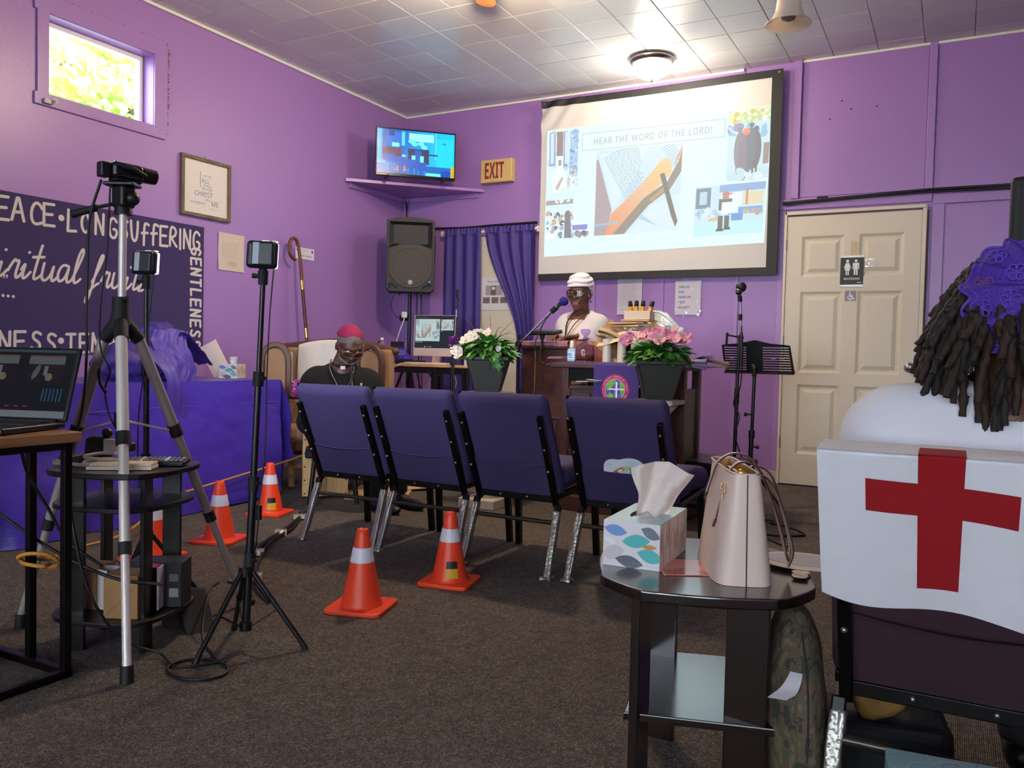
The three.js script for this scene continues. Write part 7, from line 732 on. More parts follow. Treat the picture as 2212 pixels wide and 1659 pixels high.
// ---------------------------------------------------------------- right of the altar: chair, music stand, microphone stand
{
  const t = thing('side_chair', 'dark wooden armchair with black back beside the altar, behind the row', 'chair', [-1.36, 0, -5.12], -0.25); const m = M(0x2a1712, 0.4); part(t, 'back', rbox(0.06, 0.34, 0.42, 0.02, [-0.2, 0.5, 0], [0, 0, 0.08]), mat.blackMatte); part(t, 'seat', rbox(0.44, 0.05, 0.46, 0.012, [0.02, 0.34, 0]), m); part(t, 'apron', rbox(0.42, 0.05, 0.02, 0.004, [0.02, 0.3, 0.2]), m); for (const [x, z] of [[0.2, 0.2], [0.2, -0.2], [-0.18, 0.2], [-0.18, -0.2]]) part(t, 'leg', rbox(0.04, 0.32, 0.04, 0.006, [x, 0.16, z]), m); part(t, 'stretcher', rbox(0.4, 0.025, 0.025, 0.004, [0.01, 0.09, 0.2]), m);
  single('plastic_packet', 'grey plastic packet on the floor under the dark armchair', 'packet', rumple(subdivide(rbox(0.3, 0.06, 0.2, 0.01), 3), 0.02, 20, 4), M(0x8c8a88, 0.35), [-1.33, 0.21, -5.12]);
  const s = thing('music_stand', 'black slatted music stand in front of the beige restroom door', 'music stand', [-1.17, 0, -5.5]); const b = M(0x0c0c0d, 0.4);
  part(s, 'pole', [rod([0.0, 0.05, 0], [0.012, 0.92, 0], 0.0115), rod([0, 0.05, 0], [0.005, 0.5, 0], 0.0155)], b); part(s, 'collar', cyl(0.02, 0.02, 0.05, [0.006, 0.5, 0]), b); for (const [y, q] of [[0.63, -1], [0.42, 1]]) part(s, 'knob', [rod([0.006, y, 0], [0.006 + q * 0.035, y, 0.004], 0.007), cyl(0.014, 0.014, 0.018, [0.006 + q * 0.042, y, 0.005], [0, 0, 1.57])], b);
  for (const a of [0.3, 2.4, 4.5]) part(s, 'leg', [rod([0, 0.3, 0], [Math.cos(a) * 0.26, 0.015, Math.sin(a) * 0.26], 0.009)], b);
  const desk = part(s, 'desk_frame', (() => { const o = [[-0.215, 0.1], [-0.19, 0.105], [-0.1, 0.112], [0, 0.135], [0.1, 0.112], [0.19, 0.105], [0.222, 0.1], [0.25, -0.085], [-0.215 + 0.02, -0.085]]; const hl = []; for (let j = 0; j < 10; j++) { const y = 0.082 - j * 0.0165; const ex = 0.02 * (j / 10); for (const [x0, x1] of [[-0.2 + ex * 0.6, -0.055], [0.05, 0.212 + ex]]) hl.push([[x0, y], [x0, y + 0.0065], [x1, y + 0.0065], [x1, y]]); } return boxUV(clean(ext(shp(o, hl), 0.004, 0))); })(), b, [0.012, 0.985, 0.0], [0.22, 0, 0]); part(desk, 'ledge', rbox(0.45, 0.012, 0.05, 0.004, [0.02, -0.085, -0.02]), b); part(s, 'head', lathe([[0.0, 0.0], [0.016, 0.0], [0.014, 0.05], [0.022, 0.075], [0.0, 0.078]], 16, [0.012, 0.88, 0.012]), M(0x4a463e, 0.35, { metalness: 0.6 })); for (const x of [-0.15, -0.1, 0.12, 0.17]) part(desk, 'clip', rbox(0.03, 0.006, 0.004, 0.001, [x, 0.013, 0.006]), mat.steel);
  const m2 = thing('microphone_stand', 'straight microphone stand with folded boom before the music stand', 'microphone stand', [-1.245, 0, -5.42]); part(m2, 'pole', [rod([-0.012, 0.02, 0], [0.0, 1.12, 0], 0.0095), rod([-0.012, 0.02, 0], [-0.005, 0.72, 0], 0.0125)], mat.black); part(m2, 'grip', rod([-0.007, 0.7, 0], [-0.005, 0.8, 0], 0.017), mat.blackMatte); part(m2, 'boom', rod([0.028, 0.96, 0.03], [0.005, 1.37, 0.03], 0.0075), mat.steel); part(m2, 'boom_sleeve', rod([0.028, 0.955, 0.03], [0.018, 1.16, 0.03], 0.0105), M(0x4a4a4c, 0.35, { metalness: 0.5 })); part(m2, 'clutch', [cyl(0.016, 0.016, 0.05, [0.01, 1.13, 0.015], [1.57, 0, 0]), rod([0.01, 1.13, 0.02], [-0.07, 1.145, 0.04], 0.006), rod([-0.07, 1.16, 0.04], [-0.075, 1.07, 0.04], 0.008)], mat.blackMatte); part(m2, 'clip', [rod([0.005, 1.36, 0.03], [0.0, 1.4, 0.035], 0.014), rod([0.008, 1.28, 0.03], [0.008, 1.24, 0.03], 0.013)], mat.blackMatte); part(m2, 'microphone_head', [xf(new THREE.SphereGeometry(0.034, 22, 16), [0.005, 1.455, 0.02]), rod([-0.01, 1.41, 0.04], [0.002, 1.44, 0.025], 0.018, 0.024)], M(0x1a1a1c, 0.5)); part(m2, 'microphone_ring', rod([-0.006, 1.425, 0.034], [-0.004, 1.43, 0.032], 0.025), mat.steel); part(m2, 'base', lathe([[0, 0.02], [0.02, 0.022], [0.1, 0.014], [0.125, 0.008], [0.125, 0]], 32, [-0.012, 0, 0]), mat.black); part(m2, 'cable', tube([[0.02, 1.2, 0.04], [0.03, 1.0, 0.04], [0.02, 0.8, 0.035], [-0.02, 0.7, 0.02], [0.02, 0.62, 0.02], [0.0, 0.5, 0.03], [0.07, 0.3, 0.06], [0.12, 0.05, 0.1], [0.2, 0.008, 0.2], [0.3, 0.008, 0.25]], 0.0045, 90), mat.cable);
  single('door_cable', 'loose black cables on the carpet before the restroom door', 'cable', [tube([[-0.95, 0.006, -5.1], [-0.8, 0.006, -5.0], [-0.72, 0.006, -4.85], [-0.85, 0.006, -4.75], [-1.0, 0.006, -4.8]], 0.006, 50), tube([[-1.0, 0.006, -4.95], [-0.85, 0.006, -4.6], [-0.75, 0.006, -4.5]], 0.006, 30)], mat.cable);
}
{ // loudspeaker at the right edge of the picture
  const t = thing('loudspeaker', 'black loudspeaker just entering at the right edge above the seated attendee', 'speaker', [0.36, 1.36, -3.55], -0.3); part(t, 'cabinet', rbox(0.36, 0.3, 0.3, 0.02, [0, 0.15, 0]), M(0x151517, 0.5)); part(t, 'grille', rbox(0.3, 0.24, 0.01, 0.01, [0, 0.15, 0.152]), M(0x1d1d20, 0.6)); part(t, 'pole_cup', cyl(0.022, 0.022, 0.03, [0, -0.012, 0]), mat.black);
  const s = thing('speaker_stand', 'tripod speaker stand hidden behind the attendee at the right edge', 'speaker stand', [0.36, 0, -3.55]); part(s, 'pole', cyl(0.018, 0.018, 1.345, [0, 0.672, 0]), mat.black); for (const a of [0.4, 2.5, 4.6]) part(s, 'leg', rod([0, 0.6, 0], [Math.cos(a) * 0.4, 0, Math.sin(a) * 0.4], 0.012), mat.black);
}
// ---------------------------------------------------------------- end table in the right foreground
{
  const t = thing('end_table', 'dark brown end table holding tissue box and handbag, right foreground', 'table', [-0.5, 0, -1.88], 0.34); const m = MP(0x1d110e, 0.2, { ior: 1.75, clearcoat: 0.35, clearcoatRoughness: 0.15 });
  const s = new THREE.Shape(); { const P = [[-0.21, -0.21], [0.21, -0.21], [0.21, 0.285], [-0.21, 0.285]], n = 12; const q = []; for (let i = 0; i < 4; i++) { const a = P[i], b = P[(i + 1) % 4], bow = 0.03, nx = (b[1] - a[1]), ny = -(b[0] - a[0]), L = Math.hypot(nx, ny); for (let k = 2; k <= n - 2; k++) { const u = k / n, w = Math.sin(u * Math.PI) * bow; q.push([lerp(a[0], b[0], u) + nx / L * w, lerp(a[1], b[1], u) + ny / L * w]); } } const pts = new THREE.CatmullRomCurve3(q.map((k) => V(k[0], k[1], 0)), true, 'centripetal').getPoints(120); pts.forEach((p, i) => (i ? s.lineTo(p.x, p.y) : s.moveTo(p.x, p.y))); }
  const g = ext(s, 0.024, 0.004, 3); g.rotateX(-Math.PI / 2); g.translate(0, 0.476, 0); part(t, 'top', boxUV(clean(g)), m);
  const g2 = ext(shp([[-0.17, -0.17], [0.15, -0.19], [0.16, 0.22], [-0.12, 0.23]]), 0.018, 0.003); g2.rotateX(-Math.PI / 2); g2.translate(0, 0.2, 0); part(t, 'shelf', boxUV(clean(g2)), m);
  for (const [x, z, w, r] of [[-0.137, 0.15, 0.075, 1.2], [0.085, 0.165, 0.088, -0.32], [-0.085, -0.2, 0.088, -0.3], [0.12, -0.2, 0.08, 1.2]]) { const l = part(t, 'leg', rbox(w, 0.475, 0.02, 0.003, [0, 0.2385, 0]), m, [x, 0, z], [0, r, 0]); if (x < 0 && z < 0) part(l, 'cam_cover', cyl(0.006, 0.006, 0.002, [0, 0.43, 0.0105], [Math.PI / 2, 0, 0]), mat.steel); }
  tissueBox('large leaf patterned tissue box on the dark end table', [-0.645, 0.5005, -1.905], 0.05, 14, 1.06);
  single('pulled_tissue', 'white tissue standing up out of the box on the dark end table', 'tissue', sheet(26, 30, (u, v) => { const a = u * 2 - 1, w = v < 0.5 ? lerp(0.062, 0.045, v * 2) : lerp(0.045, 0.036, v * 2 - 1), tilt = 0.03 * (1 - v) - 0.02 * sst(0.6, 0, v) * (a < 0 ? 1 : -0.3); return [a * w + 0.012 + tilt, 0.125 - v * 0.135 + 0.016 * a * (1 - v) * (a > 0 ? -1.6 : 0.6) + (a < -0.6 ? (a + 0.6) * 0.02 * (1 - v) : 0), 0.016 * Math.sin(u * 9 + v * 3) * (0.4 + 0.8 * (1 - v)) + 0.01 * fbm(u * 5, v * 5)]; }, 0.0012), MP(0xe9d9cf, 0.9, { transmission: 0.2, thickness: 0 }), [-0.645, 0.607, -1.9], [0, 0.25, 0]);
  const lf = single('leaflet', 'glossy orange and red leaflet lying beside the handbag', 'leaflet', pbox(0.2, 0.002, 0.14), new THREE.MeshPhysicalMaterial({ map: canvas(256, 200, (x) => { const gg = x.createLinearGradient(0, 0, 256, 200); gg.addColorStop(0, '#c95a4a'); gg.addColorStop(0.5, '#d9785a'); gg.addColorStop(1, '#b2383c'); x.fillStyle = gg; x.fillRect(0, 0, 256, 200); x.fillStyle = '#e39a6e'; x.beginPath(); x.moveTo(120, 0); x.lineTo(256, 90); x.lineTo(256, 0); x.fill(); x.fillStyle = '#a82c34'; x.beginPath(); x.moveTo(0, 140); x.lineTo(110, 100); x.lineTo(140, 200); x.lineTo(0, 200); x.fill(); x.strokeStyle = '#e8b0a0'; x.lineWidth = 5; x.strokeRect(4, 4, 248, 192); }), roughness: 0.18, clearcoat: 0.7, clearcoatRoughness: 0.12 }), [-0.5, 0.5015, -1.868], [0, 0.5, 0]);
  // handbag: local +z is the near end; length along z
  const b = thing('handbag', 'pale pink leather tote handbag standing on the dark end table', 'handbag', [-0.437, 0.5005, -1.905], 0.42); const lea = M(0xd9c0b0, 0.42, { bumpMap: fineN, bumpScale: 0.0004 }), lea2 = M(0xcfb6ab, 0.45), edge = M(0x4a2622, 0.5), gold = M(0xd9a24a, 0.3, { metalness: 0.8 });
  const bodyPt = (a, y) => { const k = y / 0.235, hw = lerp(0.064, 0.03, k) , hl = lerp(0.15, 0.158, k); const c = Math.cos(a), s2 = Math.sin(a), n = 5; const r = 1 / (Math.abs(c) ** n + Math.abs(s2) ** n) ** (1 / n); return [c * r * hw, y, s2 * r * hl - 0.028 * k]; };
  part(b, 'body', sheet(80, 18, (u, v) => { const p = bodyPt(u * 6.2832, 0.235 * (1 - v)); return [p[0] + 0.004 * Math.sin(u * 12.56) * (1 - v), p[1], p[2]]; }, 0.004, true), lea); { const bs = new THREE.Shape(); for (let i = 0; i <= 40; i++) { const p = bodyPt(i / 40 * 6.2832, 0); i ? bs.lineTo(p[0], -p[2]) : bs.moveTo(p[0], -p[2]); } const bg = ext(bs, 0.006, 0.001); bg.rotateX(-Math.PI / 2); part(b, 'bottom', boxUV(clean(bg)), edge); }
  part(b, 'lining', sheet(60, 6, (u, v) => { const p = bodyPt(u * 6.2832, 0.234 - v * 0.08); return [p[0] * 0.86, p[1], p[2] * 0.97]; }, 0.002, true), M(0xb8823c, 0.5)); part(b, 'zipper', rbox(0.008, 0.004, 0.2, 0.001, [0.006, 0.222, -0.012]), gold); part(b, 'lining_floor', rbox(0.04, 0.004, 0.22, 0.001, [0, 0.19, -0.012]), M(0x9a6a30, 0.6));
  part(b, 'end_seam', tube([0, 0.06, 0.12, 0.18, 0.234].map((y) => { const p = bodyPt(1.5708, y); return [p[0], p[1], p[2] + 0.003]; }), 0.0014, 30, 6), edge); part(b, 'top_binding', tube(Array.from({ length: 24 }, (_, i) => bodyPt(i / 24 * 6.2832, 0.236)), 0.0025, 90, 6, true), lea2);
  const strap = (pts, w, name) => { const c = new THREE.CatmullRomCurve3(pts.map((p) => V(...p))); const st = part(b, name, sheet(60, 2, (u, v) => { const k = c.getPoint(u); return [k.x, k.y, k.z + (v - 0.5) * w]; }, 0.004), lea2); part(st, 'dark_edge', tube(Array.from({ length: 40 }, (_, i) => { const k = c.getPoint(i / 39); return [k.x, k.y, k.z + w / 2]; }), 0.0016, 80, 6), edge); };
  strap([[-0.052, 0.165, -0.07], [-0.043, 0.2, -0.065], [-0.03, 0.24, -0.055], [0.0, 0.262, -0.04], [0.035, 0.255, -0.02], [0.07, 0.2, 0.0], [0.1, 0.1, 0.015], [0.112, 0.05, 0.02]], 0.013, 'handle');
  strap([[-0.052, 0.125, 0.055], [-0.042, 0.17, 0.055], [-0.028, 0.225, 0.05], [0.0, 0.252, 0.045], [0.04, 0.24, 0.04], [0.075, 0.17, 0.035], [0.105, 0.08, 0.03], [0.116, 0.035, 0.025]], 0.013, 'handle');
  strap([[0.03, 0.2, -0.05], [0.045, 0.235, -0.03], [0.075, 0.225, 0.0], [0.105, 0.14, 0.015], [0.122, 0.06, 0.025], [0.118, 0.03, 0.03], [0.11, 0.05, 0.035]], 0.013, 'handle'); strap([[0.03, 0.2, 0.06], [0.045, 0.225, 0.06], [0.075, 0.2, 0.05], [0.11, 0.11, 0.045], [0.124, 0.05, 0.04], [0.116, 0.02, 0.036]], 0.013, 'handle');
  part(b, 'bow_charm', [xf(new THREE.TorusGeometry(0.011, 0.0022, 8, 20), [-0.043, 0.2, 0.075], [0.3, 1.2, 0], [1, 0.6, 1]), xf(new THREE.TorusGeometry(0.011, 0.0022, 8, 20), [-0.041, 0.2, 0.097], [0.3, 1.4, 0.4], [1, 0.6, 1]), rod([-0.043, 0.198, 0.086], [-0.048, 0.172, 0.08], 0.0022), rod([-0.043, 0.198, 0.086], [-0.046, 0.175, 0.094], 0.0022)], M(0xd9b592, 0.35, { metalness: 0.4 })); part(b, 'gold_tab', xf(new THREE.SphereGeometry(0.01, 14, 10), [-0.008, 0.236, 0.11], null, [1, 1, 0.7]), gold); part(b, 'strap_end', [rod([-0.052, 0.165, -0.064], [-0.056, 0.15, -0.068], 0.003), rod([-0.052, 0.125, 0.061], [-0.057, 0.108, 0.058], 0.003)], edge);
  const f = thing('paddle_fan', 'white oval paper fan with short handle lying at the right of the end table', 'fan', [-0.3, 0.503, -2.03], 0.1); { const e = new THREE.Shape(); e.absellipse(0, 0, 0.105, 0.085, 0, Math.PI * 2); const hs = shp([[-0.014, 0], [-0.02, -0.012], [-0.013, -0.026], [-0.018, -0.042], [-0.013, -0.056], [0, -0.06], [0.013, -0.056], [0.018, -0.042], [0.013, -0.026], [0.02, -0.012], [0.014, 0]]); const fl = (sh, d, y) => { const q = ext(sh, d, 0.0006, 1, 24); q.rotateX(-Math.PI / 2); q.translate(0, y, 0); return boxUV(clean(q)); }; part(f, 'card', fl(e, 0.003, 0.006), M(0xd6c6b4, 0.55)); const e2 = new THREE.Shape(); e2.absellipse(0, 0.005, 0.088, 0.06, 0, Math.PI * 2); part(f, 'picture', fl(e2, 0.001, 0.009), printM(canvas(64, 64, (x) => { x.fillStyle = '#a9a6b0'; x.fillRect(0, 0, 64, 64); x.fillStyle = '#7d8094'; for (let i = 0; i < 12; i++) { x.beginPath(); x.arc((i * 29) % 64, (i * 41) % 64, 7, 0, 7); x.fill(); } }), 0.4)); part(f, 'handle', xf(fl(hs, 0.003, 0.003), [0, 0, 0.088]), M(0xd2bca4, 0.6)); }
}
{ // camouflage patterned cushion leaning by the table leg
  const t = thing('camouflage_cushion', 'camouflage patterned cushion with white tag leaning beside the end table', 'cushion', [-0.29, 0.0, -1.86], 0.35); const cm = tnoise(16, 201), cn = tnoise(32, 202); const tex = data(256, (i, j) => { const a = cm(i / 16, j / 16) + 0.5 * cn(i / 8, j / 8), c = a > 0.22 ? [104, 92, 66] : a > 0 ? [78, 76, 56] : a > -0.2 ? [96, 72, 56] : [50, 52, 42]; return c; }, { repeat: [4, 3] });
  const cu = blob((x, y, z) => { const d = ell(x, y, z, [0, 0.225, 0], [0.062, 0.235, 0.17]); return smax(d, -y + 0.002, 0.03) + 0.012 * fbm(x * 9, y * 9, z * 9); }, [-0.09, -0.01, -0.2], [0.09, 0.48, 0.2], 0.011); part(t, 'cover', smooth(cu), printM(tex, 0.9, { bumpMap: fineN, bumpScale: 0.001 })); part(t, 'seam', tube([[-0.002, 0.42, 0.095], [0.0, 0.34, 0.15], [0.0, 0.225, 0.172], [0.0, 0.1, 0.145], [0.0, 0.03, 0.09]], 0.0022, 40, 6), M(0x2a2620, 0.9)); part(t, 'white_tag', sheet(8, 10, (u, v) => [-0.02 - 0.03 * v + (u - 0.5) * 0.022 * (1 + v), 0.355 - v * 0.06, 0.142 + 0.012 * Math.sin(v * 4) + (u - 0.5) * 0.01], 0.001), M(0xb8b2b4, 0.8));
}
{ // the attendee's chair, the cloth over it and the things below
  const c = stackingChair('stacking_chair', 'maroon stacking chair with foil taped leg under the attendee in white', chairFabric2); c.position.set(0.03, 0, -1.9);
  const cl = thing('cross_cloth', 'white cloth with a large red cross draped over the attendee chair back', 'cloth', [0.028, 0, -1.9]); const L = (y) => 0.125 + (y - 0.32) * 0.44, top = 0.822;
  const pt = (u, v, off) => { const x = (u - 0.5) * 0.47, drop = 0.285 + 0.035 * u + 0.012 * Math.sin(u * 9); let y, z; if (v < 0.14) { const a = v / 0.14 * 2.6; z = L(top) - 0.035 - 0.06 * Math.cos(a) * (1 - 0.12) ; y = top - 0.012 + 0.03 * Math.sin(Math.min(a, 1.57)) - (a > 1.57 ? 0.004 : 0); if (v < 0.04) y -= (0.04 - v) * 2.4; } else { const k = (v - 0.14) / 0.86; y = top + 0.012 - k * drop; z = L(y) + 0.046 - 0.01 * k + 0.012 * Math.sin(u * 11 + 1) * k + 0.008 * fbm(u * 3, k * 2) * k - 0.03 * k * k * 0.3; } return [x, y + off * 0.3, z + off]; };
  part(cl, 'cloth', sheet(60, 60, (u, v) => pt(u, v, 0), 0.003), M(0xdcd8da, 0.85, { bumpMap: weave, bumpScale: 0.0006 })); const red = M(0xb00716, 0.8, { bumpMap: weave, bumpScale: 0.0006 });
  part(cl, 'cross_upright', sheet(10, 46, (u, v) => pt(0.335 + 0.148 * u + 0.01 * v * (0.5 - u), 0.075 + v * 0.8, 0.003), 0.002), red); part(cl, 'cross_bar', sheet(30, 10, (u, v) => pt(0.165 + 0.485 * u, 0.285 + 0.165 * v + 0.03 * u, 0.0035), 0.002), red);
  single('black_tote', 'black bag on the carpet under the attendee chair', 'bag', rumple(subdivide(rbox(0.34, 0.2, 0.16, 0.03), 3), 0.02, 14, 3), mat.blackMatte, [-0.15, 0.104, -2.0], [0, 0.2, 0]);
  single('yellow_bag', 'dull yellow cloth pouch on top of the black bag under the chair', 'pouch', rumple(subdivide(rbox(0.1, 0.08, 0.08, 0.02), 3), 0.016, 22, 5), M(0x7a5a22, 0.8), [-0.13, 0.25, -1.97], [0.2, 0.5, 0.3]);
  const gb = thing('gift_box', 'pastel patterned lidded gift box on the carpet behind the chair', 'box', [0.13, 0, -1.58], 0.12); const pa = printM(canvas(512, 256, (x) => { x.fillStyle = '#8fb0b4'; x.fillRect(0, 0, 512, 256); const r = rng(44); x.lineWidth = 3; for (let i = 0; i < 60; i++) { x.strokeStyle = ['#b9c6a8', '#c39aa4', '#6f96a4', '#cbb9a0'][i % 4]; x.beginPath(); const a = r() * 512, b = r() * 256; x.arc(a, b, 14 + r() * 30, r() * 6, r() * 6 + 3); x.stroke(); } x.fillStyle = '#b08a98'; for (let i = 0; i < 18; i++) { x.beginPath(); x.arc(r() * 512, r() * 256, 7, 0, 7); x.fill(); } }), 0.7); part(gb, 'carton', pbox(0.4, 0.2, 0.22, [0, 0.1, 0]), pa); part(gb, 'lid', pbox(0.415, 0.065, 0.235, [0, 0.232, 0]), pa); part(gb, 'corner_card', box(0.03, 0.19, 0.003, [-0.185, 0.098, 0.1115]), M(0xb98a5a, 0.7));
}
// ---------------------------------------------------------------- people
const sk = (h) => { const c = new THREE.Color(h); return [c.r, c.g, c.b]; };
function paint(g, f) { const p = g.attributes.position, a = new Float32Array(p.count * 3); for (let i = 0; i < p.count; i++) a.set(f(p.getX(i), p.getY(i), p.getZ(i)), 3 * i); g.setAttribute('color', new THREE.BufferAttribute(a, 3)); return g; }
// head in its own axes: face towards +z, centre between the ears
function headField(x, y, z, o = {}) {
  let d = ell(x, y, z, [0, 0.03, -0.014], [0.076, 0.094, 0.098]);
  d = smin(d, ell(x, y, z, [0, -0.05, 0.022], [0.058, 0.062, 0.066]), 0.045); d = smin(d, ell(x, y, z, [0, -0.096, 0.052], [0.026, 0.02, 0.022]), 0.03);
  for (const s of [-1, 1]) { d = smin(d, ell(x, y, z, [s * 0.042, -0.012, 0.06], [0.026, 0.024, 0.024]), 0.03); d = smin(d, cap(x, y, z, [s * 0.012, 0.036, 0.085], [s * 0.045, 0.038, 0.07], 0.011), 0.02); d = smax(d, -ell(x, y, z, [s * 0.031, 0.016, 0.096], [0.018, 0.01, 0.016]), 0.012); d = smin(d, ell(x, y, z, [s * 0.079, -0.004, -0.008], [0.011, 0.032, 0.019]), 0.012); }
  d = smin(d, cap(x, y, z, [0, 0.018, 0.086], [0, -0.022, 0.104], 0.008, 0.013), 0.014); for (const s of [-1, 1]) d = smin(d, ell(x, y, z, [s * 0.015, -0.026, 0.096], [0.009, 0.008, 0.01]), 0.01);
  d = smin(d, cap(x, y, z, [-0.02, -0.055, 0.083], [0.02, -0.055, 0.083], 0.0085), 0.008); if (o.open) { d = smax(d, -ell(x, y, z, [0, -0.06, 0.096], [0.02, 0.0075, 0.022]), 0.005); d = smin(d, cap(x, y, z, [-0.016, -0.072, 0.083], [0.016, -0.072, 0.083], 0.0075), 0.008); } else d = smin(d, cap(x, y, z, [-0.016, -0.066, 0.083], [0.016, -0.066, 0.083], 0.0078), 0.006);
  return d;
}
function frame(c, yaw, pitch = 0, roll = 0) { // pitch > 0 bows the head
  const m = new THREE.Matrix4().makeRotationFromEuler(new THREE.Euler(pitch, yaw, roll, 'YXZ')).setPosition(...c), inv = m.clone().invert(), e = inv.elements; return { m, inv: (x, y, z) => [e[0] * x + e[4] * y + e[8] * z + e[12], e[1] * x + e[5] * y + e[9] * z + e[13], e[2] * x + e[6] * y + e[10] * z + e[14]] };
}
// hand: wrist w, finger direction f, palm normal n; side +1 puts the thumb towards f x n
function hand(w, f, n, side, curl = 0.6) {
  const F = V(...f).normalize(), N = V(...n).normalize(), U = F.clone().cross(N).multiplyScalar(side), W = V(...w), at = (a, b, c) => W.clone().addScaledVector(F, a).addScaledVector(U, b).addScaledVector(N, c), L = [];
  for (let i = 0; i < 4; i++) { const b = (1.5 - i) * 0.0205; L.push([at(0.0, b * 0.5, 0), at(0.088 - Math.abs(i - 1) * 0.004, b, 0), 0.0165, 0.0115]); let p = at(0.088 - Math.abs(i - 1) * 0.004, b, 0), ang = curl * 0.45; const len = [0.04, 0.045, 0.042, 0.032][i]; for (let k = 0; k < 3; k++) { const d = F.clone().multiplyScalar(Math.cos(ang)).addScaledVector(N, Math.sin(ang)), q = p.clone().addScaledVector(d, len * (1 - 0.22 * k)); L.push([p, q, 0.0095 - k * 0.0008, 0.0088 - k * 0.0008]); p = q; ang += curl * 0.6; } }
  const t0 = at(0.022, 0.024, 0.006), t1 = at(0.058, 0.05, 0.016), t2 = at(0.088, 0.056, 0.022); L.push([t0, t1, 0.014, 0.0105], [t1, t2, 0.0105, 0.0085]); const S = L.map(([a, b, r, q]) => [a.toArray(), b.toArray(), r, q]);
  const fld = (x, y, z) => { let d = 1; S.forEach(([a, b, r, q], i) => { d = smin(d, cap(x, y, z, a, b, r, q), 0.006); }); return d; }; const c = at(0.08, 0, 0.02); return blob(fld, [c.x - 0.115, c.y - 0.115, c.z - 0.115], [c.x + 0.115, c.y + 0.115, c.z + 0.115], 0.0056);
}
const limb = (S, k) => (x, y, z) => { let d = 9; for (const [a, b, r, q] of S) d = smin(d, cap(x, y, z, a, b, r, q), k); return d; };
const bounds = (S, pad) => { const lo = [9, 9, 9], hi = [-9, -9, -9]; for (const [a, b, r, q] of S) for (const p of [a, b]) for (let k = 0; k < 3; k++) { const R = Math.max(r, q) + pad; lo[k] = Math.min(lo[k], p[k] - R); hi[k] = Math.max(hi[k], p[k] + R); } return [lo, hi]; };
const headMesh = (o, skin, lip) => paint(blob((x, y, z) => { let d = headField(x, y, z, o); return smin(d, cap(x, y, z, [0, -0.06, -0.02], [0, -0.185, -0.045 + (o.neck || 0)], 0.056, 0.06), 0.03); }, [-0.11, -0.2, -0.13], [0.11, 0.14, 0.13], 0.0044), (x, y, z) => { if (z > 0.074 && y < -0.046 && y > -0.083 && Math.abs(x) < 0.03) return lip; const k = 1 - 0.12 * sst(0.3, -0.3, noise(x * 40, y * 40, z * 40)); if (z > 0.06 && y > 0.032 && y < 0.05 && Math.abs(x) > 0.012 && Math.abs(x) < 0.055) return skin.map((c) => c * 0.55); return skin.map((c) => c * k); });
const eyesOf = (t, fr) => { for (const s of [-1, 1]) { const e = part(t, 'eye', paint(clean(new THREE.SphereGeometry(0.0115, 16, 12)), (x, y, z) => (z > 0.0098 ? [0.01, 0.006, 0.004] : [0.62, 0.58, 0.52])), new THREE.MeshStandardMaterial({ vertexColors: true, roughness: 0.2 })); e.position.set(s * 0.031, 0.0155, 0.0775).applyMatrix4(fr.m); e.quaternion.setFromRotationMatrix(fr.m); } };
const skinMat = new THREE.MeshPhysicalMaterial({ vertexColors: true, roughness: 0.48, clearcoat: 0.12, clearcoatRoughness: 0.5 });
const clothShape = (S, k, off, cut, cell, wr = 0.006) => { const f = limb(S, k), [lo, hi] = bounds(S, off + 0.03); return blob((x, y, z) => { const d = f(x, y, z) - off + wr * (noise(x * 9, y * 14, z * 9) + 0.5 * noise(x * 22, y * 26, z * 22)); return cut ? Math.max(d, cut(x, y, z)) : d; }, lo, hi, cell); };
function glasses(t, fr, m, lens, o = {}) { const q = (g) => g.applyMatrix4(fr.m), w = o.w || 0.029, h = o.h || 0.024, z = 0.108, y = o.y ?? 0.012; const ring = (s) => { const c = []; for (let i = 0; i < 24; i++) { const a = i / 24 * 6.2832, k = 1 / (Math.abs(Math.cos(a)) ** 3 + Math.abs(Math.sin(a)) ** 3) ** (1 / 3); c.push([s * 0.035 + Math.cos(a) * k * w, y + Math.sin(a) * k * h, z - 0.012 * (Math.abs(s * 0.035 + Math.cos(a) * k * w) / 0.06) ** 2]); } return c; }; const G = thing('eyeglasses', o.label, 'glasses'); for (const s of [-1, 1]) { const r = part(G, 'rim', q(tube(ring(s), o.r || 0.003, 60, 8, true)), m); part(G, 'lens', q(sheet(10, 10, (u, v) => { const a = (u * 2 - 1), b = (v * 2 - 1), k = Math.max(Math.abs(a), Math.abs(b)) / (Math.hypot(a, b) || 1); return [s * 0.035 + a * w * 0.97 * (0.55 + 0.45 * k), y + b * h * 0.97 * (0.55 + 0.45 * k), z - 0.012 * (Math.abs(s * 0.035 + a * w) / 0.06) ** 2]; }, 0.001)), lens); part(G, 'temple_arm', q(tube([[s * 0.064, y + 0.006, z - 0.013], [s * 0.078, y + 0.008, 0.05], [s * 0.084, y + 0.008, -0.005], [s * 0.084, y - 0.012, -0.03]], (o.r || 0.003) * 0.9, 24)), m); } part(G, 'bridge', q(tube([[-0.008, y + 0.003, z], [0, y + 0.007, z + 0.001], [0.008, y + 0.003, z]], o.r || 0.003)), m); }
const lensM = MP(0xf2efec, 0.0, { transmission: 1, thickness: 0, ior: 1.5, specularIntensity: 0.5 });
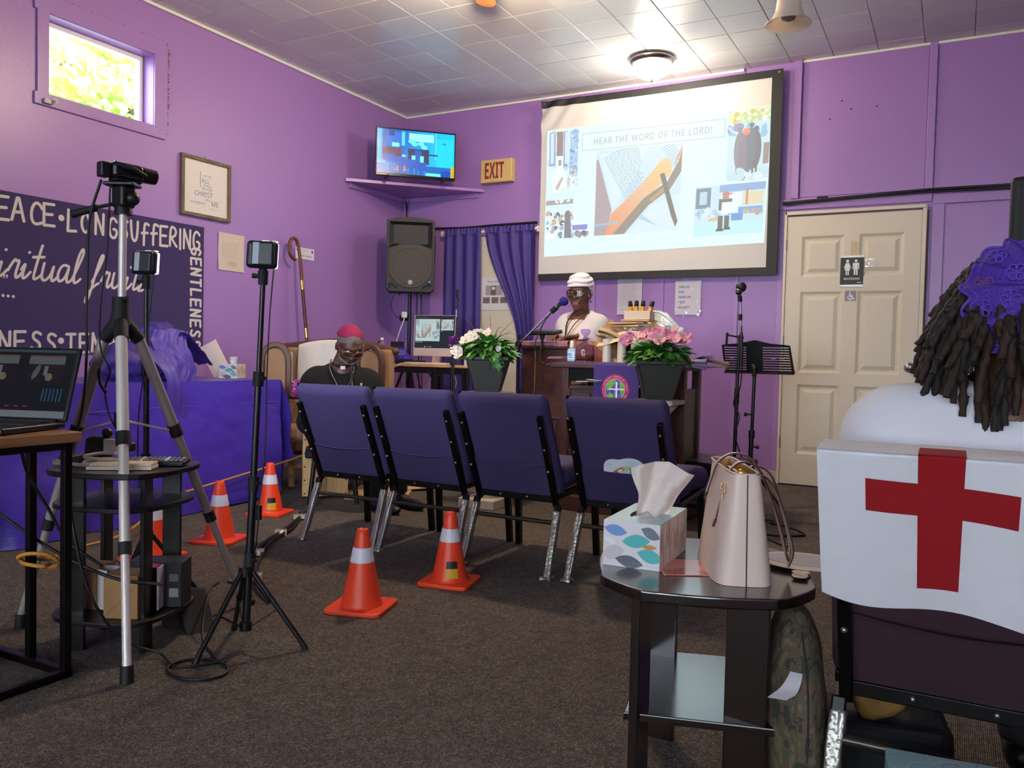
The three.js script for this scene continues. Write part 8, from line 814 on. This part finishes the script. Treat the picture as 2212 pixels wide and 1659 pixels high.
{ // the woman speaking at the pulpit
  const c = [-2.525, 1.447, -5.745], fr = frame(c, 0.02, 0.02, 0.02), skin = sk('#6a4431'), t = thing('person', 'elderly woman in white suit, head wrap and large glasses speaking at the pulpit', 'person');
  const X = -2.52, Z = -5.79, chest = [[[X - 0.085, 1.19, Z], [X + 0.085, 1.19, Z], 0.105, 0.105], [[X - 0.115, 1.235, Z - 0.01], [X + 0.125, 1.225, Z - 0.01], 0.06, 0.06], [[X, 1.3, Z - 0.01], [X, 1.2, Z], 0.06, 0.1], [[X, 1.1, Z + 0.01], [X, 0.85, Z], 0.15, 0.16], [[X - 0.06, 1.13, Z + 0.07], [X + 0.06, 1.13, Z + 0.07], 0.075, 0.075]], hips = [[[X - 0.07, 0.8, Z], [X + 0.07, 0.8, Z], 0.145, 0.145], [[X - 0.08, 0.75, Z], [X - 0.085, 0.42, Z + 0.02], 0.09, 0.062], [[X - 0.085, 0.42, Z + 0.02], [X - 0.09, 0.07, Z], 0.06, 0.042], [[X + 0.08, 0.75, Z], [X + 0.085, 0.42, Z + 0.02], 0.09, 0.062], [[X + 0.085, 0.42, Z + 0.02], [X + 0.09, 0.07, Z], 0.06, 0.042], [[X - 0.09, 0.04, Z], [X - 0.1, 0.03, Z + 0.15], 0.04, 0.03], [[X + 0.09, 0.04, Z], [X + 0.1, 0.03, Z + 0.15], 0.04, 0.03]];
  const armR = [[[X - 0.125, 1.215, Z], [X - 0.165, 1.0, Z + 0.03], 0.05, 0.042], [[X - 0.165, 1.0, Z + 0.03], [X - 0.125, 1.13, Z + 0.22], 0.044, 0.032]], armL = [[[X + 0.135, 1.205, Z], [X + 0.18, 1.0, Z + 0.02], 0.05, 0.042], [[X + 0.18, 1.0, Z + 0.02], [X + 0.07, 1.125, Z + 0.22], 0.044, 0.032]], all = [...chest, ...hips, ...armR, ...armL];
  const body = blob(limb(all, 0.05), ...bounds(all, 0.04), 0.016); const head = headMesh({ open: true }, skin, sk('#7a4a42')); head.applyMatrix4(fr.m);
  part(t, 'body', [paint(body, () => skin), head, paint(hand([X - 0.118, 1.135, Z + 0.228], [0.2, -0.05, 1], [0.2, -1, 0], 1, 0.5), () => skin), paint(hand([X + 0.064, 1.13, Z + 0.228], [-0.7, -0.05, 0.6], [0, -1, 0.1], -1, 0.5), () => skin)], skinMat); eyesOf(t, fr);
  part(t, 'teeth', rbox(0.024, 0.005, 0.006, 0.002).applyMatrix4(new THREE.Matrix4().makeTranslation(0, -0.058, 0.081).premultiply(fr.m)), mat.white);
  const white = M(0xcdc8c8, 0.88), vcut = (x, y, z) => { const w = clamp((y - 1.02) / 0.3) * 0.082; return Math.min(Math.min(w - Math.abs(x - X + 0.005), (z - Z - 0.02)), y - 0.9); };
  part(t, 'jacket', clothShape([...chest, [[X, 0.9, Z], [X, 0.72, Z], 0.17, 0.185], ...armR.map((a, i) => (i ? [a[0], [X - 0.135, 1.12, Z + 0.195], 0.046, 0.04] : a)), ...armL.map((a, i) => (i ? [a[0], [X + 0.09, 1.115, Z + 0.195], 0.046, 0.04] : a))], 0.05, 0.014, (x, y, z) => { const neck = 0.073 - Math.hypot(x - X, (z - Z + 0.03) * 0.9, Math.max(0, 1.29 - y) * 1.1); const v = vcut(x, y, z); return Math.max(neck, v, -(y - 0.66)); }, 0.0105), white);
  part(t, 'blouse', clothShape(chest, 0.05, 0.006, (x, y, z) => Math.max(y - 1.265 + Math.abs(x - X) * 0.1, 0.8 - y), 0.0115, 0.002), M(0xd8c9c2, 0.8)); part(t, 'skirt', clothShape([[[X - 0.07, 0.8, Z], [X + 0.07, 0.8, Z], 0.16, 0.16], [[X - 0.08, 0.78, Z], [X - 0.1, 0.3, Z], 0.13, 0.15], [[X + 0.08, 0.78, Z], [X + 0.1, 0.3, Z], 0.13, 0.15]], 0.08, 0.01, (x, y) => Math.max(0.22 - y, y - 0.9), 0.02), white);
  part(t, 'lapel', sheet(6, 24, (u, v) => { const y = 1.3 - v * 0.26, w = clamp((y - 1.02) / 0.3) * 0.082; return [X - 0.005 - w - 0.004 - u * 0.035 * Math.sin(Math.PI * Math.min(1, v * 0.9 + 0.1)), y, Z + 0.075 + 0.09 * Math.sin(Math.min(1, v * 1.4) * 1.57) - u * 0.014]; }, 0.005), white); part(t, 'lapel', sheet(6, 24, (u, v) => { const y = 1.3 - v * 0.26, w = clamp((y - 1.02) / 0.3) * 0.082; return [X - 0.005 + w + 0.004 + u * 0.035 * Math.sin(Math.PI * Math.min(1, v * 0.9 + 0.1)), y, Z + 0.075 + 0.09 * Math.sin(Math.min(1, v * 1.4) * 1.57) - u * 0.014]; }, 0.005), white);
  part(t, 'lanyard', [tube([[X - 0.055, 1.335, Z - 0.0], [X - 0.045, 1.3, Z + 0.09], [X - 0.055, 1.22, Z + 0.165], [X - 0.05, 1.12, Z + 0.19]], 0.005, 40), tube([[X + 0.062, 1.335, Z - 0.0], [X + 0.06, 1.3, Z + 0.08], [X + 0.01, 1.22, Z + 0.17], [X - 0.045, 1.12, Z + 0.19]], 0.0035, 40)], M(0x2a1d18, 0.7));
  const wr = blob((x, y, z) => { let d = ell(x, y, z, [0, 0.098, -0.018], [0.094, 0.074, 0.108]); d = smin(d, ell(x, y, z, [0, 0.075, -0.015], [0.09, 0.05, 0.106]), 0.03); const fold = 0.0035 * Math.sin((y * 1.2 + z * 0.35 + Math.abs(x) * 0.3) * 150); return Math.max(d + fold, 0.058 + (z < 0 ? z * 0.9 : z * 0.05) - y); }, [-0.12, -0.08, -0.15], [0.12, 0.19, 0.12], 0.005); part(t, 'head_wrap', wr.applyMatrix4(fr.m), M(0xe2dde2, 0.8)); part(t, 'wrap_band', tube(Array.from({ length: 28 }, (_, i) => { const a = i / 28 * 6.2832; return V(Math.cos(a) * 0.089, 0.066 - Math.max(0, -Math.sin(a)) * 0.085, -0.016 + Math.sin(a) * 0.106).applyMatrix4(fr.m).toArray(); }), 0.009, 90, 10, true), M(0xe6e1e4, 0.8)); part(t, 'earring', clean(xf(new THREE.SphereGeometry(0.008, 12, 8), V(0.086, -0.05, -0.005).applyMatrix4(fr.m).toArray())), M(0x241a2c, 0.3));
  glasses(t, fr, M(0x241512, 0.25), lensM, { label: 'large dark framed glasses on the speaking woman', w: 0.032, h: 0.026, r: 0.0042, y: 0.008 });
}
{ // the man in black reading, magenta skullcap
  const c = [-3.44, 1.012, -4.175], yaw = 0.86, fr = frame(c, 0.98, 0.62, -0.06), skin = sk('#5c392b'), t = thing('person', 'seated man in black clerical suit and magenta skullcap looking down', 'person');
  const B = frame([-3.485, 0, -4.165], 0.72), w = (x, y, z) => V(x, y, z).applyMatrix4(B.m).toArray(), S = (L) => L.map(([a, b, r, q]) => [w(...a), w(...b), r, q]);
  const chest = S([[[-0.1, 0.7, -0.02], [0.1, 0.7, -0.02], 0.125, 0.125], [[-0.145, 0.795, 0.0], [0.145, 0.785, 0.0], 0.07, 0.07], [[0, 0.85, 0.0], [0, 0.76, -0.02], 0.07, 0.1], [[0, 0.6, -0.02], [0, 0.5, -0.05], 0.155, 0.165]]), legs = S([[[-0.09, 0.47, -0.02], [0.18, 0.46, 0.32], 0.095, 0.068], [[0.18, 0.46, 0.32], [0.2, 0.09, 0.28], 0.06, 0.042], [[0.09, 0.47, -0.02], [0.33, 0.46, 0.2], 0.095, 0.068], [[0.33, 0.46, 0.2], [0.36, 0.09, 0.17], 0.06, 0.042]]), arms = S([[[-0.175, 0.77, 0], [-0.2, 0.53, 0.06], 0.06, 0.05], [[-0.2, 0.53, 0.06], [-0.08, 0.55, 0.26], 0.046, 0.034], [[0.175, 0.76, 0], [0.2, 0.53, 0.06], 0.06, 0.05], [[0.2, 0.53, 0.06], [0.08, 0.55, 0.27], 0.046, 0.034]]), all = [...chest, ...legs, ...arms];
  const head = headMesh({ neck: -0.0 }, skin, sk('#5c3630')); head.applyMatrix4(fr.m); const hd = (p, f, n, s) => paint(hand(w(...p), V(...f).transformDirection(B.m).toArray(), V(...n).transformDirection(B.m).toArray(), s, 0.8), () => skin);
  part(t, 'body', [paint(blob(limb([...all, [w(0, 0.86, 0.01), V(0, -0.13, -0.03).applyMatrix4(fr.m).toArray(), 0.056, 0.055]], 0.05), ...bounds(all, 0.05), 0.015), () => skin), head, hd([-0.075, 0.555, 0.265], [0.6, 0.1, 0.8], [0, 0.8, -0.5], -1), hd([0.075, 0.555, 0.275], [-0.6, 0.1, 0.8], [0, 0.8, -0.5], 1)], skinMat); eyesOf(t, fr);
  const blk = M(0x070707, 0.95, { bumpMap: weave, bumpScale: 0.0003 }); const lb = (x, y, z) => B.inv(x, y, z);
  part(t, 'jacket', clothShape([...chest, ...arms], 0.05, 0.022, (x, y, z) => { const p = lb(x, y, z), n = 0.075 - Math.hypot(p[0], (p[1] - 0.9) * 0.9, p[2] - 0.02), v = Math.min(clamp((p[1] - 0.6) / 0.28) * 0.075 - Math.abs(p[0]), p[2] - 0.04); return Math.max(n, v, 0.42 - y); }, 0.0105), blk); part(t, 'shirt', clothShape(chest, 0.05, 0.006, (x, y, z) => { const p = lb(x, y, z); return Math.max(0.068 - Math.hypot(p[0], (p[1] - 0.93) * 0.8, p[2] - 0.02), 0.45 - y); }, 0.012, 0.002), M(0x09090a, 0.95)); part(t, 'trousers', clothShape([...legs, [w(-0.08, 0.5, -0.05), w(0.08, 0.5, -0.05), 0.15, 0.15]], 0.05, 0.014, (x, y) => Math.max(0.09 - y, y - 0.62), 0.016), blk); for (const s of [-1, 1]) part(t, 'shoe', blob((x, y, z) => Math.max(smin(ell(x, y, z, [0, 0.045, 0], [0.045, 0.05, 0.07]), ell(x, y, z, [0, 0.03, 0.12], [0.045, 0.035, 0.1]), 0.04), 0.002 - y), [-0.07, -0.01, -0.1], [0.07, 0.12, 0.25], 0.009), mat.black, s > 0 ? w(0.37, 0, 0.19) : w(0.21, 0, 0.3), [0, 1.35, 0]);
  const lapel = (s) => part(t, 'lapel', sheet(8, 20, (u, v) => { const y = 0.87 - v * 0.25, k = clamp((y - 0.6) / 0.28) * 0.075; return w(s * (k + 0.004 + u * 0.055 * Math.sin(Math.PI * Math.min(1, 0.1 + v * 0.9))), y, 0.085 + 0.055 * Math.sin(Math.min(1, v * 1.3) * 1.57) - u * 0.022); }, 0.004), blk); lapel(-1); lapel(1);
  part(t, 'clerical_collar', sheet(24, 3, (u, v) => { const a = lerp(-1.5, 1.5, u); return w(Math.sin(a) * 0.063, 0.905 - v * 0.032 - 0.01 * Math.cos(a), 0.0 + Math.cos(a) * 0.078); }, 0.003), M(0x101010, 0.8)); part(t, 'white_collar_tab', sheet(6, 3, (u, v) => w((u - 0.5) * 0.03, 0.888 - v * 0.02, 0.084), 0.003), mat.white); part(t, 'white_collar_tab', sheet(4, 6, (u, v) => w(-0.07 - 0.004 * u, 0.93 - v * 0.055, 0.02 + 0.02 * u), 0.003), mat.white);
  part(t, 'neck_chain', [tube([w(-0.075, 0.93, 0.0), w(-0.08, 0.87, 0.085), w(-0.04, 0.78, 0.135), w(0.005, 0.69, 0.14)], 0.0022, 40, 6), tube([w(0.07, 0.92, 0.0), w(0.07, 0.87, 0.085), w(0.04, 0.78, 0.135), w(0.005, 0.69, 0.14)], 0.0022, 40, 6)], mat.steel); part(t, 'lanyard', sheet(3, 20, (u, v) => w(0.055 + (u - 0.5) * 0.014 + 0.005 * v, 0.86 - v * 0.2, 0.1 + 0.05 * Math.sin(Math.min(1, v * 1.4) * 1.57)), 0.002), printM(canvas(32, 256, (x) => { x.fillStyle = '#161412'; x.fillRect(0, 0, 32, 256); x.save(); x.translate(10, 90); x.rotate(1.57); x.fillStyle = '#b8924a'; x.font = 'bold 22px sans-serif'; x.fillText('STOP US', 0, 0); x.restore(); }), 0.8)); part(t, 'lapel_pin', rbox(0.011, 0.018, 0.004, 0.002), M(0xb4c07a, 0.4), w(0.115, 0.775, 0.13), [0, 0.72, 0]);
  const hair = blob((x, y, z) => Math.max(ell(x, y, z, [0, 0.032, -0.018], [0.08, 0.094, 0.101]) + 0.003 * noise(x * 120, y * 120, z * 120), 0.012 + (z > -0.02 ? Math.max(0, z + 0.02) * 0.62 : z * 0.9 + 0.02) - y), [-0.1, -0.12, -0.14], [0.1, 0.15, 0.11], 0.0052); part(t, 'grey_hair', hair.applyMatrix4(fr.m), M(0x6f6560, 0.95)); const beard = blob((x, y, z) => Math.max(headField(x, y, z) - 0.005 + 0.003 * noise(x * 140, y * 140, z * 140), y + 0.072 - Math.abs(x) * 0.5, 0.02 - z), [-0.08, -0.14, -0.0], [0.08, -0.02, 0.12], 0.005); part(t, 'grey_beard', beard.applyMatrix4(fr.m), M(0x857b74, 0.95));
  const capG = blob((x, y, z) => Math.max(ell(x, y, z, [0, 0.042, -0.03], [0.087, 0.095, 0.098]), 0.072 - y + z * 0.42), [-0.1, 0.0, -0.15], [0.1, 0.16, 0.1], 0.005); part(t, 'skullcap', capG.applyMatrix4(fr.m), M(0x8e0c46, 0.75, { bumpMap: weave, bumpScale: 0.0004 }));
  glasses(t, fr, M(0x8a6a52, 0.3, { metalness: 0.5 }), lensM, { label: 'thin framed glasses on the man looking down', w: 0.03, h: 0.02, r: 0.0022, y: 0.008 });
  const st = thing('stool', 'low dark stool under the seated man in black', 'stool', [-3.56, 0, -4.18], 0.72); part(st, 'seat', rbox(0.36, 0.05, 0.32, 0.015, [0, 0.325, 0]), mat.blackMatte); for (const x of [-0.15, 0.15]) for (const z of [-0.13, 0.13]) part(st, 'leg', rod([x * 0.8, 0.3, z * 0.8], [x, 0, z], 0.014), mat.black);
}
{ // the attendee in white, seen from behind
  const c = [0.095, 1.065, -1.88], fr = frame(c, Math.PI - 0.12, 0.12), skin = sk('#6b452f'), t = thing('person', 'seated attendee seen from behind in white with twisted dark locks and purple lace cap', 'person');
  const X = 0.055, Z = -1.865, chest = [[[X - 0.12, 0.78, Z], [X + 0.12, 0.78, Z], 0.115, 0.115], [[X - 0.14, 0.855, Z], [X + 0.14, 0.855, Z], 0.066, 0.066], [[X, 0.88, Z - 0.01], [X, 0.8, Z], 0.07, 0.11], [[X - 0.05, 0.65, Z - 0.01], [X + 0.05, 0.65, Z - 0.01], 0.13, 0.13], [[X - 0.09, 0.57, Z - 0.04], [X + 0.09, 0.57, Z - 0.04], 0.12, 0.12]], legs = [[[X - 0.1, 0.56, Z - 0.08], [X - 0.12, 0.54, Z - 0.48], 0.085, 0.06], [[X - 0.12, 0.54, Z - 0.48], [X - 0.12, 0.08, Z - 0.46], 0.056, 0.04], [[X + 0.1, 0.56, Z - 0.08], [X + 0.12, 0.54, Z - 0.48], 0.085, 0.06], [[X + 0.12, 0.54, Z - 0.48], [X + 0.12, 0.08, Z - 0.46], 0.056, 0.04]], arms = [[[X - 0.175, 0.835, Z], [X - 0.215, 0.6, Z - 0.03], 0.058, 0.046], [[X - 0.215, 0.6, Z - 0.03], [X - 0.08, 0.64, Z - 0.24], 0.042, 0.03], [[X + 0.175, 0.835, Z], [X + 0.215, 0.6, Z - 0.03], 0.058, 0.046], [[X + 0.215, 0.6, Z - 0.03], [X + 0.08, 0.64, Z - 0.24], 0.042, 0.03]], all = [...chest, ...legs, ...arms];
  const head = headMesh({}, skin, skin); head.applyMatrix4(fr.m); part(t, 'body', [paint(blob(limb([...all, [[X, 0.88, Z - 0.01], [c[0], 0.96, c[2]], 0.056, 0.055]], 0.05), ...bounds(all, 0.05), 0.015), () => skin), head, paint(hand([X - 0.075, 0.645, Z - 0.245], [0.7, 0, -0.7], [0, -1, 0], 1, 0.6), () => skin), paint(hand([X + 0.075, 0.645, Z - 0.25], [-0.7, 0, -0.7], [0, -1, 0], -1, 0.6), () => skin)], skinMat); eyesOf(t, fr);
  const wh = M(0xdad7dc, 0.85); part(t, 'shirt', clothShape([...chest, ...arms], 0.055, 0.017, (x, y, z) => Math.max(0.056 - Math.hypot(x - X - 0.01, (y - 0.965) * 0.8, z - Z), 0.5 - y), 0.0095, 0.008), wh); part(t, 'trousers', clothShape(legs, 0.05, 0.016, (x, y) => 0.08 - y, 0.018), M(0x1a1820, 0.85)); part(t, 'white_collar', tube([[X - 0.068, 0.935, Z + 0.02], [X - 0.04, 0.935, Z + 0.06], [X + 0.02, 0.932, Z + 0.073], [X + 0.075, 0.93, Z + 0.045]], 0.012, 30, 12), wh); { const a = [], b = []; for (let i = 0; i <= 60; i++) { const k = i / 60, an = lerp(3.5, 5.9, k), tw = k * 60; const q = (s) => [X + 0.005 + Math.cos(an) * 0.098 + s * 0.003 * Math.cos(tw), 0.917 + s * 0.004 * Math.sin(tw), Z - 0.004 - Math.sin(an) * 0.088]; a.push(q(1)); b.push(q(-1)); } part(t, 'cord_necklace', tube(a, 0.0048, 150, 6), M(0x17120e, 0.6)); part(t, 'cord_necklace', tube(b, 0.0042, 150, 6), M(0xb08a3c, 0.5)); } for (const s of [-1, 1]) part(t, 'shoe', blob((x, y, z) => Math.max(smin(ell(x, y, z, [0, 0.045, 0], [0.04, 0.048, 0.06]), ell(x, y, z, [0, 0.03, -0.11], [0.04, 0.033, 0.09]), 0.04), 0.002 - y), [-0.06, -0.01, -0.23], [0.06, 0.11, 0.09], 0.01), mat.black, [X + s * 0.12, 0, Z - 0.46]);
  // scalp and locks
  const dark = M(0x1b110b, 0.75), tones = [dark, M(0x22140c, 0.8), M(0x140c08, 0.75), M(0x2c1a0f, 0.8)]; part(t, 'hair', blob((x, y, z) => Math.max(ell(x, y, z, [0, 0.03, -0.02], [0.09, 0.105, 0.11]) + 0.006 * noise(x * 50, y * 50, z * 50), -0.07 - y + Math.max(0, z) * 1.4), [-0.11, -0.12, -0.16], [0.11, 0.16, 0.12], 0.008).applyMatrix4(fr.m), dark);
  const r = rng(61), variants = []; for (let k = 0; k < 5; k++) { const len = 0.205, n = 36, g = sheet(9, n, (u, v) => { const a = u * 6.2832, rr = (0.0085 + 0.0022 * Math.sin(a * 2 + v * 46 + k)) * (1 - 0.35 * v ** 3) * (0.85 + 0.3 * noise(v * 14 + k * 7)); return [Math.cos(a) * rr + 0.007 * Math.sin(v * 5 + k * 2) * v, -v * len, Math.sin(a) * rr + 0.007 * Math.cos(v * 4 + k) * v]; }, 0.002, true); variants.push(g); }
  for (let i = 0; i < 210; i++) { const row = i % 6, az = lerp(-2.3, 2.3, r()), el = lerp(1.15, 0.02, row / 5) + (r() - 0.5) * 0.14, l = variants[i % 5], sx = Math.sin(az), cz = -Math.cos(az), rr = 0.095; const p = V(sx * Math.cos(el) * 0.101, 0.035 + Math.sin(el) * 0.1, -0.02 + cz * Math.cos(el) * 0.112).applyMatrix4(fr.m); const m = part(t, 'hair_lock', l, tones[Math.floor(r() * 4)], p.toArray()); const out = V(sx, 0, cz).transformDirection(fr.m); const tilt = 0.01 + 0.1 * Math.cos(el) * (0.3 + 0.7 * r()) + 0.75 * Math.sin(el); const axis = V(0, 1, 0).cross(out).normalize(); m.quaternion.setFromAxisAngle(axis, -tilt); m.rotateY(r() * 6); m.scale.set(1.1, (row < 2 ? 0.5 + 0.12 * row + 0.1 * r() : 0.8 + 0.1 * (row - 2) + r() * 0.16) * (Math.abs(az) > 1.5 ? 0.9 : 1), 1.1); }
  // lace cap, with scalloped edge and rosettes
  const lace = data(128, (i, j) => { const x = (i % 32) - 16, y = (j % 32) - 16, d = Math.hypot(x, y), hole = (d > 5 && d < 8 && Math.abs(Math.sin(Math.atan2(y, x) * 3)) > 0.35) || (d > 13 && d < 15.5 && Math.abs(Math.sin(Math.atan2(y, x) * 5)) > 0.5), v = hole ? 20 : 255; return [v, v, v]; }, { linear: true, repeat: [8, 4] }); const lm = new THREE.MeshStandardMaterial({ color: 0x4a2c98, roughness: 0.75, alphaMap: lace, alphaTest: 0.4, side: THREE.DoubleSide }), lm2 = M(0x55339f, 0.7), cf = frame([c[0] + 0.018, c[1] + 0.018, c[2] + 0.022], 0.26, -0.3);
  const lp = (u, v) => { const a = u * 6.2832, rim = 0.5 + 0.5 * Math.abs(Math.sin(a * 6)), th = v * (0.86 + 0.16 * v * rim), ru = 0.006 * v * Math.sin(a * 18 + v * 5), R = 0.15 + ru; return V(Math.sin(th) * Math.cos(a) * R, Math.sin(th) * Math.sin(a) * R * 1.0, Math.cos(th) * (R + 0.002) - 0.015 + 0.008 * v * Math.cos(a * 12)).applyMatrix4(cf.m).toArray(); };
  part(t, 'lace_cap', sheet(120, 26, (u, v) => lp(u, Math.max(0.02, v)), 0.0012, true), lm); part(t, 'lace_edge', tube(Array.from({ length: 145 }, (_, i) => lp(i / 145, 1)), 0.0028, 400, 6, true), lm2); part(t, 'lace_edge', tube(Array.from({ length: 145 }, (_, i) => lp(i / 145, 0.9)), 0.0018, 400, 6, true), lm2);
  for (let i = 0; i < 24; i++) { const v = i < 12 ? 0.76 : i < 20 ? 0.48 : 0.22, n = i < 12 ? 12 : i < 20 ? 8 : 4, p = lp((i % n) / n + 0.04, v), q = V(...p).sub(V(0, 0, -0.015).applyMatrix4(cf.m)).normalize(), ro = []; for (let k = 0; k < 6; k++) ro.push(xf(new THREE.TorusGeometry(0.0062, 0.0022, 6, 12), [Math.cos(k * 1.047) * 0.0105, Math.sin(k * 1.047) * 0.0105, 0.002], [0.4, 0, k * 1.047])); ro.push(xf(new THREE.SphereGeometry(0.005, 8, 6), [0, 0, 0.003])); const m = part(t, 'rosette', ro, i % 3 === 2 ? M(0x6a2c74, 0.7) : lm2, p); m.quaternion.setFromUnitVectors(V(0, 0, 1), q); }
}
scene.traverse((o) => { if (o.isMesh) o.castShadow = o.receiveShadow = true; });
renderer.render(scene, camera);
